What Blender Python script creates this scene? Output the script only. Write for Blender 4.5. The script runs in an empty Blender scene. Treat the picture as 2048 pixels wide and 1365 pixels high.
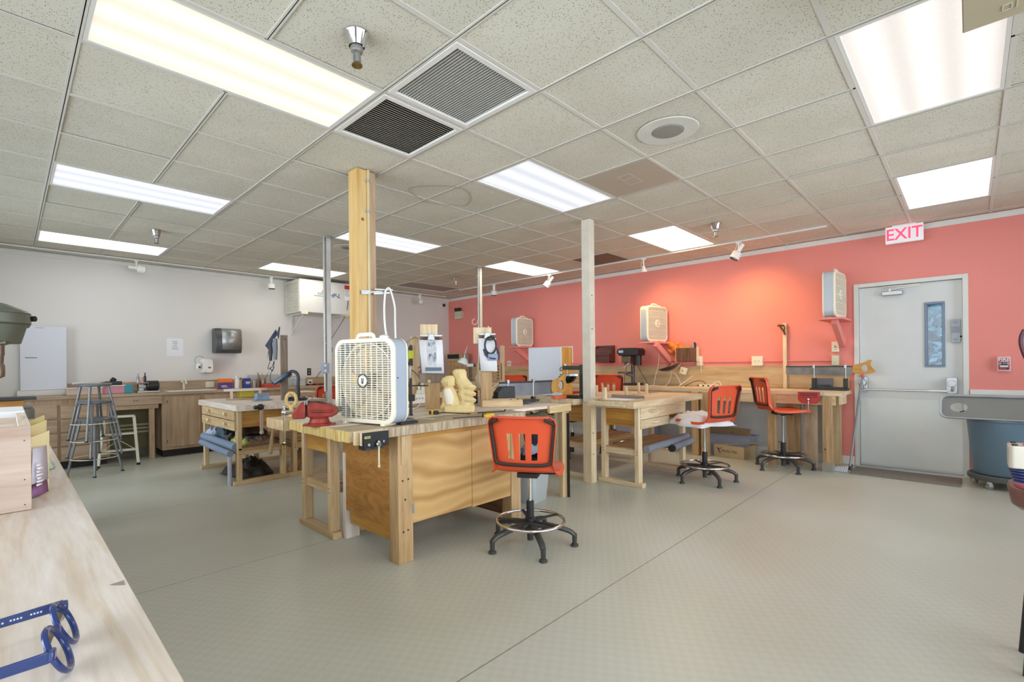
import bpy, bmesh, math, random
from math import pi, sin, cos, tan, radians as R_
from mathutils import Vector as V, Matrix as MX
random.seed(7)
D = bpy.data; SC = bpy.context.scene; COL = SC.collection
U = .6096                                   # 2 ft ceiling module
CZ = 1.245; HC = CZ + 2.4563*U              # camera height, ceiling height
YAW = .7771; CX0, CY0 = -2.389*U, -2.7403*U
FPX, PX0, PY0, ROLL = 963.3, 993.25, 728.83, -.0102
RX, LY = 5.63, 6.82                         # red wall plane, pale wall plane
# ------------------------------------------------------------ camera
cam = D.cameras.new('camera'); camo = D.objects.new('camera', cam); COL.objects.link(camo)
cam.lens = FPX/2048*36; cam.sensor_width = 36; cam.clip_start = .02
cam.shift_x = (1024-PX0)/2048; cam.shift_y = (PY0-682.5)/2048
FW = V((cos(YAW), sin(YAW), 0)); RT = V((sin(YAW), -cos(YAW), 0)); UP = V((0, 0, 1))
m = MX((RT, UP, -FW)).transposed().to_4x4()
camo.matrix_world = MX.Translation((CX0, CY0, CZ)) @ m @ MX.Rotation(ROLL, 4, 'Z')
SC.camera = camo
# ------------------------------------------------------------ world and exposure
SC.view_settings.view_transform = 'Standard'; SC.view_settings.look = 'None'
SC.view_settings.gamma = 1; SC.view_settings.use_curve_mapping = False
SC.view_settings.exposure = 1.0
w = D.worlds.new('world'); SC.world = w; w.use_nodes = True
bg = w.node_tree.nodes['Background']; bg.inputs[0].default_value = (.95, .97, 1, 1); bg.inputs[1].default_value = 3.3
SC.cycles.max_bounces = 8; SC.cycles.diffuse_bounces = 6; SC.cycles.glossy_bounces = 3; SC.cycles.transmission_bounces = 6
SC.cycles.use_denoising = True; SC.cycles.sample_clamp_indirect = 6
SC.cycles.caustics_reflective = False; SC.cycles.caustics_refractive = False
for nm, lo, rot, sx, sy in (('portal_rear', (-3.3-.16, 1.2, 1.53), (0, -pi/2, 0), 2.15, 8.8), ('portal_front', (1.15, -3.8-.16, 1.53), (pi/2, 0, 0), 7.7, 2.15)):
    lt = D.lights.new(nm, 'AREA'); lt.shape = 'RECTANGLE'; lt.size = sx; lt.size_y = sy; lt.cycles.is_portal = True
    o = D.objects.new(nm, lt); COL.objects.link(o); o.location = lo; o.rotation_euler = rot
# ceiling fixtures: (grid x, grid y, emission colour, strength, lit)
COOL = (.86, .93, 1); NEUT = (1, .98, .94); WARM = (1, .84, .62); PINK = (1, .90, .80)
FIX = [(-2, 1, (1, .90, .72), .54), (-2, 5, (.84, .88, 1), .50), (-2, 9, (.93, .96, 1), 2.2), (2, 1, (.86, .91, 1), .48), (2, -3, (1, .93, .86), .47),
       (6, -3, (.88, .94, 1), 1.6), (6, 1, (1, .80, .55), 4.6), (2, 5, (.89, .91, 1), .55), (6, 5, (1, .98, .96), 3.0), (2, 9, (1, .95, .84), 3.2),
       (-2, -3, NEUT, 3.0), (6, 9, None, 0)]

# ------------------------------------------------------------ geometry helpers
def ray(px, py):
    a = px-PX0; b = py-PY0
    x = a*cos(ROLL)+b*sin(ROLL); y = -a*sin(ROLL)+b*cos(ROLL)
    return FW+RT*(x/FPX)-UP*(y/FPX)
def at(px, py, x=None, y=None, z=None):
    """world point seen along a photo pixel at a known x, y or z"""
    c = V((CX0, CY0, CZ)); d = ray(px, py)
    i, v = (0, x) if x is not None else (1, y) if y is not None else (2, z)
    return c+d*((v-c[i])/d[i])
def hgt(p, py):
    """height above floor of the photo row py over ground point p"""
    d = (V((p[0], p[1], 0))-V((CX0, CY0, 0))).dot(FW)
    u = (V((p[0], p[1], 0))-V((CX0, CY0, 0))).dot(RT)/d
    lo, hi = -1., 4.
    for _ in range(40):
        mid = (lo+hi)/2
        y = -FPX*(mid-CZ)/d; yy = PY0+y*cos(ROLL)+FPX*u*sin(ROLL)
        if yy > py: lo = mid
        else: hi = mid
    return lo
MAT0 = {}
class MB:
    def __init__(s): s.v = []; s.f = []; s.mi = []; s.m = MX.Identity(4); s.k = 0
    def add(s, vs, fs):
        n = len(s.v); s.v += [s.m @ V(p) for p in vs]; s.f += [tuple(i+n for i in f) for f in fs]; s.mi += [s.k]*len(fs); return s
    def box(s, a, b):
        (x0, y0, z0), (x1, y1, z1) = a, b
        return s.add([(x0,y0,z0),(x1,y0,z0),(x1,y1,z0),(x0,y1,z0),(x0,y0,z1),(x1,y0,z1),(x1,y1,z1),(x0,y1,z1)],
                     [(0,3,2,1),(4,5,6,7),(0,1,5,4),(1,2,6,5),(2,3,7,6),(3,0,4,7)])
    def cb(s, c, d): return s.box([c[i]-d[i]/2 for i in range(3)], [c[i]+d[i]/2 for i in range(3)])
    def bar(s, p, q, w, h=None, up=(0, 0, 1)):
        p, q = V(p), V(q); h = h or w; d = (q-p).normalized(); u = V(up)
        if abs(d.dot(u)) > .98: u = V((1, 0, 0))
        a = d.cross(u).normalized(); b = a.cross(d)
        vs = [c+a*(i*w/2)+b*(j*h/2) for c in (p, q) for i, j in ((-1,-1),(1,-1),(1,1),(-1,1))]
        return s.add(vs, [(0,3,2,1)[::-1],(4,5,6,7)[::-1],(0,1,5,4)[::-1],(1,2,6,5)[::-1],(2,3,7,6)[::-1],(3,0,4,7)[::-1]])
    def loft(s, rings, c0=True, c1=True, closed=True):
        n = len(rings[0]); vs = [p for r in rings for p in r]; fs = []
        for k in range(len(rings)-1):
            for i in range(n if closed else n-1):
                j = (i+1) % n; fs.append((k*n+i, k*n+j, (k+1)*n+j, (k+1)*n+i))
        if c0: fs.append(tuple(range(n))[::-1])
        if c1: fs.append(tuple((len(rings)-1)*n+i for i in range(n)))
        return s.add(vs, fs)
    def cyl(s, p, q, r, r2=None, n=14, caps=True):
        p, q = V(p), V(q); r2 = r if r2 is None else r2; d = (q-p).normalized()
        u = V((0, 0, 1)) if abs(d.z) < .95 else V((1, 0, 0)); a = d.cross(u).normalized(); b = d.cross(a)
        ring = lambda c, rr: [c+a*(rr*cos(2*pi*i/n))+b*(rr*sin(2*pi*i/n)) for i in range(n)]
        return s.loft([ring(p, r), ring(q, r2)], caps, caps)
    def lathe(s, prof, o=(0, 0, 0), n=18, ax=(0, 0, 1), ring=False):
        d = V(ax).normalized(); u = V((0, 0, 1)) if abs(d.z) < .95 else V((1, 0, 0)); a = u.cross(d).normalized(); b = d.cross(a); o = V(o)
        return s.loft([[o+d*z+a*(max(r, 1e-4)*cos(2*pi*i/n))+b*(max(r, 1e-4)*sin(2*pi*i/n)) for i in range(n)] for r, z in (list(prof)+[prof[0]] if ring else prof)], not ring, not ring)
    def tube(s, pts, r, n=8, closed=False, flat=None):
        P = [V(p) for p in pts]; rings = []; L = len(P); a = None
        for i, p in enumerate(P):
            d = (P[(i+1) % L]-P[i-1]) if closed else (P[min(i+1, L-1)]-P[max(i-1, 0)])
            d.normalize()
            if a is None: u = V((0, 0, 1)) if abs(d.z) < .9 else V((1, 0, 0)); a = d.cross(u).normalized()
            else: a = (a-d*a.dot(d)).normalized()
            b = d.cross(a); rr = r[i] if isinstance(r, (list, tuple)) else r
            rings.append([p+a*(rr*cos(2*pi*k/n))+b*((flat or 1)*rr*sin(2*pi*k/n)) for k in range(n)])
        if closed: rings.append(rings[0]); return s.loft(rings, False, False)
        return s.loft(rings)
    def torus(s, c, R, r, n=36, m=8, ax=(0, 0, 1), sy=1):
        d = V(ax).normalized(); u = V((0, 0, 1)) if abs(d.z) < .95 else V((1, 0, 0)); a = u.cross(d).normalized(); b = d.cross(a)
        return s.tube([V(c)+a*(R*cos(2*pi*i/n))+b*(R*sy*sin(2*pi*i/n)) for i in range(n)], r, m, True)
    def prism(s, poly, z0, z1, ax='z'):
        f = {'z': lambda x, y, z: (x, y, z), 'y': lambda x, y, z: (x, z, y), 'x': lambda x, y, z: (z, x, y)}[ax]
        return s.loft([[f(x, y, z0) for x, y in poly], [f(x, y, z1) for x, y in poly]])
    def ball(s, c, r, n=14, m=9, sc=(1, 1, 1), jit=0, seed=0):
        rnd = random.Random(seed); rings = []
        for k in range(m+1):
            t = pi*k/m; rr = max(sin(t), .001)
            rings.append([(c[0]+r*sc[0]*rr*cos(2*pi*i/n)*(1+jit*rnd.uniform(-1, 1)), c[1]+r*sc[1]*rr*sin(2*pi*i/n)*(1+jit*rnd.uniform(-1, 1)),
                           c[2]-r*sc[2]*cos(t)*(1+jit*rnd.uniform(-1, 1)*.5)) for i in range(n)])
        return s.loft(rings)
    def sub(s, m):
        s.m = m; return s
    def build(s, name, mats, parent=None, world=True, bev=0, smooth=38, mods=None, **props):
        me = D.meshes.new(name); me.from_pydata([tuple(p) for p in s.v], [], s.f)
        mats = mats if isinstance(mats, (list, tuple)) else [mats]
        for x in mats: me.materials.append(x)
        if len(mats) > 1: me.polygons.foreach_set('material_index', s.mi)
        o = D.objects.new(name, me); COL.objects.link(o)
        me.validate(); bm = bmesh.new(); bm.from_mesh(me); bmesh.ops.recalc_face_normals(bm, faces=bm.faces); bm.to_mesh(me); bm.free()
        if parent is not None:
            o.parent = parent; rm = ROOT.get(parent.name)
            ROOT[o.name] = rm
            if world and rm is not None: me.transform(rm.inverted())
        if smooth: 
            me.shade_smooth(); me.set_sharp_from_angle(angle=R_(smooth))
        if bev:
            b = o.modifiers.new('bevel', 'BEVEL'); b.width = bev; b.segments = 2; b.limit_method = 'ANGLE'; b.angle_limit = R_(50); b.use_clamp_overlap = True
        if mods: mods(o)
        for k, x in props.items(): o[k] = x
        return o
ROOT = {}
def thing(name, label, cat, loc=(0, 0, 0), rz=0, group=None):
    o = D.objects.new(name, None); COL.objects.link(o); o.location = loc; o.rotation_euler = (0, 0, rz); o.empty_display_size = .1
    o['label'] = label; o['category'] = cat
    if group: o['group'] = group
    ROOT[o.name] = MX.Translation(loc) @ MX.Rotation(rz, 4, 'Z')
    return o
def single(mb, name, mats, label, cat, group=None, loc=None, **k):
    """a thing that is one mesh, with its origin at its base"""
    n = len(mb.v); c = V(loc) if loc else V((sum(p.x for p in mb.v)/n, sum(p.y for p in mb.v)/n, min(p.z for p in mb.v)))
    mb.v = [p-c for p in mb.v]
    o = mb.build(name, mats, None, **k); o.location = c; o['label'] = label; o['category'] = cat
    if group: o['group'] = group
    return o
def struct(mb, name, mats, parent=None, **k):
    o = mb.build(name, mats, parent, world=False, **k); o['kind'] = 'structure'; return o
def dup(o, loc, rz, label, group=None):
    r = o.copy(); COL.objects.link(r); r.location = loc; r.rotation_euler = (0, 0, rz); r['label'] = label
    if group: r['group'] = group
    def rec(a, b):
        for ch in kids.get(a.name, []):
            c = ch.copy(); COL.objects.link(c); c.parent = b; rec(ch, c)
    kids = {}
    for q in list(D.objects):
        if q.parent: kids.setdefault(q.parent.name, []).append(q)
    rec(o, r); return r
def text(s, name, m, parent, mat4, size, ext=.001, off=0, shear=0, sc=(1, 1, 1)):
    """flat lettering turned into a mesh; mat4 places its xy plane in the world"""
    c = D.curves.new(name, 'FONT'); c.body = s; c.size = size; c.extrude = ext; c.align_x = 'CENTER'; c.align_y = 'CENTER'; c.resolution_u = 3; c.offset = off; c.shear = shear
    q = D.objects.new(name+'_curve', c); COL.objects.link(q); bpy.context.view_layer.update()
    me = D.meshes.new_from_object(q.evaluated_get(bpy.context.evaluated_depsgraph_get())); D.objects.remove(q)
    me.materials.clear(); me.materials.append(m); me.transform(MX.Diagonal((*sc, 1)))
    o = D.objects.new(name, me); COL.objects.link(o); o.parent = parent
    rm = ROOT.get(parent.name); ROOT[o.name] = rm
    me.transform((rm.inverted() if rm else MX.Identity(4)) @ mat4); return o
def face(o, right, up):
    """matrix with x=right, y=up at o"""
    r = V(right).normalized(); u = V(up).normalized(); n = r.cross(u)
    m = MX((r, u, n)).transposed().to_4x4(); return MX.Translation(o) @ m
def rr(w, h, r, n=5):
    out = []
    for cx, cy, a0 in ((w/2-r, h/2-r, 0), (-w/2+r, h/2-r, 90), (-w/2+r, -h/2+r, 180), (w/2-r, -h/2+r, 270)):
        for i in range(n+1):
            a = R_(a0+90*i/n); out.append((cx+r*cos(a), cy+r*sin(a)))
    return out
def bez(a, b, c, d, n=12):
    a, b, c, d = V(a), V(b), V(c), V(d)
    return [a*(1-t)**3+b*3*t*(1-t)**2+c*3*t*t*(1-t)+d*t**3 for t in [i/n for i in range(n+1)]]
def spline(pts, n=6):
    P = [V(p) for p in pts]; out = []
    for i in range(len(P)-1):
        p0 = P[max(i-1, 0)]; p1 = P[i]; p2 = P[i+1]; p3 = P[min(i+2, len(P)-1)]
        for k in range(n):
            t = k/n; out.append(.5*((2*p1)+(p2-p0)*t+(2*p0-5*p1+4*p2-p3)*t*t+(3*p1-p0-3*p2+p3)*t**3))
    return out+[P[-1]]
# ------------------------------------------------------------ materials
def srgb(c):
    if isinstance(c, str): c = [int(c[i:i+2], 16)/255 for i in (0, 2, 4)]
    return tuple((x/12.92 if x <= .04045 else ((x+.055)/1.055)**2.4) for x in c)+(1,)
class NT:
    def __init__(s, name):
        s.m = D.materials.new(name); s.m.use_nodes = True; s.t = s.m.node_tree; s.b = s.t.nodes['Principled BSDF']
    def n(s, t, **k):
        x = s.t.nodes.new('ShaderNode'+t)
        for a, b in k.items():
            if isinstance(b, (int, float, tuple)) and a in x.inputs: x.inputs[a].default_value = b
            else: setattr(x, a, b)
        return x
    def l(s, a, b): s.t.links.new(a, b)
    def coord(s, scale=(1, 1, 1), kind='Object', rot=(0, 0, 0)):
        tc = s.n('TexCoord'); mp = s.n('Mapping'); s.l(tc.outputs[kind], mp.inputs[0]); mp.inputs['Scale'].default_value = scale; mp.inputs['Rotation'].default_value = rot
        return mp.outputs[0]
    def ramp(s, f, stops, interp='LINEAR'):
        r = s.n('ValToRGB'); r.color_ramp.interpolation = interp; e = r.color_ramp.elements
        while len(e) < len(stops): e.new(.5)
        for q, (p, c) in zip(e, stops): q.position = p; q.color = c if len(c) == 4 else tuple(c)+(1,)
        s.l(f, r.inputs[0]); return r.outputs[0]
    def bump(s, h, st=.2, dist=.01):
        b = s.n('Bump'); b.inputs['Strength'].default_value = st; b.inputs['Distance'].default_value = dist; s.l(h, b.inputs['Height']); s.l(b.outputs[0], s.b.inputs['Normal'])
_M = {}
def mat(name, c, rough=.5, metal=0, var=.06, vs=6, bump=0, bs=40, spec=.5, trans=0, emit=None, es=1, alpha=1, coat=0):
    if name in _M: return _M[name]
    t = NT(name); b = t.b; c = srgb(c); b.inputs['Roughness'].default_value = rough; b.inputs['Metallic'].default_value = metal
    b.inputs['Specular IOR Level'].default_value = spec; b.inputs['Transmission Weight'].default_value = trans; b.inputs['Coat Weight'].default_value = coat
    nz = t.n('TexNoise', Scale=vs, Detail=4.0); t.l(t.coord(), nz.inputs['Vector'])
    d = lambda k: tuple(min(1, x*k) for x in c[:3])+(1,)
    t.l(t.ramp(nz.outputs['Fac'], [(.3, d(1-var)), (.7, d(1+var))]), b.inputs['Base Color'])
    if bump:
        n2 = t.n('TexNoise', Scale=bs, Detail=3.0); t.l(t.coord(), n2.inputs['Vector']); t.bump(n2.outputs['Fac'], bump, .004)
    if emit: b.inputs['Emission Color'].default_value = srgb(emit); b.inputs['Emission Strength'].default_value = es
    if alpha < 1: b.inputs['Alpha'].default_value = alpha
    _M[name] = t.m; return t.m
WOODS = dict(pine=('CDB084', 'DDC49C', 'BC9C6C'), pale=('DAC4A0', 'E6D5B6', 'CBB086'), gold=('B98538', 'CC9A4C', '9A6A28'), worn=('B3A084', 'CDBEA4', '8C785C'),
             raw=('B8966A', 'CAAA7E', 'A07E52'), oak=('B59A7C', 'C4AA8C', 'A0866A'), laminate=('BDA47C', 'CBB490', 'A68C64'), dark=('6E4C33', '80593B', '50341F'),
             light=('E0D2C4', 'ECE2D8', 'CDB8A2'), pink=('C2AC9C', 'D0BCAE', 'AE9482'), ash=('DCC7A4', 'E8DBC2', 'C4A67C'), red=('5E3530', '70433C', '442320'),
             fg=('DCD0C5', 'E8E0DA', 'C9B294'), pillar=('C9A566', 'D3B47C', 'B88F4C'), pillar2=('BFA080', 'CAB092', 'A88864'), end=('CDB06C', 'DCC486', 'A58442'), grey=('8A7868', '9C8A78', '6E5E50'))
def wood(tone, ax='x', rough=.55, g=1.0):
    k = 'wood_%s_%s_%s' % (tone, ax, g)
    if k in _M: return _M[k]
    t = NT(k); b = t.b; b.inputs['Roughness'].default_value = rough
    c0, c1, c2 = [srgb(x) for x in WOODS[tone]]
    st = {'x': (1.2, 14, 14), 'y': (14, 1.2, 14), 'z': (14, 14, 1.2)}[ax]
    oi = t.n('ObjectInfo'); tc = t.n('TexCoord'); ad = t.n('VectorMath', operation='ADD'); sc = t.n('VectorMath', operation='SCALE'); sc.inputs['Scale'].default_value = 7.
    cmb = t.n('CombineXYZ'); t.l(oi.outputs['Random'], cmb.inputs[0]); t.l(oi.outputs['Random'], cmb.inputs[1]); t.l(cmb.outputs[0], sc.inputs[0])
    t.l(tc.outputs['Object'], ad.inputs[0]); t.l(sc.outputs[0], ad.inputs[1])
    mp = t.n('Mapping'); t.l(ad.outputs[0], mp.inputs[0]); mp.inputs['Scale'].default_value = tuple(x*g for x in st)
    n1 = t.n('TexNoise', Scale=1.6, Detail=5.0, Roughness=.6, Distortion=.6); t.l(mp.outputs[0], n1.inputs['Vector'])
    n2 = t.n('TexNoise', Scale=9.0, Detail=3.0); t.l(mp.outputs[0], n2.inputs['Vector'])
    mx = t.n('Mix', data_type='RGBA'); mx.blend_type = 'MULTIPLY'; mx.inputs[0].default_value = .22
    t.l(t.ramp(n1.outputs['Fac'], [(.3, c2), (.48, c0), (.68, c1)]), mx.inputs[6]); t.l(t.ramp(n2.outputs['Fac'], [(.35, (.6, .55, .5)), (.6, (1, 1, 1))]), mx.inputs[7])
    hs = t.n('HueSaturation'); mr = t.n('MapRange'); mr.inputs['To Min'].default_value = .9; mr.inputs['To Max'].default_value = 1.1
    t.l(oi.outputs['Random'], mr.inputs[0]); t.l(mr.outputs[0], hs.inputs['Value']); t.l(mx.outputs[2], hs.inputs['Color'])
    t.l(hs.outputs[0], b.inputs['Base Color']); t.bump(n2.outputs['Fac'], .12, .003)
    _M[k] = t.m; return t.m

def m_pane(name, tint=(1, 1, 1)):
    """thin architectural glass: clear with a little mirror reflection"""
    t = NT(name); out = t.t.nodes['Material Output']; tr = t.n('BsdfTransparent'); tr.inputs[0].default_value = tuple(tint)+(1,); gl = t.n('BsdfGlossy', Roughness=.02); mx = t.n('MixShader')
    fr = t.n('Fresnel', IOR=1.45); t.l(fr.outputs[0], mx.inputs[0]); t.l(tr.outputs[0], mx.inputs[1]); t.l(gl.outputs[0], mx.inputs[2]); t.l(mx.outputs[0], out.inputs[0]); return t.m
M_pane = m_pane('window_glass_thin', (.93, .97, 1))
# ============================================================ SETTING
def m_floor():
    t = NT('floor_rubber'); b = t.b
    co = t.coord(); nz = t.n('TexNoise', Scale=.9, Detail=5.0); t.l(co, nz.inputs['Vector'])
    base = t.ramp(nz.outputs['Fac'], [(.3, srgb('B5B6A8')), (.55, srgb('BFC0B3')), (.75, srgb('C3C5BC'))])
    # 3 cm raised diamond studs
    ck = t.n('TexChecker', Scale=1.0); ck.inputs[1].default_value = (1,)*4; ck.inputs[2].default_value = (0, 0, 0, 1)
    t.l(t.coord((31, 31, 31), rot=(0, 0, R_(12))), ck.inputs['Vector'])
    n2 = t.n('TexNoise', Scale=60.0, Detail=2.0); t.l(co, n2.inputs['Vector'])
    # seams between rolls, 1.83 m wide, running along x
    sx = t.n('SeparateXYZ'); t.l(co, sx.inputs[0])
    a = t.n('Math', operation='MODULO'); ad = t.n('Math', operation='ADD'); ad.inputs[1].default_value = 20.0+.36; t.l(sx.outputs[1], ad.inputs[0]); t.l(ad.outputs[0], a.inputs[0]); a.inputs[1].default_value = 1.83
    le = t.n('Math', operation='LESS_THAN'); t.l(a.outputs[0], le.inputs[0]); le.inputs[1].default_value = .006
    mx = t.n('Mix', data_type='RGBA'); mx.blend_type = 'MIX'; t.l(le.outputs[0], mx.inputs[0]); t.l(base, mx.inputs[6]); mx.inputs[7].default_value = srgb('7E7D70')
    m3 = t.n('Mix', data_type='RGBA'); m3.blend_type = 'MULTIPLY'; m3.inputs[0].default_value = .05; t.l(mx.outputs[2], m3.inputs[6]); t.l(ck.outputs[0], m3.inputs[7]); t.l(m3.outputs[2], b.inputs['Base Color'])
    bp = t.n('Bump'); bp.inputs['Strength'].default_value = .22; bp.inputs['Distance'].default_value = .002; t.l(ck.outputs[1], bp.inputs['Height'])
    b2 = t.n('Bump'); b2.inputs['Strength'].default_value = .05; b2.inputs['Distance'].default_value = .003; t.l(n2.outputs['Fac'], b2.inputs['Height']); t.l(bp.outputs[0], b2.inputs['Normal']); t.l(b2.outputs[0], b.inputs['Normal'])
    t.l(t.ramp(nz.outputs['Fac'], [(.3, (.30,)*3), (.7, (.42,)*3)]), b.inputs['Roughness'])
    b.inputs['Specular IOR Level'].default_value = .55
    return t.m
def m_tile():
    t = NT('ceiling_tile_mineral'); b = t.b; b.inputs['Roughness'].default_value = .95; b.inputs['Specular IOR Level'].default_value = .1
    oi = t.n('ObjectInfo'); tc = t.n('TexCoord'); ad = t.n('VectorMath', operation='ADD'); cm = t.n('CombineXYZ'); sc = t.n('VectorMath', operation='SCALE'); sc.inputs['Scale'].default_value = 9.
    t.l(oi.outputs['Random'], cm.inputs[0]); t.l(oi.outputs['Random'], cm.inputs[1]); t.l(cm.outputs[0], sc.inputs[0]); t.l(tc.outputs['Object'], ad.inputs[0]); t.l(sc.outputs[0], ad.inputs[1])
    vo = t.n('TexVoronoi', Scale=135.0, Randomness=1.0); nz = t.n('TexNoise', Scale=260.0, Detail=1.0); big = t.n('TexNoise', Scale=2.2, Detail=2.0)
    mp = t.n('Mapping'); mp.inputs['Scale'].default_value = (1, 1, .01); t.l(ad.outputs[0], mp.inputs[0])
    for q in (vo, nz, big): t.l(mp.outputs[0], q.inputs['Vector'])
    sp = t.n('SeparateColor'); t.l(vo.outputs['Color'], sp.inputs[0])
    # pits: small cells chosen at random
    gt = t.n('Math', operation='GREATER_THAN'); gt.inputs[1].default_value = .62; t.l(sp.outputs[0], gt.inputs[0])
    lt = t.n('Math', operation='LESS_THAN'); lt.inputs[1].default_value = .30; t.l(vo.outputs['Distance'], lt.inputs[0])
    mu = t.n('Math', operation='MULTIPLY'); t.l(gt.outputs[0], mu.inputs[0]); t.l(lt.outputs[0], mu.inputs[1])
    base = t.ramp(big.outputs['Fac'], [(.35, srgb('D0CCBD')), (.65, srgb('D6D3C5'))])
    hs = t.n('HueSaturation'); mr = t.n('MapRange'); mr.inputs['To Min'].default_value = .95; mr.inputs['To Max'].default_value = 1.04
    t.l(oi.outputs['Random'], mr.inputs[0]); t.l(mr.outputs[0], hs.inputs['Value']); t.l(base, hs.inputs['Color'])
    mx = t.n('Mix', data_type='RGBA'); t.l(mu.outputs[0], mx.inputs[0]); t.l(hs.outputs[0], mx.inputs[6]); mx.inputs[7].default_value = srgb('77746A')
    t.l(mx.outputs[2], b.inputs['Base Color']); return t.m
MT = m_tile(); MFL = m_floor()
M_tee = mat('tee_paint', 'D2CFC6', .6, var=.02); M_white = mat('white_paint', 'E2E0DA', .5, var=.02)
M_beige = mat('pale_wall_paint', 'E2DFDA', .75, var=.02, vs=1, bump=.05, bs=120); M_red = mat('coral_wall_paint', 'E68D83', .72, var=.03, vs=.8, bump=.05, bs=120)
M_black = mat('black_plastic', '222222', .45, var=.1); M_dkmetal = mat('dark_metal', '3A3A3A', .45, .7, var=.15); M_chrome = mat('chrome', 'D8D8D8', .12, 1, var=.03)
M_steel = mat('steel', 'A8A8A8', .35, .9, var=.1); M_galv = mat('galvanised', 'B6B5B0', .4, .6, var=.1); M_plenum = mat('plenum_dark', '2A2824', .9)
M_wht = mat('white_plastic', 'E8E6E0', .4, var=.02); M_cream = mat('cream_plastic', 'E4DFC8', .4, var=.03); M_paper = mat('paper', 'EDEEF2', .8, var=.01)
M_orange = mat('orange_chair_plastic', 'D9532F', .42, var=.05, vs=3); M_brownm = mat('dark_rubber_lip_shade', '33211A', .6); M_cast = mat('cast_red_paint', '9E3A2C', .45, .2, var=.2, vs=25, bump=.2)
M_glass = mat('clear_glass', 'FFFFFF', .02, var=0, trans=1); M_lbl = mat('grey_print', '8C8C90', .8, var=0); M_blk = mat('black_print', '1A1A1A', .7, var=0)
M_cord = mat('white_cord', 'E2DCCB', .5); M_bcord = mat('black_cord', '1E1E1E', .5); M_grey = mat('grey_plastic', '8B9097', .45, var=.05); M_yel = mat('yellow_plastic', 'DDB82A', .45, var=.1)
XA, YA = -3.3, -3.8
struct(MB().box((XA-.2, YA-.2, -.1), (RX+.2, LY+.2, 0)), 'floor', MFL, smooth=0)
# ceiling: plenum deck above, tee grid, one object per tile
ceil = struct(MB().box((XA-.2, YA-.2, HC+.12), (RX+.2, LY+.2, HC+.2)), 'ceiling', M_plenum, smooth=0)
TW = .024
special = {(0, 0), (0, 1), (3, 0)}
lit = {(x+i, y) for x, y, *_ in FIX for i in (0, 1)}
gx0, gx1, gy0, gy1 = -6, 9, -7, 11
def clampx(a): return max(XA, min(RX-.03, a))
def clampy(a): return max(YA, min(LY-.03, a))
teeL = None
fixmid = {(x+1, y) for x, y, *_ in FIX}
for i in range(gx0+1, gx1+1):
    x = i*U; mbt = MB()
    if not XA < x < RX: continue
    for j in range(gy0, gy1+1):
        a, b = clampy(j*U), clampy((j+1)*U)
        if (i, j) in fixmid or b-a < .02: continue
        mbt.box((x-TW/2, a, HC), (x+TW/2, b, HC+.004)).box((x-.002, a, HC), (x+.002, b, HC+.03))
    struct(mbt, 'ceiling_tee', M_tee, ceil, smooth=0)
for j in range(gy0+1, gy1+1):
    y = j*U; mbt = MB()
    for i in range(gx0, gx1+1):
        a, b = clampx(i*U+TW/2), clampx((i+1)*U-TW/2)
        if b-a < .02 or ((i, j) in lit and (i, j-1) in lit): continue
        mbt.box((a, y-TW/2, HC+.0005), (b, y+TW/2, HC+.004))
    struct(mbt, 'ceiling_tee', M_tee, ceil, smooth=0)
base_me = {}
for i in range(gx0, gx1+1):
    for j in range(gy0, gy1+1):
        if (i, j) in lit or (i, j) in special: continue
        x0, x1, y0, y1 = clampx(i*U+.009), clampx((i+1)*U-.009), clampy(j*U+.009), clampy((j+1)*U-.009)
        if x1-x0 < .03 or y1-y0 < .03: continue
        key = (round(x1-x0, 3), round(y1-y0, 3))
        cx, cy = (x0+x1)/2, (y0+y1)/2
        z = HC+.0045+random.choice((0, 0, .001, .003))
        if key not in base_me:
            w_, h_ = key; o = struct(MB().box((-w_/2, -h_/2, 0), (w_/2, h_/2, .014)), 'ceiling_tile', MT, ceil, smooth=0); base_me[key] = o.data
        else:
            o = D.objects.new('ceiling_tile', base_me[key]); COL.objects.link(o); o.parent = ceil; o['kind'] = 'structure'
        o.location = (cx+random.uniform(-.002, .002), cy+random.uniform(-.002, .002), z); o.rotation_euler = (random.uniform(-.002, .002), random.uniform(-.002, .002), random.choice((0, pi)))
# water stain ring on a tile
mb = MB(); c = at(887, 392, z=HC)
mb.tube([(c.x+.30*cos(a)*(1+.12*sin(3*a)), c.y+.22*sin(a)*(1+.1*cos(4*a)), HC-.0005) for a in [2*pi*k/40 for k in range(40)]], .005, 4, True, flat=.15)
struct(mb, 'ceiling_stain', mat('stain', 'B8B19E', .95), ceil)
# walls
struct(MB().box((XA-.15, LY, 0), (RX+.15, LY+.15, HC+.15)), 'wall_left', M_beige, smooth=0)
def fill_winwall(name, wn, n, f, a0, a1, w0, w1, z0=.45, z1=2.62):
    """wall behind the photographer, its unseen band of windows added to fill the room with light; f(a, d, z) maps along/outward/up"""
    mb = MB()
    bx = lambda m_, p, q: m_.box([min(u, v) for u, v in zip(p, q)], [max(u, v) for u, v in zip(p, q)])
    for p, q in (((a0, 0), (w0, HC+.15)), ((w1, 0), (a1, HC+.15)), ((w0, 0), (w1, z0)), ((w0, z1), (w1, HC+.15))): bx(mb, f(p[0], 0, p[1]), f(q[0], .15, q[1]))
    struct(mb, name, M_beige, smooth=0)
    mb = MB(); k = n
    for i in range(k+1):
        c = w0+(w1-w0)*i/k; bx(mb, f(c-.03, .04, z0), f(c+.03, .10, z1))
    for z in (z0, z1-.05): bx(mb, f(w0, .04, z), f(w1, .10, z+.05))
    wf = struct(mb, wn, M_white, smooth=0); struct(bx(MB(), f(w0, .068, z0), f(w1, .072, z1)), 'added_window_glass', M_pane, wf)
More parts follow.
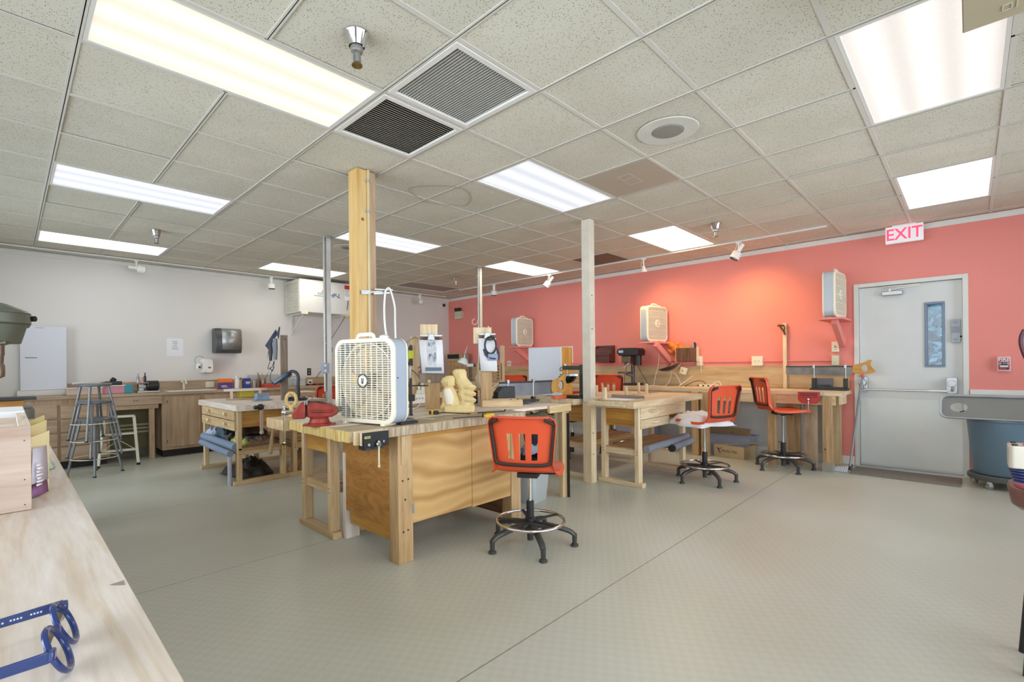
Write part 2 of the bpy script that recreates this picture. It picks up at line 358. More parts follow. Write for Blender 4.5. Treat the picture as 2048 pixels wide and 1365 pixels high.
fill_winwall('wall_rear', 'added_window_1', 6, lambda a, d, z: (XA-d, a, z), YA, LY, -3.2, 5.6)  # unseen window bands, added to lift the dark ceiling
fill_winwall('wall_front', 'added_window_2', 6, lambda a, d, z: (a, YA-d, z), XA-.15, RX+.15, -2.7, 5.0)
DY0, DY1, DZ = -1.66, -.684, 2.149
mb = MB().box((RX, DY1, 0), (RX+.15, LY, HC+.15)).box((RX, YA, 0), (RX+.15, DY0, HC+.15)).box((RX, DY0, DZ), (RX+.15, DY1, HC+.15))
struct(mb, 'wall_right', M_red, smooth=0)
struct(MB().box((RX-.006, -.42, .0), (RX, LY, .86)), 'trim_5', mat('lower_wall_paint', 'C9CBC8', .7), smooth=0)
# crown and base trims
struct(MB().box((XA, LY-.018, HC-.062), (RX, LY, HC)), 'trim_1', M_white, bev=.004)
struct(MB().box((RX-.018, YA, HC-.062), (RX, LY-.018, HC)), 'trim_2', M_white, bev=.004)
struct(MB().box((RX-.02, YA, .875), (RX, DY0-.005, .93)), 'trim_3', M_white, bev=.004)
struct(MB().box((RX-.014, DY1+.005, 0), (RX-.006, LY-.02, .10)).box((RX-.012, YA, 0), (RX, DY0-.005, .1)), 'baseboard_right', M_white, bev=.003)
struct(MB().box((XA, LY-.012, 0), (RX, LY, .1)), 'baseboard_left', mat('grey_base', '8A8A84', .6), bev=.003)
# backsplash board and painted raceway along the red wall
mb = MB().box((RX-.016, DY1+.045, .90), (RX, LY-.02, 1.187)); struct(mb, 'trim_4', wood('laminate', 'y', .5, .5))
single(MB().cyl((RX-.012, -.50, 1.247), (RX-.012, 6.75, 1.247), .009), 'wall_conduit', M_red, 'long coral painted conduit running level along the red wall above the backsplash', 'conduit')
# ---- door
dr = struct(MB().box((RX-.012, DY0, 0), (RX+.13, DY0+.045, DZ)).box((RX+.085, DY0, 0), (RX+.13, DY0+.06, DZ)).box((RX+.085, DY1-.06, 0), (RX+.13, DY1, DZ)).box((RX+.085, DY0, DZ-.06), (RX+.13, DY1, DZ)).box((RX-.012, DY1-.045, 0), (RX+.13, DY1, DZ)).box((RX-.012, DY0+.045, DZ-.045), (RX+.13, DY1-.045, DZ)), 'door_1', mat('door_frame_paint', 'D9D9D4', .45, var=.02), bev=.003)
a, b, top = DY0+.048, DY1-.048, DZ-.05; xd = RX+.035
wy0, wy1, wz0, wz1 = -1.478, -1.312, 1.165, 1.878
M_door = mat('door_paint', 'D3D6D4', .42, var=.02)
mb = MB()
for p, q in (((a, .012), (b, wz0)), ((a, wz1), (b, top)), ((a, wz0), (wy0, wz1)), ((wy1, wz0), (b, wz1))): mb.box((xd, p[0], p[1]), (xd+.045, q[0], q[1]))
struct(mb, 'door_panel', M_door, dr)
struct(MB().box((xd-.003, a+.01, .03), (xd+.001, b-.01, .80)), 'kick_plate', mat('kick_plate', 'DCE0DE', .35, var=.02), dr)
mb = MB(); t_ = .026
for p, q in (((wy0, wz0), (wy1, wz0+t_)), ((wy0, wz1-t_), (wy1, wz1)), ((wy0, wz0+t_), (wy0+t_, wz1-t_)), ((wy1-t_, wz0+t_), (wy1, wz1-t_))): mb.box((xd-.012, p[0], p[1]), (xd+.055, q[0], q[1]))
struct(mb, 'window_frame', mat('blue_grey_steel', '6E7D90', .4, .2), dr, bev=.003)
struct(MB().box((xd+.018, wy0+t_, wz0+t_), (xd+.024, wy1-t_, wz1-t_)), 'window_pane', M_pane, dr)
# push bar
mb = MB(); zb = .952
mb.cyl((xd-.075, b-.045, .905), (xd-.075, a+.12, .905), .011)
struct(mb, 'push_bar', M_chrome, dr)
for yy, s_ in ((b-.035, -1), (a+.085, 1)):
    mb = MB().loft([[(xd+dx, yy+y, zb+.012+z) for y, z in rr(.085, .175, .02)] for dx in (0, -.03)]); mb.cyl((xd-.03, yy, zb+.035), (xd-.085, yy, zb+.035), .034)
    mb.tube([(xd-.07, yy, zb+.03), (xd-.08, yy-.01*s_, zb-.01), (xd-.078, yy, .905)], .011); struct(mb, 'latch_case', M_steel, dr, bev=.002)
# closer
mb = MB().box((xd-.055, -1.13, 1.985), (xd, -.945, 2.035)); struct(mb, 'door_closer', M_steel, dr, bev=.006)
mb = MB().bar((xd-.05, -1.0, 2.045), (xd-.07, -1.28, 2.075), .02, .008).bar((xd-.07, -1.28, 2.075), (xd-.03, -.96, 2.09), .02, .008).cyl((xd-.05, -1.02, 2.03), (xd-.05, -1.02, 2.06), .014); struct(mb, 'closer_arm', M_wht, dr)
# keypad lock
mb = MB().loft([[(xd+dx, -1.561+y, 1.55+z) for y, z in rr(.075, .25, .012)] for dx in (0, -.022)]); k = struct(mb, 'lock_plate', mat('lock_grey', '8E959A', .4, .4), dr, bev=.002)
mb = MB().cyl((xd-.022, -1.561, 1.645), (xd-.03, -1.561, 1.645), .018).cyl((xd-.022, -1.561, 1.46), (xd-.028, -1.561, 1.46), .015).box((xd-.026, -1.59, 1.53), (xd-.021, -1.532, 1.60)); struct(mb, 'lock_cylinder', M_grey, dr)
struct(MB().cyl((xd, -1.59, 1.49), (xd-.02, -1.602, 1.49), .01), 'deadbolt', M_dkmetal, dr)
struct(MB().box((RX-.01, DY0+.04, 0), (RX+.14, DY1-.04, .012)), 'threshold', M_steel, dr)
# outdoors seen through the pane: paving and a hedge
struct(MB().box((RX+.2, -6, -.2), (RX+9, 4, -.15)), 'ground_outside', mat('paving', 'A8A8A4', .8), smooth=0)
mb = MB(); rnd = random.Random(3)
for _ in range(5200):
    p = V((RX+1.3+rnd.uniform(0, .9), rnd.uniform(-4.0, .3), rnd.uniform(-.1, 2.9))); d = V((rnd.uniform(-1, 1), rnd.uniform(-1, 1), rnd.uniform(-1, 1))).normalized()*.075; e = d.orthogonal().normalized()*.036
    mb.add([p-d, p+e, p+d, p-e], [(0, 1, 2, 3)])
mb.box((RX+2.25, -4.2, -.15), (RX+2.5, .5, 3.0))
hd = single(mb, 'hedge', mat('hedge_leaf', '2C6074', .6, var=.7, vs=3), 'bluish green leafy hedge outdoors behind the narrow door window', 'hedge'); hd['kind'] = 'stuff'
# ------------------------------------------------------------ fixtures
def m_diff(k, c, s):
    t = NT('diffuser_%d' % k); b = t.b
    if c is None:
        b.inputs['Base Color'].default_value = srgb('8E857A'); b.inputs['Roughness'].default_value = .5; return t.m
    b.inputs['Base Color'].default_value = (.25, .25, .25, 1); b.inputs['Roughness'].default_value = .5
    co = t.coord(); sx = t.n('SeparateXYZ'); t.l(co, sx.inputs[0])
    # three tubes behind the prismatic sheet
    mu = t.n('Math', operation='MULTIPLY'); mu.inputs[1].default_value = 2*pi/.185; t.l(sx.outputs[1], mu.inputs[0])
    co_ = t.n('Math', operation='COSINE'); t.l(mu.outputs[0], co_.inputs[0])
    vo = t.n('TexVoronoi', Scale=110.0); t.l(co, vo.inputs['Vector'])
    mr = t.n('MapRange'); mr.inputs['From Min'].default_value = -1; mr.inputs['To Min'].default_value = .80; mr.inputs['To Max'].default_value = 1.10; t.l(co_.outputs[0], mr.inputs[0])
    m2 = t.n('MapRange'); m2.inputs['To Min'].default_value = 1.04; m2.inputs['To Max'].default_value = .92; t.l(vo.outputs['Distance'], m2.inputs[0])
    ml = t.n('Math', operation='MULTIPLY'); t.l(mr.outputs[0], ml.inputs[0]); t.l(m2.outputs[0], ml.inputs[1])
    m3 = t.n('Math', operation='MULTIPLY'); t.l(ml.outputs[0], m3.inputs[0]); m3.inputs[1].default_value = s
    b.inputs['Emission Color'].default_value = tuple(c)+(1,); t.l(m3.outputs[0], b.inputs['Emission Strength']); return t.m
FL = {(-2, 1): 'large warm glowing ceiling light panel nearest the camera at upper left', (-2, 5): 'cool white ceiling light panel at left, middle of the left row',
      (-2, 9): 'narrow white ceiling light panel nearest the pale wall at far left', (2, 1): 'cool white ceiling light panel right of the white louvre grille, above the thick yellow post',
      (2, -3): 'large pinkish ceiling light panel at upper right beside the hanging beige box', (6, -3): 'square looking white ceiling light panel above the exit sign',
      (6, 1): 'warm white ceiling light panel just before the track lights of the red wall', (2, 5): 'bright cool ceiling light panel partly hidden by the yellow post',
      (6, 5): 'bright white ceiling light panel near the room corner beside the track', (2, 9): 'warm ceiling light panel right above the hanging air cleaner',
      (-2, -3): 'ceiling light panel above and behind the camera', (6, 9): 'unlit dull brownish ceiling panel in the far corner'}
for k, (gx, gy, c, s, ) in enumerate(FIX):
    x0, y0 = gx*U, gy*U; X1, Y1 = x0+2*U, y0+U; cx, cy = (x0+X1)/2, (y0+Y1)/2
    t = thing('ceiling_light', FL[gx, gy], 'ceiling light', (cx, cy, HC))
    w_ = 2*U-.026; h_ = U-.026; f = .018; mb = MB()
    mb.box((-w_/2, -h_/2, .001), (w_/2, -h_/2+f, .03)).box((-w_/2, h_/2-f, .001), (w_/2, h_/2, .03)).box((-w_/2, -h_/2+f, .001), (-w_/2+f, h_/2-f, .03)).box((w_/2-f, -h_/2+f, .001), (w_/2, h_/2-f, .03))
    mb.box((-w_/2, -h_/2, .085), (w_/2, h_/2, .09))
    mb.build('frame', M_white, t, world=False, smooth=0)
    MB().box((-w_/2+f, -h_/2+f, .008), (w_/2-f, h_/2-f, .012)).build('diffuser', m_diff(k, c, s), t, world=False, smooth=0)
def grille(gx, gy, n, slatm, back, label, ax, ang, sw=.014):
    cx, cy = (gx+.5)*U, (gy+.5)*U; t = thing('ceiling_grille', label, 'ceiling vent', (cx, cy, HC)); w_ = U-.03; f = .032; mb = MB()
    for s in (-1, 1):
        mb.cb((0, s*(w_/2-f/2), .004), (w_, f, .014)); mb.cb((s*(w_/2-f/2), 0, .004), (f, w_-2*f, .014))
    mb.build('frame', M_white, t, world=False, bev=.002)
    MB().cb((0, 0, .035), (w_, w_, .004)).build('backing', back, t, world=False)
    n_ = w_-2*f
    me = None
    for q in range(n):
        p = -n_/2+(q+.5)*n_/n
        if me is None:
            mb = MB(); mb.sub(MX.Rotation(ang, 4, 'X')).cb((0, 0, 0), (n_, sw, .0015)); o = mb.build('slat', slatm, t, world=False, smooth=0); me = o.data
        else: o = D.objects.new('slat', me); COL.objects.link(o); o.parent = t
        o.location = (0, p, .008) if ax == 'y' else (p, 0, .008); o.rotation_euler = (0, 0, 0 if ax == 'y' else pi/2)
grille(0, 0, 30, mat('vent_white', 'C6C6C2', .5), mat('vent_back', '6E6C66', .9), 'white louvred ceiling air grille with fine slats', 'x', R_(-20), .0185)
grille(0, 1, 24, mat('vent_tan', 'B4AC9C', .5), mat('vent_black', '1C1712', .9), 'dark ceiling return grille with brown black gaps beside the large warm light', 'y', R_(25), .010)
def plate(gx, gy, m, label, name='ceiling_panel', marks=False):
    t = thing(name, label, 'ceiling panel', ((gx+.5)*U, (gy+.5)*U, HC)); w_ = U-.03
    MB().cb((0, 0, .004), (w_, w_, .006)).build('plate', m, t, world=False, smooth=0)
    if marks:
        mb = MB()
        for a_, b_ in (((-.12, -.06), (.10, -.06)), ((-.12, .05), (.10, .05)), ((-.12, -.06), (-.12, .05)), ((.10, -.06), (.10, .05)), ((-.03, -.06), (-.03, .05))): mb.bar((a_[0], a_[1], 0), (b_[0], b_[1], 0), .006, .0015)
        mb.build('embossed_outline', mat('plate_mark', 'C2B8A8', .6), t, world=False)
plate(3, 0, mat('beige_plate', 'B2A898', .5, var=.02), 'flat beige metal plate in the ceiling grid with a faint embossed outline', marks=True)
struct(MB().cb((7.5*U, 3.5*U, HC+.001), (U-.03, U-.03, .004)), 'ceiling_vent', mat('dark_vent', '6A6052', .6), ceil)
def speaker(gx, gy, label):
    t = thing('ceiling_speaker', label, 'speaker', ((gx)*U, (gy)*U, HC))
    MB().lathe([(.19, -.001), (.185, -.006), (.10, -.006), (.095, .001)], n=40).build('rim', mat('rim_tile', 'CFCDC4', .8), t, world=False)
    MB().lathe([(.094, -.004), (.09, -.0085), (0, -.010)], n=32).build('mesh_cover', mat('speaker_mesh', '8E8C84', .7), t, world=False)
speaker(2.54, -.47, 'round ceiling speaker with grey mesh between the beige plate and the pinkish light')
speaker(2.62, 6.45, 'round ceiling speaker partly hidden behind the yellow post')
def sprinkler(gx, gy, label):
    t = thing('sprinkler', label, 'sprinkler', (gx*U, gy*U, HC))
    MB().lathe([(.055, 0), (.052, -.006), (.036, -.055), (.034, -.055), (.03, -.03)], n=24).build('escutcheon', M_chrome, t, world=False)
    MB().lathe([(.024, -.04), (.030, -.062), (.026, -.08), (.015, -.088), (.012, -.125)], n=16).cyl((.016, 0, -.088), (.018, 0, -.135), .003).cyl((-.016, 0, -.088), (-.018, 0, -.135), .003).build('head', M_steel, t, world=False)
    MB().lathe([(.024, -.136), (.024, -.141), (0, -.143)], n=12).build('deflector', mat('brass', '8C7A4E', .3, .9), t, world=False)
sprinkler(-.55, .49, 'chrome fire sprinkler nearest the camera between the warm light and white grille')
sprinkler(-.49, 7.65, 'chrome fire sprinkler at left above the narrow far light')
sprinkler(6.54, 7.62, 'small fire sprinkler in front of the room corner')
sprinkler(6.47, .47, 'fire sprinkler beside the warm light near the red wall')
# ============================================================ BENCHES
def put(mb, name, m, par, **k): return mb.build(name, m, par, world=False, **k)
def pine_bench(label, loc, rz, L, W, e0, e1, ztop=.872, th=.062, group=None, tone='pine', top='pale', panel=True, drawers=None, cuts=None, shelf=None, endtone=None, rails=True, nb=4, wy=(.03, None), knobs=False):
    """sled-foot bench; local x along the length, end frames at x=e0 and x=e1"""
    t = thing('workbench', label, 'workbench', loc, rz, group); zb = ztop-th; y0 = wy[0]; y1 = wy[1] or W-.03
    # laminated top: separate boards
    for i in range(nb):
        a = W*i/nb; b = W*(i+1)/nb; segs = [(0, L)]
        if cuts:
            for (cx0, cx1, cy0, cy1) in cuts:
                if a < cy1 and b > cy0: segs = [s for p, q in segs for s in (((p, cx0), (cx1, q)) if cx0 > p and cx1 < q else ((p, q),))]
        for p, q in segs:
            j = random.uniform(-.004, .004) if endtone else 0
            put(MB().box((p+j, a+.0008, zb+abs(j)*.5), (q, b-.0008, ztop)), 'top_board', [wood(top, 'x')], t, bev=.002)
            if endtone and p == 0: put(MB().box((p+j-.006, a+.0012, zb-.004+abs(j)*2), (p+j, b-.0012, ztop-.0005)), 'end_grain', wood(endtone, 'z', .7, 2), t, bev=.002)
    for ex in (e0, e1):
        for y in (y0, y1-.045):
            put(MB().box((ex, y, .045), (ex+.075, y+.045, zb)), 'leg', wood(tone, 'z'), t, bev=.003)
        put(MB().box((ex-.005, y0-.04, 0), (ex+.07, y1+.04, .045)), 'foot_rail', wood(tone, 'y'), t, bev=.004)
        put(MB().box((ex+.02, y0+.045, .31), (ex+.055, y1-.045, .37)), 'end_stretcher', wood(tone, 'y'), t, bev=.003)
        mb = MB()
        for y in (y0+.022, y1-.022):
            for z in (.325, .355): mb.cyl((ex-.001, y, z), (ex+.002, y, z), .005, n=8)
        put(mb, 'screw', M_dkmetal, t)
    if rails:
        for y in (y0+.005, y1-.04): put(MB().box((e0+.075, y, .315), (e1, y+.035, .365)), 'side_rail', wood('raw', 'x'), t, bev=.003)
    if shelf: put(MB().box((e0+.02, y0+.04, .366), (e1+.05, y1-.04, .38)), 'shelf', wood(shelf, 'x'), t, bev=.001)
    if panel:
        put(MB().box((e0+.03, y0+.046, .60), (e0+.042, y1-.046, zb)), 'drawer_case_panel', wood('gold', 'y'), t)
        put(MB().box((e1+.03, y0+.046, .60), (e1+.042, y1-.046, zb)), 'drawer_case_panel', wood('gold', 'y'), t)
    for d in drawers or []:
        (dx0, dx1, dz0, dz1, side, hs) = d; yy = y0-.012 if side < 0 else y1+.002
        o = put(MB().box((dx0, yy, dz0), (dx1, yy+.02, dz1)), 'drawer', wood(tone, 'x'), t, bev=.002)
        ya = yy if side < 0 else yy+.02
        for hx in hs:
            zc = (dz0+dz1)/2+.01
            if knobs:
                put(MB().lathe([(.011, 0), (.012, .014), (.022, .020), (.023, .03), (.015, .036), (0, .037)], (hx, ya, zc), 14, (0, side, 0)), 'knob', wood('pale', 'y'), o); continue
            mb = MB().tube([(hx-.045, ya, zc), (hx-.04, ya+side*.028, zc), (hx+.04, ya+side*.028, zc), (hx+.045, ya, zc)], .014, 8)
            put(mb, 'handle', wood('pale', 'x'), o)
    return t
# centre group: bench behind the plywood one, facing the aisle with its end frame
pine_bench('pine bench with yellow end-grain top edge carrying the red vise, left of the plywood bench', (-.10, 1.12, 0), 0, 1.5, .54, .27, 1.27, endtone='end', nb=4, wy=(.50, .98),
           cuts=[(.49, .68, .48, .64)], shelf='raw', top='light')
pine_bench('low white-topped pine bench at left with two rows of drawers and clutter beneath', (.76, 3.74, 0), pi/2, 1.4, .56, .06, 1.25, ztop=.842, tone='pine', top='light',
           drawers=[(.10, 1.28, .678, .775, 1, (.35, .95)), (.10, 1.28, .57, .668, 1, (.35, .95))], nb=4, knobs=True)
pine_bench('pine bench right behind the red vise, standing beside the grey steel post', (1.30, 3.74, 0), pi/2, 1.4, .52, .06, 1.25, ztop=.842, top='light', nb=4, shelf='raw')
pine_bench('pale pine bench with handled drawers and grey foam rails beside the post', (2.66, .58, 0), 0, 1.62, .52, .27, 1.30, top='pale', tone='pale', wy=(.10, .53),
           drawers=[(.30, 1.35, .675, .80, -1, (.52, 1.15)), (.30, .93, .58, .670, -1, (.58,))], nb=5, shelf='raw')
pine_bench('pale pine bench directly behind the white post, its near edge at the post', (2.66, 1.26, 0), 0, 1.62, .50, .27, 1.30, top='pale', tone='pale', shelf='raw', nb=5)
pine_bench('pine bench in the far middle holding the holed wooden rack', (2.55, 3.0, 0), 0, 1.5, .55, .1, 1.3, top='pale', tone='pine', nb=4)
# vertical spacer block under the vise bench end board
t = D.objects['workbench']
for q in range(3): MB().box((.02, 1.665+q*.145, .808), (1.4, 1.808+q*.145, .866)).build('top_board', wood('light', 'x'), t, bev=.002)
single(MB().box((-.13, 1.668, .80), (.015, 2.0, .872)), 'bench_jaw', wood('pine', 'x'), 'pale wooden jaw block on the far left end of the vise bench', 'wood block', bev=.003)
# ---- plywood bench
def m_ply():
    t = NT('plywood'); b = t.b; b.inputs['Roughness'].default_value = .5
    co = t.coord((.8, 1, 1.5)); n0 = t.n('TexNoise', Scale=1.5, Detail=3.0, Distortion=.4); t.l(co, n0.inputs['Vector'])
    w = t.n('TexWave', Scale=1.1, Distortion=16.0, Detail=3.0); w.inputs['Detail Scale'].default_value = .7; w.inputs['Detail Roughness'].default_value = .45; w.bands_direction = 'Z'; t.l(co, w.inputs['Vector'])
    c1 = t.ramp(w.outputs['Fac'], [(.0, srgb('B48A50')), (.2, srgb('C69C60')), (.6, srgb('D2AC72')), (1, srgb('CCA266'))])
    c2 = t.ramp(n0.outputs['Fac'], [(.3, (.72, .66, .58)), (.6, (1, 1, 1))]); mx = t.n('Mix', data_type='RGBA'); mx.blend_type = 'MULTIPLY'; mx.inputs[0].default_value = .7
    t.l(c1, mx.inputs[6]); t.l(c2, mx.inputs[7]); t.l(mx.outputs[2], b.inputs['Base Color']); return t.m
def m_osb():
    t = NT('old_plywood'); b = t.b; b.inputs['Roughness'].default_value = .5
    n0 = t.n('TexNoise', Scale=5.0, Detail=6.0, Distortion=1.2, Roughness=.65); t.l(t.coord((1, 1, 3)), n0.inputs['Vector'])
    t.l(t.ramp(n0.outputs['Fac'], [(.3, srgb('8A5A22')), (.5, srgb('A87434')), (.7, srgb('B88648'))]), b.inputs['Base Color']); return t.m
MPLY, MOSB = m_ply(), m_osb()
t = thing('plywood_bench', 'big plywood sided bench at centre with the large box fan on top', 'workbench', (.24, .86, 0))
for i in range(3): 
    y0 = .83+i*.0965; 
    t_ = MB().box((-.10, y0, .808), (1.405, y0+.0955, .870)); t_.build('top_board', wood('worn', 'x'), t, bev=.003)
    MB().box((-.106, y0+.001, .806-.004*(i==1)), (-.10, y0+.0945, .869)).build('end_grain', wood('end', 'z', .7, 2), t, bev=.002)
MB().box((-.085, .826, .812), (1.40, .8295, .866)).build('edge_strip', wood('worn', 'z', .7, 2.2), t)
for (x, y) in ((.24, .865), (1.27, .865)):
    MB().box((x, y, 0), (x+.11, y+.04, .808)).build('leg', wood('raw', 'z'), t, bev=.003); MB().box((x, y+.04, 0), (x+.04, y+.10, .808)).build('leg', wood('raw', 'z'), t, bev=.003)
MB().box((.24, 1.53, 0), (.35, 1.57, .62)).build('leg', wood('light', 'z'), t, bev=.003)
MB().box((1.27, 1.50, 0), (1.36, 1.57, .8)).build('leg', wood('raw', 'z'), t, bev=.003)
MB().box((.243, .90, .215), (.258, 1.57, .80)).build('end_panel', MOSB, t, bev=.002)
MB().box((.26, .88, .12), (.275, 1.5, .30)).build('lower_panel', wood('gold', 'y'), t, bev=.002)
MB().box((.35, .872, .235), (.865, .885, .795)).build('plywood_door', MPLY, t, bev=.002)
MB().box((.869, .872, .225), (1.27, .885, .795)).build('plywood_door', MPLY, t, bev=.002)
MB().box((.35, .868, .775), (1.27, .8715, .808)).build('apron', wood('gold', 'x'), t)
MB().box((.26, .90, .30), (1.30, 1.5, .315)).build('bottom_shelf', wood('gold', 'x'), t)
MB().box((1.28, 1.0, .06), (1.34, 1.5, .30)).build('lower_panel', wood('dark', 'y'), t)
mb = MB()
for x, z in ((.272, .52), (.315, .525), (.29, .40), (.275, .20), (.31, .205)): mb.cyl((x, .866, z), (x, .862, z), .006, n=8)
mb.build('bolt', M_dkmetal, t)
for z in (.33, .30): MB().box((.345, .861, z), (.36, .866, z+.03)).build('hinge', M_steel, t)
MB().box((.262, .8585, .62), (.29, .8655, .80)).build('lap_joint', wood('pine', 'z'), t, bev=.001)
# ---- small side bench right of the plywood one
t = thing('side_bench', 'small pine bench with apron and slender leg right of the plywood bench, waste bin beneath', 'workbench', (1.6, 1.2, 0))
for i in range(5): MB().box((1.42, 1.03+i*.122, .80 if i > 6 else .842), (2.24, 1.15+i*.122, .866)).build('top_board', wood('light', 'x'), t, bev=.002)
MB().box((1.93, 1.0, .80), (2.25, 1.03, .870)).build('apron', wood('pine', 'x'), t, bev=.002)
MB().box((2.22, 1.03, .78), (2.25, 1.6, .866)).build('apron', wood('pine', 'y'), t, bev=.002)
for x, y in ((2.15, 1.03), (2.15, 1.55), (1.45, 1.55)): MB().box((x, y, 0), (x+.085, y+.045, .80 if x > 2 else .842)).build('leg', wood('pine', 'z'), t, bev=.003)
MB().box((1.42, 1.0, .76), (1.47, 1.06, .866)).build('end_block', wood('worn', 'z'), t, bev=.002)
MB().box((2.20, .99, .0), (2.205, 1.02, .78)).build('rubber_strip', M_black, t)
# ---- posts
t = thing('post', 'thick yellow wooden post behind the big box fan with a pipe up its face', 'post', (.485, 1.69, 0))
MB().box((.405, 1.62, 0), (.50, 1.75, HC)).build('board', wood('pillar', 'z', .45, .5), t, bev=.003)
MB().box((.502, 1.63, 0), (.57, 1.75, HC)).build('board', wood('pillar2', 'z', .45, .5), t, bev=.003)
MB().cyl((.497, 1.612, .87), (.497, 1.612, HC), .011).build('conduit_pipe', mat('pipe_paint', 'C8B68C', .35), t)
for z in (2.42, 1.80, 2.65):
    MB().box((.475, 1.612, z), (.52, 1.618, z+.016)).cyl((.497, 1.612, z-.004), (.497, 1.612, z+.02), .014).build('pipe_clamp', M_galv, t)
mb = MB(); mb.cyl((.45, 1.6205, 2.36), (.45, 1.6175, 2.36), .012, n=12); mb.build('knot', wood('dark', 'y'), t)
t = thing('post_hook', 'metal hinged bracket across the yellow post with a white cord looped over it', 'bracket', (.45, 1.6, 1.75))
mb = MB(); 
MB().bar((.425, 1.606, 1.80), (.50, 1.600, 1.805), .006, .03).build('plate', M_steel, t)
MB().bar((.50, 1.60, 1.806), (.60, 1.585, 1.82), .012, .012).bar((.53, 1.59, 1.83), (.66, 1.54, 1.832), .010, .010).bar((.52, 1.588, 1.795), (.64, 1.555, 1.81), .014, .014).build('arm', M_galv, t)
lp = spline([(.60, 1.55, 1.82), (.585, 1.545, 1.70), (.58, 1.53, 1.55), (.585, 1.5, 1.42)], 5); l2 = spline([(.60, 1.55, 1.82), (.625, 1.545, 1.845), (.645, 1.54, 1.815), (.67, 1.53, 1.70), (.665, 1.52, 1.58), (.655, 1.5, 1.44), (.64, 1.47, 1.40)], 5)
single(MB().tube(lp, .008).tube(l2, .008), 'looped_cord', mat('thick_white_cord', 'E6E4E0', .5), 'thick white cord looped over the bracket and dropping behind the box fan', 'cord', smooth=60)
def steelpost(x, y, label, w=.05, m=M_galv, z0=0, rod=True, ext=None):
    t = thing('post', label, 'post', (x, y, z0))
    MB().box((x-w/2, y-w/2, z0), (x+w/2, y+w/2, HC)).build('shaft', m, t, bev=.002)
    if rod:
        MB().cyl((x-w/2-.02, y-.01, .95), (x-w/2-.02, y-.01, HC), .012).build('conduit_pipe', M_galv, t)
        for z in (2.6, 2.1, 1.5): MB().box((x-w/2-.038, y-.014, z), (x-w/2, y+.004, z+.014)).build('pipe_clamp', M_galv, t)
    MB().lathe([(.07, HC), (.065, HC-.008), (.03, HC-.012)], (x, y, 0), 16).build('collar', M_galv, t)
    return t
t = steelpost(1.17, 3.66, 'grey galvanised steel post with a conduit, left of the yellow post', .055)
MB().loft([[(1.10+x, 3.63, 1.22+z) for x, z in rr(.075, .12, .008)], [(1.10+x, 3.57, 1.22+z) for x, z in rr(.075, .12, .008)]]).build('switch_box', mat('blue_grey_box', '9AA6B4', .5), t, bev=.002)
MB().cyl((1.085, 3.565, 1.25), (1.085, 3.57, 1.25), .015).cyl((1.085, 3.565, 1.19), (1.085, 3.57, 1.19), .015).build('socket_face', M_wht, t)
steelpost(3.70, 3.75, 'slim cream post with grey conduit behind the second clipboard', .05, mat('cream_post', 'D8D2BC', .5))
t = thing('post', 'white painted square post standing on the open floor between two pine benches', 'post', (2.815, 1.18, 0))
MB().box((2.77, 1.125, .835), (2.86, 1.225, HC)).build('upper_shaft', mat('weathered_white', 'CFC8B8', .6, var=.08, vs=8), t, bev=.003)
MB().box((2.768, 1.123, 0), (2.862, 1.227, .833)).build('lower_shaft', wood('pale', 'z'), t, bev=.003)
mb = MB()
for z in (1.95, 1.60, .52, .30): mb.cyl((2.80, 1.1235, z), (2.80, 1.119, z), .006, n=8)
mb.build('screw', M_dkmetal, t)
# ---- grey foam covered rails on the near pine benches
mb = MB(); t = thing('foam_rail', 'grey foam pipe sleeves on the side rail of the pine bench with handled drawers', 'foam rail', (3.4, .66, .35), group=None)
MB().tube([(3.02, .645, .375), (3.45, .64, .385), (4.0, .65, .40)], .038, 14).build('sleeve', mat('grey_foam', '7C7F88', .9, bump=.3), t)
MB().tube([(3.50, .60, .33), (3.8, .60, .345), (4.02, .60, .35)], .036, 14).build('sleeve', D.materials['grey_foam'], t)
MB().tube([(3.49, .60, .33), (3.515, .60, .33)], .04, 12).build('tape_band', M_black, t)
t = thing('foam_rail', 'blue grey foam pipe sleeves along the left side of the cluttered bench', 'foam rail', (.2, 4.4, .35))
MB().tube([(.225, 3.84, .40), (.21, 4.4, .41), (.215, 4.98, .41)], .04, 14).build('sleeve', mat('blue_foam', '7F8FA8', .9, bump=.3), t)
MB().tube([(.17, 3.84, .335), (.165, 4.4, .345), (.17, 4.9, .35)], .033, 14).build('sleeve', D.materials['blue_foam'], t)
MB().cyl((.17, 3.86, .335), (.17, 3.86, .0), .02).build('leg', mat('lilac_tube', 'B0AEC0', .6), t)
# ---- long wall bench along the red wall
t = thing('wall_bench', 'long pine bench running under the backsplash of the red wall', 'workbench', (5.3, 2.5, 0))
WX0 = 4.99; ZT = .895
for i in range(4):
    x0 = WX0+i*.1557
    MB().box((x0, -.66, ZT-.045), (x0+.155, 6.79, ZT)).build('top_board', wood('pale', 'y', .5), t, bev=.002)
MB().box((WX0+.01, -.60, .745), (WX0+.035, 6.75, ZT-.045)).build('apron', wood('pine', 'y'), t, bev=.002)
MB().box((5.0, -.655, .755), (5.30, -.63, ZT-.045)).build('apron', wood('pale', 'x'), t, bev=.002)
for y in (-.52, at(1545, 800, x=5.03).y, at(1411, 800, x=5.03).y, at(1392, 800, x=5.03).y, 2.6, 4.0, 5.4): MB().box((WX0-.01, y-.045, 0), (WX0+.075, y+.045, ZT-.046)).build('leg', wood('raw' if y < 1 else 'pine', 'z'), t, bev=.004)
for y in (-.52, 2.6, 5.4): MB().box((5.50, y-.045, 0), (5.58, y+.045, ZT-.046)).build('leg', wood('pine', 'z'), t, bev=.004)
MB().box((WX0-.014, -.57, 0), (WX0+.078, -.47, .10)).build('leg_boot', mat('grey_dirt', '9A948A', .8), t)
mb = MB()
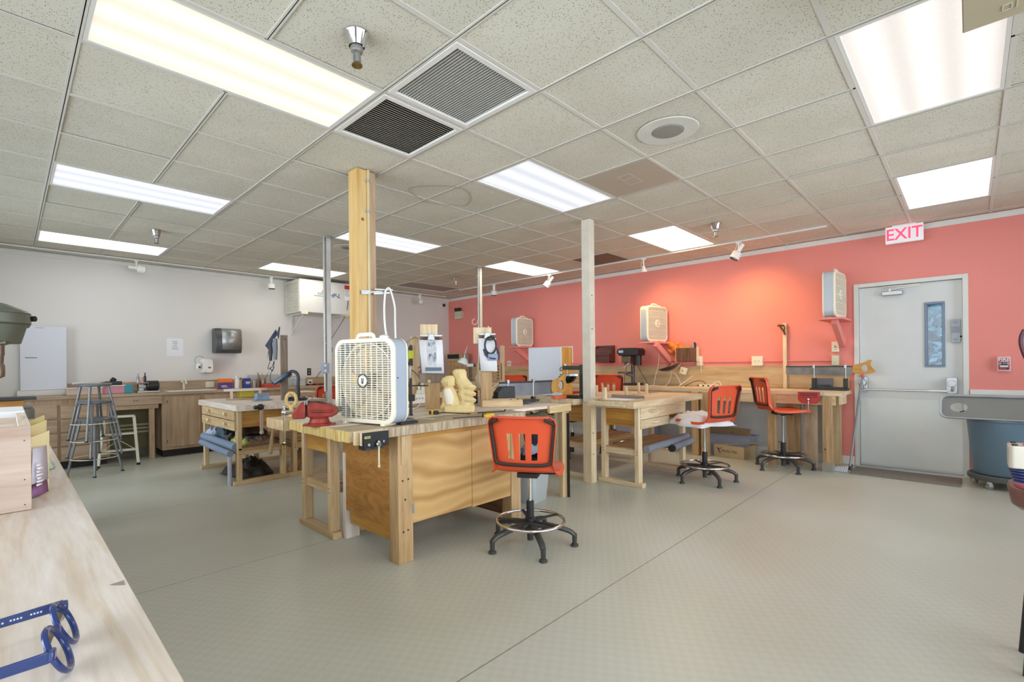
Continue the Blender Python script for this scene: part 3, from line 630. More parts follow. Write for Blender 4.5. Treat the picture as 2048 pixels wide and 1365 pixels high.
for p in ((4.975, .52, .6), (4.975, .49, .35), (4.975, -.50, .25)): mb.cyl(p, (p[0]+.008, p[1], p[2]), .008, n=8)
mb.build('knot', M_dkmetal, t)
ya, yb = at(1634, 850, x=5.24).y, at(1607, 850, x=5.24).y
single(MB().box((5.24, ya, 0), (5.28, yb, .82)), 'upright_board', wood('oak', 'z'), 'tan board standing upright beneath the right end of the wall bench', 'board', bev=.002)
ya, yb = at(1601, 850, x=5.30).y, at(1572, 850, x=5.30).y
single(MB().box((5.30, ya, 0), (5.34, yb, .80)), 'upright_board', wood('raw', 'z'), 'wide knotty board leaning beneath the wall bench behind the rightmost chair', 'board', bev=.002)
# ============================================================ LEFT COUNTER
t = thing('counter', 'long wood laminate counter run with sink under the pale wall', 'counter', (1, 6.5, 0))
CY = 6.26
MB().box((-2.6, CY-.02, .868), (4.4, LY-.002, .905)).build('worktop', wood('oak', 'x', .4, .6), t, bev=.003)
MB().box((-.9, LY-.02, .905), (4.4, LY-.001, 1.045)).build('backsplash', wood('oak', 'x', .4, .6), t, bev=.002)
def carcass(x0, x1, z0=.10): 
    MB().box((x0, CY+.02, z0), (x1, LY-.02, .868)).build('cabinet_body', wood('oak', 'z', .5, .5), t)
    MB().box((x0+.02, CY+.09, 0), (x1-.02, LY-.05, z0)).build('toe_kick', mat('toe_black', '1E1C1A', .6), t)
def door(x0, x1, z0, z1, hx, knob=True):
    o = MB().box((x0, CY, z0), (x1, CY+.019, z1)).build('door', wood('oak', 'z', .45, .6), t, bev=.003)
    for z in (z0+.06, z1-.09): MB().box((hx-.004, CY-.004, z), (hx+.004, CY, z+.04)).build('hinge', M_dkmetal, o)
    return o
carcass(-2.6, -.53)
for x0, x1 in ((-1.55, -1.03), (-1.0, -.56)):
    z = .12
    for h_ in (.17, .17, .17, .19):
        o = MB().box((x0, CY, z), (x1, CY+.019, z+h_-.012)).build('drawer', wood('oak', 'x', .45, .6), t, bev=.003); z += h_
# knee space with apron
MB().box((-.53, CY+.005, .75), (.04, CY+.02, .865)).build('apron_panel', wood('oak', 'x', .45, .6), t, bev=.002)
MB().cyl((-.27, CY+.004, .805), (-.27, CY+.009, .805), .007).cyl((-.24, CY+.004, .805), (-.24, CY+.009, .805), .007).build('screw', M_dkmetal, t)
MB().box((-.10, CY+.05, 0), (-.04, CY+.11, .74)).build('leg', wood('oak', 'z'), t, bev=.003)
for z in (.34, .39, .44): MB().box((-.50, CY+.34, z), (-.04, CY+.36, z+.028)).build('rail', mat('pale_green_rail', 'B8B494', .6), t)
MB().box((-.5, LY-.06, .1), (.0, LY-.03, .75)).build('back_panel', mat('olive_panel', '8C8660', .7), t)
MB().box((-.53, CY+.03, .69), (.0, CY+.05, .75)).build('rail', wood('oak', 'x'), t)
carcass(.04, 1.86); carcass(2.5, 4.4)
door(.09, .50, .14, .84, .095); door(.55, .98, .14, .84, .555); door(1.02, 1.40, .14, .84, 1.025); door(1.43, 1.82, .14, .84, 1.81)
for x0 in (2.54, 3.0, 3.46, 3.92): door(x0, x0+.43, .14, .84, x0+.01)
MB().box((1.86, CY+.005, .70), (2.5, CY+.02, .865)).build('apron_panel', wood('oak', 'x', .45, .6), t)
# sink
sk = MB().loft([[(.43+x, 6.53+y, .9062) for x, y in rr(.62, .46, .05)], [(.43+x, 6.53+y, .915) for x, y in rr(.60, .44, .05)]], True, True).build('sink_rim', mat('sink_enamel', 'E2E2DE', .2, var=.02), t)
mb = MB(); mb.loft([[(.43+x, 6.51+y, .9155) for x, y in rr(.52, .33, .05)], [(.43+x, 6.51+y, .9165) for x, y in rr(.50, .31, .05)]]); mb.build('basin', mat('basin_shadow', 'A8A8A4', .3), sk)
mb = MB().cyl((.40, 6.74, .905), (.40, 6.74, 1.02), .016).tube(bez((.40, 6.74, 1.0), (.40, 6.72, 1.08), (.40, 6.62, 1.07), (.40, 6.58, 1.0)), .010).cyl((.385, 6.74, 1.02), (.385, 6.74, 1.045), .02)
single(mb, 'faucet', M_cream, 'slim faucet at the back of the sink on the left counter', 'faucet')
# ============================================================ FOREGROUND COUNTER
ZF = .90
t = thing('front_counter', 'pale ash laminate counter filling the lower left corner nearest the camera', 'counter', (-1.8, .3, 0))
MB().box((-2.05, -1.62, ZF-.03), (-1.322, 2.95, ZF)).build('worktop', wood('fg', 'y', .35, .9), t, bev=.0015)
MB().box((-2.0, -1.60, .08), (-1.35, 2.9, ZF-.03)).build('cabinet_body', wood('oak', 'z', .5, .6), t)
MB().box((-1.97, -1.55, 0), (-1.42, 2.85, .08)).build('toe_kick', D.materials['toe_black'], t)
p = at(241, 1168, z=ZF)
MB().add([(p.x-.014, p.y+.006, ZF+.0006), (p.x+.004, p.y-.012, ZF+.0006), (p.x+.006, p.y+.010, ZF+.0006)], [(0, 1, 2)]).build('edge_chip', mat('chip_grey', '8C8880', .9), t)
# ============================================================ CHAIRS
def swivel_chair(label, loc, rz, zs=.50, base_rot=0, group='orange swivel shop chairs'):
    t = thing('swivel_chair', label, 'chair', (loc[0], loc[1], 0), rz, group)
    # base
    for k in range(5):
        a = 2*pi*k/5+base_rot-rz; d = V((cos(a), sin(a), 0)); pts = [d*.02+V((0, 0, .135)), d*.10+V((0, 0, .14)), d*.19+V((0, 0, .125)), d*.27+V((0, 0, .10)), d*.30+V((0, 0, .075))]
        lg = put(MB().tube(spline(pts, 3), [.030, .029, .028, .027, .026, .025, .024, .024, .023, .022, .021, .020, .019], 8, flat=.8), 'leg', M_base, t)
        put(MB().lathe([(.017, .085), (.016, .03), (.014, .022), (.026, .014), (.027, .002), (.024, 0)], tuple(d*.30), 14), 'glide', M_base, lg)
    put(MB().lathe([(.045, .16), (.05, .14), (.045, .11), (.024, .10), (.022, .035), (0, .034)], n=20), 'hub', M_base, t)
    zr = zs-.33; 
    zr = max(.17, zr*.0+.17)
    put(MB().lathe([(.026, .14), (.026, .30), (.022, .305)], n=18), 'sleeve', M_black, t)
    put(MB().cyl((0, 0, .30), (0, 0, zs-.03), .0135, n=16), 'gas_lift', M_chrome, t)
    put(MB().torus((0, 0, zr), .232, .0105, 48, 10), 'foot_ring', M_chrome, t)
    mb = MB()
    for k in range(5):
        a = 2*pi*k/5+base_rot-rz+.6; d = V((cos(a), sin(a), 0)); mb.bar(d*.03+V((0, 0, zr)), d*.232+V((0, 0, zr+.004)), .022, .009)
    put(mb.lathe([(.036, zr-.022), (.036, zr+.02), (.028, zr+.025)], n=16), 'ring_spokes', M_black, t)
    put(MB().box((-.07, -.10, zs-.045), (.07, .09, zs-.012)).cyl((0, 0, zs-.06), (0, 0, zs-.04), .028).tube([(.05, 0, zs-.03), (.15, .02, zs-.035), (.19, .02, zs-.03)], .006), 'seat_mechanism', M_black, t, bev=.004)
    prof = [(.225, -.012, .15), (.205, .006, .185), (.14, .012, .207), (.05, .004, .215), (-.05, .0, .218), (-.13, .004, .218), (-.185, .016, .208), (-.215, .040, .190), (-.228, .072, .182),
            (-.236, .10, .185), (-.243, .16, .191), (-.250, .225, .198), (-.258, .275, .204), (-.268, .335, .209), (-.277, .368, .200), (-.281, .385, .172)]
    ux = [-1, -.9, -.72, -.50, -.31, -.10, .10, .31, .50, .72, .9, 1]
    ux = [-1, -.92, -.76, -.505, -.305, -.10, .10, .305, .505, .76, .92, 1]
    vs = []; nU = len(ux)+2
    for i, (y, z, hw) in enumerate(prof):
        back = i >= 9
        for q in range(nU):
            u = ux[min(max(q-1, 0), len(ux)-1)]; x = u*hw; w_ = abs(u)**3
            yy = y+(.028*w_ if i >= 7 else 0); zz = z+(.012*w_ if i < 7 else 0)
            if q in (0, nU-1):
                s_ = -1 if q == 0 else 1; x += s_*.012
                if i >= 8: yy -= .034
                else: zz -= .024
            vs.append((x, yy, zs+zz))
    # rolled top edge
    y, z, hw = prof[-1]
    for q in range(nU):
        u = ux[min(max(q-1, 0), len(ux)-1)]; vs.append((u*hw*.98, y-.036+.028*abs(u)**3, zs+z-.006))
    fs = []
    for i in range(len(prof)):
        for q in range(nU-1):
            if 9 <= i <= 11 and q in (4, 6, 8): continue
            fs.append((i*nU+q, i*nU+q+1, (i+1)*nU+q+1, (i+1)*nU+q))
    def md(o):
        s = o.modifiers.new('thick', 'SOLIDIFY'); s.thickness = .006; s.offset = 0
        b = o.modifiers.new('bevel', 'BEVEL'); b.width = .004; b.segments = 2; b.limit_method = 'ANGLE'; b.angle_limit = R_(60)
    put(MB().add(vs, fs), 'seat_shell', M_orange, t, smooth=50, mods=md)
    # dark strip painting the shade inside the rolled back edge
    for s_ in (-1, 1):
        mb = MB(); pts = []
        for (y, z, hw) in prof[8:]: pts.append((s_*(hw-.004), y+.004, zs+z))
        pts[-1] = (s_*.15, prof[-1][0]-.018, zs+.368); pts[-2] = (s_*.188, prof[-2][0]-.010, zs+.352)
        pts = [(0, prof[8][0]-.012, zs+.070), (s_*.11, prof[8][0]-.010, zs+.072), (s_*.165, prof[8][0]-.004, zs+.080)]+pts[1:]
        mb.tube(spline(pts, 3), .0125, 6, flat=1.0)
        put(mb, 'lip_shade_strip', M_brownm, t)
    return t
M_base = mat('base_nylon', '3B3B3A', .42, var=.08, vs=10)
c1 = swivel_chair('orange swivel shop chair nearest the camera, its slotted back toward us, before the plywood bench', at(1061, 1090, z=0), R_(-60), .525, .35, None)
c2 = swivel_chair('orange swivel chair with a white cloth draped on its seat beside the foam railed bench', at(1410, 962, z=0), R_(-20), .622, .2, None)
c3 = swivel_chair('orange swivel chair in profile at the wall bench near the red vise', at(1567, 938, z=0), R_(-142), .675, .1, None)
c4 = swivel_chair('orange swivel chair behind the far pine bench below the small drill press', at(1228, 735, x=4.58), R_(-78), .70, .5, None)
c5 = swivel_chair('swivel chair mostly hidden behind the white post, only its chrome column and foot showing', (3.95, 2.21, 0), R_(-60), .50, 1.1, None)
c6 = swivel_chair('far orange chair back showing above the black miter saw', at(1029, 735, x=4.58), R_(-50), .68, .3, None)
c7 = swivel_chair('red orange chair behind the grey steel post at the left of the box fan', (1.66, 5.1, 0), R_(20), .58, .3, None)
for c in (c1, c2, c3, c4, c5, c6, c7):
    if 'group' in c: del c['group']
# white cloth on chair 2's seat
def blob(mb, w, d, h, seed, nx=16, ny=12, drop=.0, z0=0, fold=.02, c=(0, 0)):
    """a crumpled sheet with a soft outline lying on z0"""
    rnd = random.Random(seed); ph = [rnd.uniform(0, 6.28) for _ in range(6)]; rings = []
    top = []
    for j in range(ny+1):
        for i in range(nx+1):
            u = -1+2*i/nx; v = -1+2*j/ny; r = min(1, max(abs(u), abs(v)))
            k = 1+.12*sin(3*math.atan2(v, u)+ph[0])+.06*sin(7*math.atan2(v, u)+ph[1])
            x = u*w/2*k; y = v*d/2*k
            z = z0+h*(1-r**3)*(.75+.25*sin(9*u+ph[2])*cos(7*v+ph[3]))+fold*.5*sin(14*u+5*v+ph[4])*(1-r)-drop*max(0, r-.7)*3
            top.append((c[0]+x, c[1]+y, z))
    n = len(top); fs = []; nn = nx+1
    for j in range(ny):
        for i in range(nx): a = j*nn+i; fs.append((a, a+1, a+nn+1, a+nn))
    return mb.add(top, fs)
def solid(th=.004):
    def f(o):
        s = o.modifiers.new('thick', 'SOLIDIFY'); s.thickness = th; s.offset = 1
    return f
p2 = at(1410, 962, z=0); M_cloth = mat('white_cloth', 'DEDEE2', .85, var=.05, bump=.2, bs=30)
mb = MB().sub(MX.Translation((p2.x, p2.y, .0)) @ MX.Rotation(R_(-20), 4, 'Z')); blob(mb, .48, .50, .075, 5, drop=.07, z0=.648, c=(0, .08), fold=.04); mb.k = 0
mb.sub(MX.Identity(4)); single(mb, 'cloth', M_cloth, 'crumpled white cloth bag lying over the orange chair seat', 'cloth', mods=solid(), loc=(p2.x, p2.y, .6))
# ============================================================ BOX FANS
def box_fan(name, label, loc, rz, fine=True, tone='grille_white', body='fan_body', bodyc='A9B6C6', wood_dirt=False, s=1.0, tilt=0):
    """front faces local -y; stands on z=0"""
    t = thing(name, label, 'fan', loc, rz); W = .53*s; H = .53*s; Dp = .125*s; r = .075*s; zc = H/2+.012
    Mg = mat(tone, 'ECE6D2', .4, var=.02); Mb = mat(body, bodyc, .35, var=.02)
    o = lambda w, h, r_, y: [(x, y, zc+z) for x, z in rr(w, h, r_, 6)]
    put(MB().loft([o(W, H, r, -Dp/2+.012), o(W, H, r, Dp/2-.012), o(W-.02, H-.02, r, Dp/2-.012), o(W-.02, H-.02, r, -Dp/2+.012), o(W, H, r, -Dp/2+.012)], False, False), 'housing', Mb, t)
    for y, sg, nm in ((-Dp/2, -1, 'front_frame'), (Dp/2, 1, 'rear_frame')):
        put(MB().loft([o(W+.004, H+.004, r, y-sg*.016), o(W+.004, H+.004, r, y-sg*.002), o(W-.01, H-.01, r, y+sg*.002), o(W-.046, H-.046, r*.8, y+sg*.002), o(W-.05, H-.05, r*.8, y-sg*.010)], False, False), nm, Mg, t)
    iw = W-.05; ih = H-.05
    for y, nm in ((-Dp/2+.004, 'front_grille'), (Dp/2-.004, 'rear_grille')):
        mb = MB(); nh, nv = ((34, 10) if y < 0 else (14, 7)) if fine else ((5, 26) if y < 0 else (4, 8))
        def lim(v):   # half chord inside the rounded square
            v = abs(v); rr_ = r*.8; e = iw/2-rr_
            return iw/2 if v < e else e+math.sqrt(max(0, rr_**2-(v-e)**2))
        for i in range(nh):
            v = -ih/2+ih*(i+.5)/nh; c = lim(v); mb.cb((0, y, zc+v), (2*c, .006, .0038 if fine else .004))
        for i in range(nv):
            v = -iw/2+iw*(i+.5)/nv; c = lim(v); mb.cb((v, y, zc), (.0036 if fine else .0042, .008, 2*c))
        put(mb, nm, Mg, t, smooth=0)
    # shroud, motor, blades
    put(MB().lathe([(.232*s, -.03), (.240*s, -.03), (.240*s, .03), (.232*s, .03)], (0, 0, zc), 40, (0, 1, 0), ring=True), 'shroud_ring', Mg if fine else mat('shroud_grey', '9C9488', .6), t)
    mb = MB()
    for k in range(5):
        a0 = 2*pi*k/5; g = []
        for i in range(7):
            rr_ = (.045+.18*i/6)*s; wd = (.35+.42*sin(pi*(.25+.6*i/6)))
            g.append([(rr_*cos(a0+wd*(q/5-.5)*1.25), -.02+.045*(q/5), zc+rr_*sin(a0+wd*(q/5-.5)*1.25)) for q in range(6)])
        mb.loft(g, False, False, closed=False)
    put(mb, 'blades', mat('fan_blade', 'B8AC98', .5) if fine else mat('fan_blade_dark', '85776A', .6), t, mods=solid(.002))  # slatted fans get darker blades and shroud ring
    put(MB().lathe([(.045*s, -.03), (.05*s, -.02), (.05*s, .04), (.03*s, .05)], (0, 0, zc), 24, (0, 1, 0)), 'motor', mat('motor_grey', '9A9A8C', .5), t)
    if fine:
        b = put(MB().lathe([(.038, 0), (.036, -.004), (0, -.005)], (0, 0, 0), 28, (0, 1, 0)), 'badge', mat('badge_silver', 'B8B4A8', .3, .5), t); b.scale = (1.15, 1, .85); b.location = (0, -Dp/2-.001, zc); 
        put(MB().torus((0, -Dp/2-.006, zc), .042, .0025, 30, 6, (0, 1, 0), sy=1), 'badge_ring', M_dkmetal, t).scale = (1, 1, 1)
        put(MB().bar((-.007, -Dp/2-.0075, zc+.018), (-.004, -Dp/2-.0075, zc-.018), .003, .002).bar((.007, -Dp/2-.0075, zc+.018), (.004, -Dp/2-.0075, zc-.018), .003, .002), 'badge_mark', M_black, t)
    else:
        put(MB().lathe([(.062*s, 0), (.058*s, -.006), (0, -.008)], (0, -Dp/2+.0, zc), 28, (0, 1, 0)), 'badge', Mg, t)
        put(MB().cyl((0, -Dp/2-.008, zc+.02), (0, -Dp/2-.0085, zc+.02), .012).cyl((0, -Dp/2-.008, zc-.02), (0, -Dp/2-.0085, zc-.02), .012), 'badge_mark', M_lbl, t)
    zt = H+.012
    put(MB().tube([(-.10, -.02, zt-.002), (-.085, -.02, zt+.024), (-.07, -.02, zt+.03), (.03, -.02, zt+.03), (.05, -.02, zt+.022), (.06, -.02, zt-.002)], .009, 8, flat=1.6), 'handle', Mg, t)
    put(MB().lathe([(.030, 0), (.028, .018), (.012, .026), (0, .026)], (.125, -.0, zt-.001), 16), 'knob', M_wht, t)
    mb = MB()
    for x in (-.17*s, .17*s): mb.box((x-.012, -Dp/2-.012, -.0), (x+.012, Dp/2+.012, .014))
    put(mb, 'foot', Mg, t, bev=.002)
    put(MB().cyl((W/2+.001, -.03, zc+.02), (W/2+.004, -.03, zc+.02), .004), 'screw', M_dkmetal, t)
    return t
FP = V(((.070+.182)/2, (1.325+.815)/2)); ang = math.atan2(.815-1.325, .182-.070)
nrm = V((sin(ang), -cos(ang)))    # local -y in world
box_fan('box_fan', 'large dusty white box fan with fine grille standing on the plywood bench', (FP.x-nrm.x*.06, FP.y-nrm.y*.06, .871), ang)
def shelf_fan(label, y, z, rz, slabel, dep=.54, s=1.0, brk=True, w=.24, br_y=0.0):
    fx = RX-.31
    box_fan('box_fan', label, (fx, y, z), rz, fine=False, tone='grille_ivory', body='fan_body_pale', bodyc='B9C4CC', s=s)
    t = thing('wall_shelf', slabel, 'shelf', (RX-.2, y, z-.35))
    MB().box((RX-dep-.03, y-w/2, z-.022), (RX-.001, y+w/2, z-.001)).build('shelf_board', M_red, t, bev=.002)
    MB().box((RX-.018, y-.035+br_y, z-.36), (RX-.001, y+.035+br_y, z-.022)).bar((RX-.03, y+br_y, z-.30), (RX-dep+.02, y+br_y, z-.03), .055, .09).build('bracket', M_red, t, bev=.002)
fzA = .0
shelf_fan('box fan with vertical slats on a wall shelf at left of the red wall', at(1045, 665, x=RX-.31).y, at(1045, 694, x=RX-.31).z, R_(4), 'narrow worn shelf with bracket under the leftmost wall fan', s=.98)
shelf_fan('box fan with vertical slats on a coral shelf between drill press and orange paper', at(1308, 650, x=RX-.31).y, at(1308, 685, x=RX-.31).z, R_(-7), 'coral painted shelf holding the middle wall fan', s=.98, br_y=-.12)
shelf_fan('pale box fan turned almost edge-on on the shelf beside the door', at(1669, 590, x=RX-.31).y, at(1669, 638, x=RX-.31).z, R_(-3), 'coral painted shelf under the fan next to the door', s=.98, br_y=-.03)
# dangling fan cord
p = [at(1317, 690, x=RX-.25), at(1318, 706, x=RX-.25), at(1317, 728, x=RX-.2), at(1312, 748, x=RX-.2), at(1307, 772, x=RX-.2)]
single(MB().tube(spline(p, 4), .0045, 6), 'hanging_lead', M_cord, 'thin white cord hanging straight down from the middle wall fan to the bench', 'cord', smooth=60)
# ============================================================ EXIT SIGN, TRACK LIGHTS
ec = at(1808, 449, z=HC-.002); d_ = .35
t = thing('exit_sign', 'lit white exit sign with red letters hanging at the ceiling left of the door', 'sign', (ec.x, ec.y, HC-.2))
ew = (at(1845, 470, x=ec.x).y-at(1769, 470, x=ec.x).y); ew = abs(ew); zt_, zb_ = HC-.012, at(1808, 485, x=ec.x).z
MB().box((ec.x-.02, ec.y-ew/2, zb_), (ec.x+.02, ec.y+ew/2, zt_)).build('housing', mat('exit_face', 'DFE2E4', .35, var=.01, emit='FFFFFF', es=.1), t, bev=.004)
MB().box((ec.x-.03, ec.y-.10, zt_), (ec.x+.03, ec.y+.10, HC-.0005)).build('canopy', M_wht, t)
M_exit = mat('exit_red', 'F0344A', .4, var=0, emit='FF2A48', es=1.5)
hh = zt_-zb_
t1 = text('EXIT', 'lettering', M_exit, t, face((ec.x-.0212, ec.y, (zt_+zb_)/2-.004), (0, -1, 0), (0, 0, 1)), hh*.94, off=.002, sc=(.86, 1.0, 1))
def track(a, b, label):
    a, b = V(a), V(b); single(MB().bar(a, b, .034, .018), 'light_track', M_white, label, 'track', bev=.002)
track((4.90, -.55, HC-.010), (4.90, 5.6, HC-.010), 'long white lighting track on the ceiling parallel to the red wall')
track((-1.9, 6.52, HC-.010), (5.3, 6.52, HC-.010), 'long white lighting track on the ceiling parallel to the pale wall')
def spot(label, px, py, plane, kind, aim, s=1.2, watt=0):
    """track head: stem from the track, a yoke, a slim back tube and a wide shade; aim = unit direction of the opening"""
    q = at(px, py, **plane); top = V((q.x, q.y, HC-.019)); t = thing('track_light', label, 'track light', top, 0)
    aim = V(aim).normalized(); j = top+V((0, 0, -.085*s))
    MB().box((top.x-.02, top.y-.03, HC-.036), (top.x+.02, top.y+.03, HC-.0195)).build('adapter', M_wht, t, bev=.003)
    MB().cyl(top-V((0, 0, .015)), j, .009).build('stem', M_wht, t)
    if kind == 'bullet':
        b0 = j-aim*.075*s
        MB().lathe([(.020, 0), (.024, .004), (.024, .085*s), (.020, .09*s)], b0, 16, aim).build('back_tube', M_wht, t)
        sh = MB().lathe([(.024, .078*s), (.052, .088*s), (.056, .094*s), (.056, .155*s), (.052, .156*s), (.048, .11*s), (0, .105*s)], b0, 24, aim).build('shade', M_wht, t)
        MB().lathe([(.0525, .150*s), (.0525, .158*s), (.044, .158*s), (.044, .150*s)], b0, 24, aim, ring=True).build('black_rim', M_black, t)
        MB().lathe([(.043, .12*s), (.043, .128*s), (0, .130*s)], b0, 20, aim).build('lamp_face', mat('lamp_face', 'D8CCB0', .3), t)
    else:
        MB().lathe([(.016, -.01), (.02, .0), (.028, .035), (.045, .06), (.048, .075), (.044, .078), (0, .07)], j, 20, aim).build('shade', M_wht, t)
    if watt:
        lt = D.lights.new('added_track_lamp', 'SPOT'); lt.energy = watt; lt.color = (1, .58, .18); lt.spot_size = R_(125); lt.spot_blend = 1; lt.shadow_soft_size = .05  # warm spot added near the head to turn the wall orange
        lo = D.objects.new('added_track_lamp', lt); COL.objects.link(lo); lo.location = j+V((.03, 0, -.16)); tgt = V((RX, top.y-.05, 1.55)); lo.rotation_euler = (tgt-lo.location).to_track_quat('-Z', 'Y').to_euler()
    mb = MB().tube([top-V((.0, -.018, .01)), j+V((0, .035, .03)), j+V((0, .030, -.02)), j+V((0, .012, -.03))], .003, 6); mb.build('wire', M_wht, t)
    return t
spot('white track light with pale lamp face aimed at the orange wall', 1477, 492, dict(x=4.90), 'bullet', (-.25, .45, -.85), 1.3, 17)
spot('small flared white track light, second from the right on the red wall track', 1287, 521, dict(x=4.90), 'flare', (.1, .0, -1), 1.3, 12)
spot('white track light half hidden behind the white post', 1181, 545, dict(x=4.90), 'bullet', (0, .05, -1))
spot('tilted white track light right below the bright corner ceiling panel', 1099, 558, dict(x=4.90), 'bullet', (-.35, .55, -.8), 1.3)
spot('white track light at the far left end of the red wall track, pointing straight down', 988, 575, dict(x=4.90), 'bullet', (0, 0, -1))
spot('horizontal white track light on the left end of the pale wall track', 273, 525, dict(y=6.52), 'bullet', (1, -.05, -.10))
spot('white track light pointing down beside the air cleaner', 543, 562, dict(y=6.52), 'bullet', (0, -.05, -1))
spot('small white track light near the dome camera in the corner', 841, 596, dict(y=6.52), 'bullet', (.3, -.1, -1))
# ============================================================ RED WALL ITEMS
def wallbox(name, mt, label, cat, p0, p1, d=.02, bev=.003, extra=None):
    a = at(*p0, x=RX-d); b = at(*p1, x=RX-d); t = thing(name, label, cat, (RX-d/2, (a.y+b.y)/2, min(a.z, b.z)))
    MB().box((RX-d, min(a.y, b.y), min(a.z, b.z)), (RX-.0005, max(a.y, b.y), max(a.z, b.z))).build('plate', mt, t, bev=bev)
    if extra: extra(t, (a.y+b.y)/2, (a.z+b.z)/2, abs(a.y-b.y), abs(a.z-b.z), RX-d)
    return t
def sockets(n, vert=False):
    def f(t, y, z, w_, h_, x):
        for k in range(n):
            yy = y+(k-(n-1)/2)*.045 if not vert else y; zz = z if not vert else z+(k-(n-1)/2)*.04
            MB().box((x-.0035, yy-.016, zz-.018), (x-.0002, yy+.016, zz+.018)).build('outlet_face', M_cream, t, bev=.002)
            MB().box((x-.0042, yy-.007, zz-.004), (x-.0034, yy-.004, zz+.008)).box((x-.0042, yy+.004, zz-.004), (x-.0034, yy+.007, zz+.008)).build('slot', M_blk, t)
    return f
wallbox('outlet_box', M_cream, 'cream outlet box right of the small wooden rack holding the orange paper', 'outlet', (1393, 713), (1404, 732), .045, extra=sockets(2, True))
wallbox('outlet_box', M_cream, 'wide cream double outlet box on the raceway behind the orange chairs', 'outlet', (1503, 713), (1525, 732), .045, extra=sockets(2))
wallbox('switch_box', M_cream, 'upper cream switch plate left of the door frame', 'switch', (1663, 684), (1678, 704), .04, extra=lambda t, y, z, w_, h_, x: MB().box((x-.01, y-.006, z-.012), (x, y+.006, z+.012)).box((x-.002, y-.02, z-.035), (x, y+.02, z-.03)).build('toggle', M_grey, t))
wallbox('outlet_box', mat('pale_green_plate', 'CFCFAE', .4), 'lower greenish outlet plate left of the door frame', 'outlet', (1663, 711), (1678, 731), .035, extra=sockets(2, True))
wallbox('outlet_box', M_cream, 'narrow cream switch plate below the leftmost wall fan', 'switch', (1014, 722), (1021, 733), .03, extra=lambda t, y, z, w_, h_, x: MB().box((x-.008, y-.008, z-.02), (x, y+.008, z+.02)).build('toggle', M_grey, t))
# emergency light
def em(t, y, z, w_, h_, x):
    for s_ in (-1, 1): MB().lathe([(.03, 0), (.045, -.05), (.04, -.055), (0, -.05)], (x+.03, y+s_*.05, z+h_/2+.05), 16, (1, 0, .3)).build('lamp_head', M_black, t)
    MB().box((x-.003, y-w_/2+.01, z-h_/2+.004), (x, y+w_/2-.01, z-h_/2+.02)).build('lower_lip', M_wht, t)
wallbox('emergency_light', mat('em_box', 'C9C6A8', .4), 'beige emergency light box with black lamps high near the room corner', 'emergency light', (909, 624), (922, 637), .08, extra=em)
# fire alarm
def fa(t, y, z, w_, h_, x):
    MB().box((x-.012, y-w_*.40, z-h_*.40), (x, y+w_*.40, z+h_*.42)).build('red_cover', mat('alarm_red', 'A83048', .4), t, bev=.004)
    MB().box((x-.026, y-w_*.30, z-h_*.22), (x-.012, y+w_*.30, z+h_*.16)).build('pull_handle', M_wht, t, bev=.004)
    MB().box((x-.028, y-w_*.27, z-h_*.10), (x-.0255, y+w_*.27, z+h_*.13)).build('handle_band', mat('navy_band', '2A2A40', .5), t)
    text('FIRE', 'lettering', M_wht, t, face((x-.0135, y, z+h_*.29), (0, -1, 0), (0, 0, 1)), h_*.30, .0008, off=.0008)
    text('PULL DOWN', 'lettering', M_wht, t, face((x-.0288, y, z+h_*.03), (0, -1, 0), (0, 0, 1)), h_*.11, .0004)
    MB().lathe([(.008, 0), (.008, -.004), (0, -.005)], (x-.012, y-w_*.24, z-h_*.32), 12, (1, 0, 0)).build('key_lock', M_black, t)
wallbox('fire_alarm', mat('alarm_edge', 'E0C8C8', .4), 'small red fire alarm pull station right of the door', 'fire alarm', (1994, 714), (2022, 743), .03, extra=fa)
# paper on the wall
a = at(1122, 694, x=RX-.003); b = at(1146, 727, x=RX-.003)
single(MB().box((RX-.004, b.y, b.z), (RX-.0015, a.y, a.z)), 'wall_paper_sheet', M_paper, 'white paper sheet pinned to the red wall behind the white panelled box', 'paper')
# letter holder
def prism_y(mb, poly, y0, y1): return mb.prism(poly, y0, y1, 'y')
a = at(1186, 709, x=RX-.14); b = at(1222, 709, x=RX-.14); zt, zb = at(1200, 692, x=RX-.1).z, at(1200, 726, x=RX-.1).z; y0, y1 = b.y, a.y-.02
t = thing('letter_holder', 'dark red brown two tier wooden letter holder hung on the red wall', 'letter holder', (RX-.08, (y0+y1)/2, zb)); Wd = wood('red', 'y'); zm = zb+(zt-zb)*.5
for y in (y0, y1-.012): MB().prism([(RX-.02, zb), (RX-.19, zb), (RX-.19, zm), (RX-.10, zm+.01), (RX-.10, zt-.03), (RX-.06, zt), (RX-.02, zt)], y, y+.012, 'y').build('side_panel', Wd, t, bev=.002)
MB().box((RX-.195, y0, zb), (RX-.183, y1, zm)).build('front_panel', Wd, t, bev=.002); MB().box((RX-.11, y0+.012, zm-.02), (RX-.10, y1-.012, zt-.045)).build('middle_panel', Wd, t, bev=.002)
MB().box((RX-.03, y0, zb), (RX-.018, y1, zt)).build('back_panel', Wd, t, bev=.002); MB().box((RX-.19, y0, zb), (RX-.02, y1, zb+.012)).build('floor_panel', Wd, t)
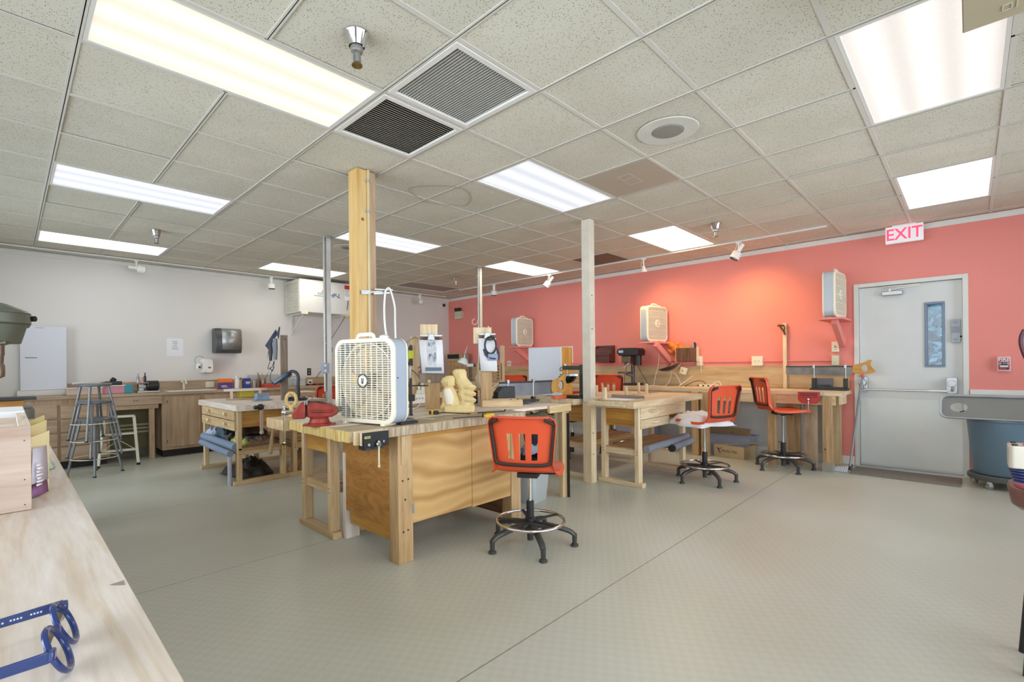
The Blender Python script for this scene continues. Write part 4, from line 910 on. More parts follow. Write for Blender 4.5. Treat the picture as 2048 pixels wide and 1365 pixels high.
# wooden rack with orange paper
a = at(1352, 697, x=RX-.10); b = at(1393, 723, x=RX-.10); y0, y1 = b.y, a.y; zb, zt = b.z, a.z
t = thing('wall_rack', 'brown wooden pocket rack on the red wall right of the middle fan', 'rack', (RX-.06, (y0+y1)/2, zb)); Wd = wood('dark', 'z')
MB().box((RX-.105, y0, zb), (RX-.09, y1, zt)).build('front_panel', Wd, t, bev=.002); MB().box((RX-.03, y0, zb), (RX-.018, y1, zt)).build('back_panel', Wd, t)
for y in (y0-.01, y1): MB().box((RX-.105, y, zb), (RX-.018, y+.01, zt+.02)).build('side_panel', wood('pale', 'z'), t, bev=.001)
MB().box((RX-.09, y0, zb), (RX-.03, y1, zb+.01)).build('floor_panel', Wd, t)
mb = MB(); rnd = random.Random(2)
for k in range(9):
    c = V((RX-.06+rnd.uniform(-.02, .02), y1-.02+rnd.uniform(-.05, .12), zt+rnd.uniform(-.06, .07))); d = V((rnd.uniform(-.3, .3), rnd.uniform(-1, 1), rnd.uniform(-1, 1))).normalized()*rnd.uniform(.05, .09); e = d.cross(V((1, .2, .1))).normalized()*.05
    mb.add([c-d, c+e, c+d+V((-.02, 0, 0)), c-e], [(0, 1, 2, 3)])
single(mb, 'orange_tissue', mat('orange_tissue', 'F08A3C', .8), 'crumpled orange tissue paper stuck in the brown wall rack', 'paper', mods=solid(.001))
single(MB().loft([[(RX-.06+x, y0+.06+y, zt-.09) for x, y in rr(.03, .045, .01)], [(RX-.06+x, y0+.06+y, zt+.045) for x, y in rr(.03, .045, .01)]]), 'grey_can', mat('lilac_grey', '9AA0B4', .4), 'small grey blue bottle with black cap in the wall rack', 'bottle')
single(MB().loft([[(RX-.06+x, y0+.035+y, zt-.06) for x, y in rr(.03, .03, .01)], [(RX-.06+x, y0+.035+y, zt+.06) for x, y in rr(.03, .03, .01)], [(RX-.06+x, y0+.045+y, zt+.08) for x, y in rr(.02, .02, .005)]]), 'black_holder', M_black, 'black plastic holder beside the grey bottle in the wall rack', 'holder')
single(MB().box((RX-.08, y0+.10, zt-.05), (RX-.075, y0+.20, zt+.035)), 'tan_card', mat('tan_card', 'C9A050', .8), 'yellow tan card standing in the brown wall rack', 'card')
# upright stick with clamp
a = at(1565, 647, x=RX-.045); b = at(1574, 770, x=RX-.045)
t = thing('wooden_stick', 'tall pale wooden bar clamp standing against the red wall behind the bench', 'clamp', (RX-.04, (a.y+b.y)/2, .895))
MB().box((RX-.055, b.y, .896), (RX-.018, a.y-.003, a.z)).build('bar', wood('pale', 'z'), t, bev=.002)
MB().tube([(RX-.06, a.y+.03, a.z-.02), (RX-.075, a.y+.01, a.z-.06), (RX-.07, a.y-.02, a.z-.10), (RX-.06, a.y-.03, a.z-.15)], .012, 8).cyl((RX-.08, a.y+.05, a.z-.03), (RX-.05, a.y-.02, a.z-.03), .012).tube([(RX-.07, a.y-.02, a.z-.03), (RX-.09, a.y-.035, a.z-.07), (RX-.07, a.y-.02, a.z-.12)], .007).build('jaw', mat('old_brass', '6E5A30', .45, .7), t)
# ============================================================ ON THE CENTRE BENCHES
ZB = .871
def on(px, py, z): return at(px, py, z=z)
# red bench vise
v = on(622, 852, ZB); t = thing('bench_vise', 'big red cast iron bench vise with chrome handle left of the big fan', 'vise', (v.x, v.y, ZB), R_(-32))
VR = mat('vise_red', '8E3226', .45, .15, var=.25, vs=18, bump=.3, bs=30)
put(MB().lathe([(.075, 0), (.078, .012), (.062, .022), (.055, .045), (.062, .06)], (.05, 0, 0), 22).cb((.05, 0, .006), (.19, .07, .012)), 'swivel_base', VR, t, bev=.002)
put(MB().prism([(-.015, .055), (.13, .055), (.165, .075), (.165, .105), (.12, .135), (.03, .150), (-.015, .150)], -.05, .05, 'y').box((.0, -.062, .085), (.14, .062, .10)), 'body', VR, t, bev=.008)
put(MB().prism([(-.10, .050), (-.025, .050), (-.025, .152), (-.05, .152), (-.075, .12), (-.105, .09)], -.055, .055, 'y'), 'front_jaw', VR, t, bev=.008)
put(MB().box((-.03, -.065, .135), (-.022, .065, .160)).box((-.018, -.065, .135), (-.010, .065, .160)), 'jaw_plate', M_steel, t, bev=.001)
put(MB().cb((.045, 0, .158), (.10, .075, .014)).cb((.17, 0, .10), (.03, .05, .03)), 'anvil', mat('worn_iron', '6E6A60', .4, .8, var=.2), t, bev=.003)
put(MB().cyl((-.16, 0, .088), (-.10, 0, .088), .013), 'screw', M_chrome, t)
put(MB().ball((-.155, 0, .088), .018).cyl((-.155, 0, .12), (-.155, 0, -.10), .0055).ball((-.155, 0, .122), .008).ball((-.155, 0, -.10), .008), 'handle', M_chrome, t)
# bench mounted wood vise
t = thing('wood_vise', 'black vise jaw with hanging bar handle on the plywood bench edge', 'vise', (.015, .76, .78))
MB().box((-.070, .735, .783), (.093, .752, .868)).build('front_jaw', mat('vise_black', '1C1D1E', .35, .3, var=.1), t, bev=.002)
MB().box((-.075, .752, .795), (.095, .768, .870)).build('wood_liner', wood('pale', 'x'), t, bev=.001); MB().box((-.085, .800, .793), (.095, .8245, .870)).build('wood_liner', wood('pale', 'x'), t, bev=.001)
MB().box((-.05, .755, .765), (.07, .826, .792)).cyl((-.02, .77, .800), (-.02, .824, .800), .008).cyl((.05, .77, .800), (.05, .824, .800), .008).build('slide_rods', M_black, t)
MB().box((-.064, .7335, .835), (-.028, .735, .848)).build('maker_plate', mat('plate_yellow', 'C8CC70', .5), t)
MB().box((-.058, .7328, .838), (-.054, .7336, .845)).box((-.051, .7328, .838), (-.047, .7336, .845)).box((-.044, .7328, .838), (-.040, .7336, .845)).box((-.037, .7328, .838), (-.033, .7336, .845)).build('worn_print', M_blk, t)
MB().cyl((-.04, .735, .800), (-.04, .728, .800), .008).cyl((.055, .735, .810), (.055, .728, .810), .006).build('rivet', M_steel, t)
MB().lathe([(.004, 0), (.014, -.004), (.016, -.016), (.010, -.022)], (.018, .735, .798), 18, (0, 1, 0)).build('screw_head', M_chrome, t)
MB().cyl((.018, .722, .81), (.018, .722, .675), .0052).ball((.018, .722, .672), .008).ball((.018, .722, .812), .007).build('handle', mat('rod_cream', 'D2C8AC', .4), t)
# ring sculpture
p = on(583, 834, ZB); t = thing('wood_carving', 'pale wooden ring on a short stem, a loop carving beside the red vise', 'carving', (p.x, p.y, .873), R_(-40))
mb = MB(); put(mb.torus((0, 0, .125), .036, .0125, 28, 10, (0, 1, 0), sy=1.35).add([], []), 'ring', wood('end', 'z', .7), t)
put(MB().loft([[(x, y, .0) for x, y in rr(.034, .028, .008)], [(x, y, .05) for x, y in rr(.026, .026, .008)], [(x, y, .082) for x, y in rr(.034, .026, .008)]]), 'stem', wood('end', 'z', .7), t)
# carved figures
p = on(915, 828, ZB); M_bass = mat('basswood', 'DDC68E', .7, var=.08, vs=20, bump=.5, bs=45); M_cut = mat('fresh_cut', 'EFE7D2', .75, var=.04, bump=.4, bs=60)
t = thing('wood_carving', 'rough basswood carving of two standing figures on a block base, half finished', 'carving', (p.x+.06, p.y+.07, ZB), R_(-45))
def lumps(secs, seed, n=12, jit=.07):
    rnd = random.Random(seed); return [[(cx+a*cos(2*pi*i/n)*(1+jit*rnd.uniform(-1, 1)), cy+b*sin(2*pi*i/n)*(1+jit*rnd.uniform(-1, 1)), z) for i in range(n)] for cx, cy, a, b, z in secs]
put(MB().box((-.10, -.06, .0), (.135, .06, .06)).prism([(-.135, .03), (-.09, .03), (-.09, .085), (-.115, .085)], -.04, .04, 'y'), 'base_block', M_bass, t, bev=.012)
put(MB().loft(lumps([(-.04, 0, .075, .055, .055), (-.05, 0, .066, .055, .12), (-.06, 0, .052, .05, .17), (-.065, 0, .036, .035, .20), (-.065, 0, .05, .045, .215), (-.07, 0, .058, .05, .24), (-.062, 0, .05, .045, .27), (-.055, 0, .028, .03, .287)], 3)), 'short_figure', M_bass, t, smooth=22)
put(MB().loft(lumps([(.06, .01, .07, .06, .055), (.075, .01, .062, .06, .10), (.055, .01, .06, .06, .14), (.075, .01, .064, .058, .18), (.05, .01, .062, .055, .23), (.03, .01, .05, .045, .265), (.025, .01, .052, .045, .29), (.018, .01, .055, .045, .315), (.02, .01, .044, .04, .335), (.02, .01, .02, .02, .34)], 8)), 'tall_figure', M_bass, t, smooth=22)
put(MB().loft(lumps([(-.055, -.045, .028, .016, .07), (-.06, -.048, .036, .014, .12), (-.07, -.045, .030, .012, .17), (-.07, -.04, .016, .01, .19)], 5, 10)), 'front_drape', M_cut, t, smooth=30)
for z in (.10, .15, .20): put(MB().loft(lumps([(.10, -.035, .04, .02, z-.02), (.10, -.045, .05, .02, z), (.095, -.035, .035, .018, z+.018)], int(z*100), 9)), 'arm_ridge', M_bass, t, smooth=25)
# bar clamps lying on the top
def bar_clamp(label, p, q, lenb, head=.0):
    a = on(*p, ZB); b = on(*q, ZB); d = (b-a); L_ = d.length; t = thing('bar_clamp', label, 'clamp', (a.x, a.y, ZB+.001), math.atan2(d.y, d.x))
    put(MB().box((0, -.008, .012), (lenb, .008, .018)), 'bar', M_dkmetal, t)
    put(MB().box((.0, -.035, 0), (.035, .03, .032)).box((.01, .0, .004), (.075, .03, .028)), 'head', M_yel, t, bev=.006)
    put(MB().box((.045, -.03, .002), (.07, .0, .03)), 'grip', mat('clamp_dark', '2E2C30', .5), t, bev=.004)
    put(MB().box((.008, -.036, .004), (.028, -.030, .028)), 'pad', M_brownm, t)
    return t
bar_clamp('yellow and black bar clamp lying at the foot of the carving', (862, 829), (950, 833), .34)
a = bar_clamp('yellow and black bar clamp at the right end of the plywood bench top', (985, 836), (905, 842), .30)
c = on(1010, 822, ZB); single(MB().tube([on(955, 826, ZB+.006), on(1010, 823, ZB+.006)], .004).cyl(c+V((0, 0, 0)), c+V((0, 0, .012)), .006), 'steel_rod', M_dkmetal, 'thin dark steel rod with a collar lying near the bench right end', 'rod')
single(MB().bar(on(800, 826, ZB+.003), on(862, 821, ZB+.003), .02, .004), 'metal_ruler', mat('ruler_tan', 'B8AA80', .5), 'flat tan ruler lying on the bench behind the big fan', 'ruler')
single(MB().bar(on(818, 838, ZB+.003), on(868, 838, ZB+.003), .018, .005), 'wood_strip', wood('pale', 'x'), 'thin pale wood strip lying before the iron clamp', 'wood strip')
# dark slabs by the fan
p = on(806, 850, ZB); t = thing('sharpening_stones', 'two dark flat stones stacked beside the fan foot', 'stones', (p.x+.03, p.y+.03, ZB), R_(5))
put(MB().box((-.05, -.03, 0), (.09, .03, .016)), 'lower_stone', M_dkmetal, t, bev=.002); put(MB().box((-.06, -.025, .017), (.06, .035, .033)), 'upper_stone', mat('stone_grey', '5A5A5C', .7), t, bev=.002)
# iron holdfast clamp
p = on(822, 832, ZB); zt = hgt(p, 757); t = thing('iron_clamp', 'dark upright iron screw clamp with a crossbar handle beside the big fan', 'clamp', (p.x, p.y, ZB))
MB().cyl((p.x, p.y, ZB+.001), (p.x, p.y, zt), .011).lathe([(.016, 0), (.014, .01), (.007, .02)], (p.x, p.y, ZB), 12).build('screw', M_dkmetal, t)
zc_ = hgt(p, 796); d = RT*.10; MB().bar(V((p.x, p.y, zc_))-d, V((p.x, p.y, zc_))+RT*.03, .035, .05).bar(V((p.x, p.y, zc_))-d, V((p.x, p.y, zc_-.09))-d, .03, .02).build('frame', mat('old_iron', '4A463E', .55, .7, var=.2), t, bev=.005)
zh = hgt(p, 772); MB().bar(V((p.x, p.y, zh))-RT*.09, V((p.x, p.y, zh))+RT*.13, .009).build('crossbar', M_dkmetal, t)
# upright with cord tool, power strip, clipboards: everything fixed along the back rail
def plank(name, label, cat, px0, px1, pyt, p, tone, th=.03, zb=ZB+.001, cat2=None, pyb=None, off=0):
    """upright board facing the camera: spans px0..px1 at ground point p"""
    D_ = (V((p.x, p.y, 0))-V((CX0, CY0, 0))).dot(FW); w_ = (px1-px0)*D_/FPX; c = V((p.x, p.y, 0)); z1 = hgt(p, pyt); z0 = zb if pyb is None else hgt(p, pyb)
    return w_, z0, z1
def upright(label, px0, px1, pyt, ybase, tone, rz=R_(-20), th=.035, zb=None):
    zb = ZB+.001 if zb is None else zb; p = at((px0+px1)/2, ybase, z=zb); D_ = (p-V((CX0, CY0, p.z))).dot(FW); w_ = (px1-px0)*D_/FPX; z1 = hgt(p, pyt)
    t = thing('upright_board', label, 'board', (p.x, p.y, zb), rz); put(MB().box((-w_/2, -th/2, 0), (w_/2, th/2, z1-zb)), 'board', wood(tone, 'z'), t, bev=.003)
    return t, p, w_, z1, D_
t, p, w_, z1, D_ = upright('tall slim pine upright holding a corded tool, right of the big fan', 823, 836, 673, 813, 'pine')
put(MB().tube([(-.08, -.03, z1-ZB-.06), (0, -.025, z1-ZB-.01), (.035, -.025, z1-ZB-.02), (.03, -.025, z1-ZB-.05)], .004), 'hook', M_steel, t)
pz = lambda y: hgt(p, y)-ZB
tt = thing('corded_tool', 'corded power carver with yellow green label hanging by the slim upright', 'tool', (p.x, p.y, ZB), R_(-20))
put(MB().cyl((-.045, -.045, pz(692)), (-.045, -.045, pz(732)), .016, .018), 'body', M_dkmetal, tt)
put(MB().box((-.068, -.064, pz(718)), (-.024, -.026, pz(702))), 'label_tag', mat('tag_green', 'C8D83A', .5), tt, bev=.003)
put(MB().cyl((-.046, -.045, pz(732)), (-.048, -.045, pz(756)), .012, .008), 'collar', M_steel, tt)
put(MB().tube(spline([(-.04, -.045, pz(690)), (-.07, -.05, pz(700)), (-.075, -.05, pz(720)), (-.045, -.05, pz(738)), (.02, -.05, pz(752)), (.035, -.05, pz(765)), (.0, -.05, pz(783))], 4), .0035), 'cord', M_bcord, tt)
# power strip on a rail
p = on(832, 814, ZB); a = on(812, 815, ZB); b = on(856, 812, ZB); d = (b-a).normalized(); zr = hgt(p, 803)
t = thing('power_strip', 'white three outlet power strip on a low wooden rail right of the fan', 'power strip', (p.x, p.y, ZB), math.atan2(d.y, d.x)); L_ = (b-a).length
put(MB().box((-L_/2, -.01, 0.001), (L_/2, .03, zr-ZB)), 'wood_rail', wood('raw', 'x'), t, bev=.002)
z0 = hgt(p, 803)-ZB; z1 = hgt(p, 788)-ZB; put(MB().box((-L_/2, -.03, z0-.02), (L_/2, -.011, z1)), 'strip', M_wht, t, bev=.004)
for k in range(3):
    x = -.01+k*.03; o = put(MB().cyl((x, -.0305, (z0+z1)/2-.01), (x, -.032, (z0+z1)/2-.01), .011), 'outlet', M_cream, t)
    put(MB().box((x-.005, -.0335, (z0+z1)/2-.012), (x-.002, -.0318, (z0+z1)/2-.003)).box((x+.002, -.0335, (z0+z1)/2-.012), (x+.005, -.0318, (z0+z1)/2-.003)), 'slot', M_blk, o)
for x, h_, lb in ((.055, .06, 'cream plug adapter, the taller one, in the power strip'), (.02, .035, 'small cream plug adapter in the power strip')):
    q = MB().sub(MX.Translation((p.x, p.y, ZB)) @ MX.Rotation(math.atan2(d.y, d.x), 4, 'Z')).box((x-.018, -.035, z1), (x+.018, .0, z1+h_)).box((x-.009, -.03, z1+h_), (x+.009, -.012, z1+h_+.035)); q.m = MX.Identity(4)
    single(q, 'plug_adapter', M_cream, lb, 'plug', bev=.003)
pts = [on(800, 812, ZB+.01), on(815, 818, ZB+.01), on(836, 814, ZB+.01)]+[at(842, 795, z=.93), at(836, 783, z=.96), at(824, 780, z=.955)]
single(MB().tube(spline([pts[0], pts[1], pts[2], pts[3], pts[4], pts[5]], 5), .0065, 8), 'fan_lead', D.materials['thick_white_cord'], 'thick white cord curling from the fan to the power strip', 'cord', smooth=60)
q = at(842, 812, z=ZB); q0 = V((q.x, q.y, hgt(q, 741)))
t = thing('hanging_gauge', 'small red ended tool hanging between the slim upright and the clipboard', 'tool', q0)
MB().torus(q0, .030, .006, 22, 6, (.7, .7, 0)).build('ring', mat('gauge_red', 'B04A40', .5), t)
MB().cyl(q0-V((0, 0, .03)), q0-V((0, 0, .085)), .018).build('body', M_black, t)
# clipboard upright 1
t, p, w_, z1, D_ = upright('wide pine upright carrying the clipboard with a figure drawing', 851, 880, 742, 818, 'raw', R_(-35))
zz = lambda y: hgt(p, y)-ZB
put(MB().box((-.112, -.03, zz(766)), (.075, -.018, zz(741))), 'backing_board', wood('grey', 'z'), t, bev=.002)
put(MB().box((-.10, -.028, zz(745)), (.045, -.018, zz(650))), 'top_board', wood('pale', 'z'), t, bev=.002)
put(MB().lathe([(.016, 0), (.014, -.006), (0, -.008)], (-.03, -.03, zz(763)), 12, (0, 1, 0)), 'dowel_end', wood('pale', 'y'), t)
def clipboard(label, p, rz, ztop, zbot, w, x0, draw=True, y=-.045, tilt=0):
    t = thing('clipboard', label, 'clipboard', (p.x, p.y, ZB), rz)
    h_ = ztop-zbot
    put(MB().box((x0-w/2, y, zbot), (x0+w/2, y+.004, ztop)), 'board', wood('dark', 'z'), t)
    put(MB().add([(x0-w/2-.008, y-.003, ztop-.03), (x0+w/2+.002, y-.003, ztop-.03), (x0+w/2+.012, y-.010, zbot-.01), (x0-w/2+.012, y-.010, zbot-.006)], [(0, 1, 2, 3)]), 'paper', M_paper, t, mods=solid(.002))
    put(MB().box((x0-w*.36, y-.012, ztop-.028), (x0+w*.36, y-.004, ztop-.012)), 'clip', M_dkmetal, t, bev=.002)
    put(MB().prism([(x0-.03, ztop-.03), (x0+.03, ztop-.03), (x0+.018, ztop+.02), (x0-.018, ztop+.02)], y-.02, y-.013, 'y'), 'clip_lever', M_steel, t, bev=.002)
    put(MB().box((x0-w*.5, y-.006, ztop), (x0+w*.5, y-.001, ztop+.012)), 'clip_bar', M_steel, t)
    if draw:
        put(MB().add([(x0-w*.28, y-.0125, zbot+.012), (x0+w*.46, y-.0125, zbot+.010), (x0+w*.46, y-.0125, zbot+.040), (x0-w*.28, y-.0125, zbot+.042)], [(0, 1, 2, 3)]), 'printed_band', mat('slate_print', '66788A', .8), t)
        mb = MB()
        for cx, cz, a, b in ((-.018, .60, .020, .075), (-.020, .80, .016, .025), (.022, .58, .022, .09), (.020, .86, .018, .028), (-.01, .36, .026, .05), (.03, .36, .014, .06)):
            n_ = 16; mb.add([(x0+cx+a*cos(2*pi*i/n_), y-.0115, zbot+h_*cz+b*sin(2*pi*i/n_)) for i in range(n_)], [tuple(range(n_))])
        put(mb, 'pencil_drawing', mat('graphite_smudge', 'C4C8D0', .8, var=.12, vs=30), t, smooth=0)
    return t
clipboard('clipboard with a pencil drawing of two standing figures', p, R_(-35), zz(674), zz(745), .185, -.01, y=-.047)
# clipboard upright 2
t, p, w_, z1, D_ = upright('pine upright behind the carving carrying a clipboard and a visor', 962, 984, 655, 811, 'raw', R_(-40)); zz = lambda y: hgt(p, y)-ZB; p2_ = p
put(MB().box((-.115, -.03, zz(688)), (.05, -.018, zz(656))), 'top_board', wood('pale', 'z'), t, bev=.002)
put(MB().cyl((.02, -.05, zz(655)), (.02, -.02, zz(655)), .005), 'nail', M_steel, t)
clipboard('clipboard with a thick stack of white papers behind the visor', p, R_(-40), zz(671), zz(741), .15, .01, draw=False)
t = thing('visor_magnifier', 'black and blue headband magnifier visor hanging over the white papers', 'visor', (p.x, p.y, ZB), R_(-40))
zc_ = zz(692); put(MB().torus((.035, -.085, zc_), .050, .009, 36, 8, (0, 1, 0), sy=1.5), 'headband', M_black, t)
put(MB().tube([(-.02, -.085, zc_-.03), (-.005, -.085, zc_-.08), (.03, -.09, zc_-.115), (.08, -.09, zc_-.12)], .010, 8, flat=1.5).tube([(.09, -.085, zc_-.02), (.105, -.09, zc_-.07), (.105, -.09, zc_-.13)], .009, 8), 'strap', mat('navy_strap', '26304A', .6), t)
put(MB().box((.01, -.098, zc_-.135), (.10, -.086, zc_-.075)), 'lens_shield', mat('shield_blue', '8898B4', .2, trans=.3), t, bev=.004)
put(MB().box((.01, -.09, zc_+.045), (.06, -.07, zc_+.075)), 'adjuster', M_dkmetal, t, bev=.004)
# small shelf with turned mallet
a = at(903, 779, z=1.02); b = at(980, 777, z=1.02); zs_ = 1.02; rz = math.atan2((b-a).y, (b-a).x); L_ = (b-a).length
t = thing('desk_shelf', 'small raised wooden shelf behind the carving, open beneath', 'shelf', (a.x, a.y, ZB), rz)
put(MB().box((-.08, 0, zs_-ZB-.022), (L_+.02, .13, zs_-ZB)), 'shelf_board', wood('raw', 'x'), t, bev=.002)
put(MB().box((L_-.09, .01, .001), (L_-.02, .035, zs_-ZB-.023)), 'side_panel', wood('pink', 'z'), t, bev=.002); put(MB().box((-.06, .01, .001), (-.03, .12, zs_-ZB-.023)), 'side_panel', wood('raw', 'z'), t, bev=.002)
put(MB().box((-.03, .115, .001), (L_-.09, .125, .12)), 'back_panel', wood('dark', 'x'), t)
q = at(959, 775, z=zs_+.002); D_ = (q-V((CX0, CY0, q.z))).dot(FW); k = D_/FPX
single(MB().lathe([(.0, 0), (8.6*k, .0), (8.8*k, 2*k), (8.8*k, 17*k), (7.5*k, 22*k), (4.8*k, 26*k), (4.5*k, 48*k), (3.8*k, 49*k)], (q.x, q.y, zs_+.001), 22), 'wooden_mallet', wood('pale', 'z'), 'turned pale wooden mallet standing upright on the small shelf', 'mallet')
mb = MB(); q2 = at(930, 775, z=zs_+.005); 
for i in range(4): mb.cyl(q2+RT*(.0+.02*i)-FW*.02, q2+RT*(.07+.02*i)+V((0, 0, .01*(i % 2)))+FW*.02, .007, .004, 8)
o = single(mb, 'carving_chisels', mat('chisel_dark', '4C3E36', .5), 'few dark handled chisels lying on the small shelf', 'chisels'); o['kind'] = 'stuff'
q = at(908, 772, z=zs_+.01); single(MB().box((-.05, -.03, 0), (.07, .03, .085)).sub(MX.Identity(4)), 'tool_box_small', wood('raw', 'x'), 'little wooden box on the left of the small shelf', 'box', bev=.003).location = at(917, 777, z=zs_+.001)
# little work lamp
p = at(945, 800, z=ZB); D_ = (p-V((CX0, CY0, p.z))).dot(FW); k = D_/FPX
p = at(948, 778, z=zs_); D_ = (p-V((CX0, CY0, p.z))).dot(FW); k = D_/FPX; zq = lambda y: hgt(p, y)
t = thing('work_lamp', 'small white shaded work lamp with green bulb end, above the small shelf', 'lamp', (p.x, p.y+.05, zs_))
bx = V((p.x, p.y+.05, 0)); MB().cyl(bx+V((0, 0, zs_+.001)), bx+V((0, 0, zq(712))), .009).cyl(bx+V((0, 0, zs_+.001)), bx+V((0, 0, zs_+.02)), .04).build('stand', mat('grey_iron', '5A5A5A', .6, .5), t)
MB().lathe([(.012, 0), (.03, .012), (.052, .05), (.054, .06), (.05, .06), (.03, .02), (0, .01)], bx-RT*.05+V((0, 0, zq(716))), 18, (-.3, .15, -1)).build('shade', mat('mint_white', 'DDE6E4', .4), t)
MB().cyl(bx-RT*.03+V((0, 0, zq(731))), bx+RT*.03+V((0, 0, zq(731))), .016).build('bulb', M_wht, t); MB().cyl(bx+RT*.03+V((0, 0, zq(731))), bx+RT*.055+V((0, 0, zq(731))), .015).build('green_cap', mat('cap_green', '2E6A4E', .5), t)
MB().tube(spline([bx-RT*.05+V((0, 0, zq(716))), bx-RT*.045+V((0, 0, zq(705))), bx-RT*.02+V((0, 0, zq(692)))], 4), .005).ball(bx-RT*.045+V((0, 0, zq(707))), .012).build('arm', M_steel, t)
# ---- crate and miter saw on the side bench
a = at(998, 812, z=.866); b = at(1058, 815, z=.866); rz = math.atan2((b-a).y, (b-a).x)
t = thing('wood_tray', 'shallow open pine tray lying before the black miter saw', 'tray', (1.47, 1.36, .867), R_(-38))
for m_ in (((-.02, -.0, 0), (.34, .02, .062)), ((.32, .02, 0), (.34, .20, .062)), ((-.02, .02, 0), (.0, .20, .062)), ((-.02, .18, 0), (.34, .20, .062))): put(MB().box(*m_), 'side_board', wood('pine', 'x'), t, bev=.002)
put(MB().box((0, .02, 0.0), (.32, .18, .008)), 'bottom_board', wood('pale', 'x'), t)
def saw_handle(mb, m, s=1.0):
    """closed handsaw handle outline as a ring prism; x to the blade (-), z up"""
    out = [(-.07, .045), (-.02, .062), (.02, .075), (.045, .095), (.075, .098), (.065, .078), (.06, .05), (.075, .02), (.095, .0), (.10, -.015), (.08, -.022), (.05, -.03), (.02, -.035), (-.02, -.03), (-.05, -.035), (-.075, -.02)]
    inn = [(-.005, .03), (.005, .045), (.018, .052), (.03, .048), (.038, .035), (.042, .015), (.04, .0), (.03, -.012), (.02, -.015), (.01, -.008), (.0, .002), (-.005, .012), (-.008, .018), (-.009, .021), (-.009, .024), (-.008, .027)]
    P = lambda q, y: [m @ V((x*s, y, z*s)) for x, z in q]; th = .011
    o0, o1, i0, i1 = P(out, -th), P(out, th), P(inn, -th), P(inn, th)
    # match starting angles
    n = 16; c = V((.018, 0, .018))
    def resamp(q):
        r = []
        for k in range(n):
            a_ = 2*pi*k/n; best = None
            for i in range(len(q)):
                x0, z0 = q[i][0]-.018, q[i][1]-.018; x1, z1 = q[(i+1) % len(q)][0]-.018, q[(i+1) % len(q)][1]-.018
                dx, dz = cos(a_), sin(a_); den = dx*(z1-z0)-dz*(x1-x0)
                if abs(den) < 1e-9: continue
                tt = (x0*(z1-z0)-z0*(x1-x0))/den; uu = (x0*dz-z0*dx)/den
                if tt > 0 and -1e-6 <= uu <= 1+1e-6 and (best is None or tt > best): best = tt
            best = best or .03; r.append((.018+best*cos(a_), .018+best*sin(a_)))
        return r
    n = 40; ro, ri = resamp(out), resamp(inn)
    rings = [P(ri, -th), P(ro, -th), P(ro, th), P(ri, th), P(ri, -th)]
    mb.loft(rings, False, False); return mb
def miter_saw(label, loc, rz, L_, zbl, hb, posts, blk, handle_s=1.0, base_l=None):
    t = thing('miter_saw', label, 'saw', loc, rz)
    put(MB().box((0, -.001, zbl), (L_, .001, zbl+hb)), 'blade', mat('saw_blade', '6A6C70', .3, .85, var=.25, vs=5), t)
    put(MB().box((0, -.006, zbl+hb-.006), (L_, .006, zbl+hb+.012)), 'spine', M_dkmetal, t, bev=.002)
    m = MX.Translation((L_+.06*handle_s, 0, zbl+hb*.45)); put(saw_handle(MB(), m, handle_s), 'handle', wood('gold', 'z'), t, bev=.003)
    for x in posts:
        put(MB().cyl((x, 0, .02), (x, 0, zbl+hb+.03), .008).box((x-.012, -.014, zbl+hb-.005), (x+.012, .014, zbl+hb+.03)), 'guide_post', M_steel, t, bev=.002)
        put(MB().box((x-.016, -.02, .005), (x+.016, .02, zbl*.75)), 'post_base', M_black, t, bev=.003)
    put(MB().box((posts[0]-.06, -.06, 0), (posts[-1]+.03, .10, .022)).box((posts[0]-.04, .06, .022), (posts[0]+.14, .075, .10)), 'base', M_black, t, bev=.003)
    return t
t = miter_saw('black framed miter saw with wooden closed handle in front of the white panelled box', (1.80, 1.50, .874), R_(-9), .68, .062, .128, (.10, .42), None, 1.5)
put(MB().prism([(-.08, 0), (.12, 0), (.12, .16), (-.03, .16), (-.08, .11)], -.09, -.01, 'y'), 'fence_block', M_black, t, bev=.006)
put(MB().box((-.05, -.16, -.0), (.28, -.10, .012)).bar((-.05, -.13, .014), (.05, -.15, .05), .04, .02), 'tool_tray', mat('slate_plastic', '3E4450', .4), t, bev=.003)
single(MB().box((0, 0, 0), (.20, .06, .03)), 'orange_case', mat('orange_case', 'E86A42', .5), 'flat orange case lying under the saw handle at the white post', 'case', bev=.004).location = (2.66, 1.45, .873)
# white fronted box
pine_bench('pine bench at the back of the centre group under the white panelled box', (2.66, 1.86, 0), 0, .78, .46, .12, .60, top='pale', tone='pale', nb=4)
p = V((2.98, 2.0, .873)); a = at(1059, 740, x=2.98).y; b = at(1122, 740, x=2.98).y; zt = hgt(V((2.98, b, 0)), 694); zt2 = hgt(V((2.98, a, 0)), 699)
a = min(a, 2.33)
t = thing('panelled_box', 'wooden cabinet box with a plain white front panel standing on the bench', 'cabinet', (3.1, (a+b)/2, .873))
MB().box((2.995, b, .874), (3.20, a, zt-.003)).build('body', wood('gold', 'z'), t, bev=.003)
MB().box((2.975, b-.002, .874), (2.994, a+.01, zt)).build('front_panel', mat('panel_white', 'DCE0EA', .5, var=.01), t, bev=.002)
MB().cyl((2.9745, b+.20, .985), (2.972, b+.20, .985), .007).cyl((2.9745, b+.15, .985), (2.972, b+.15, .985), .007).build('screw_hole', M_blk, t)
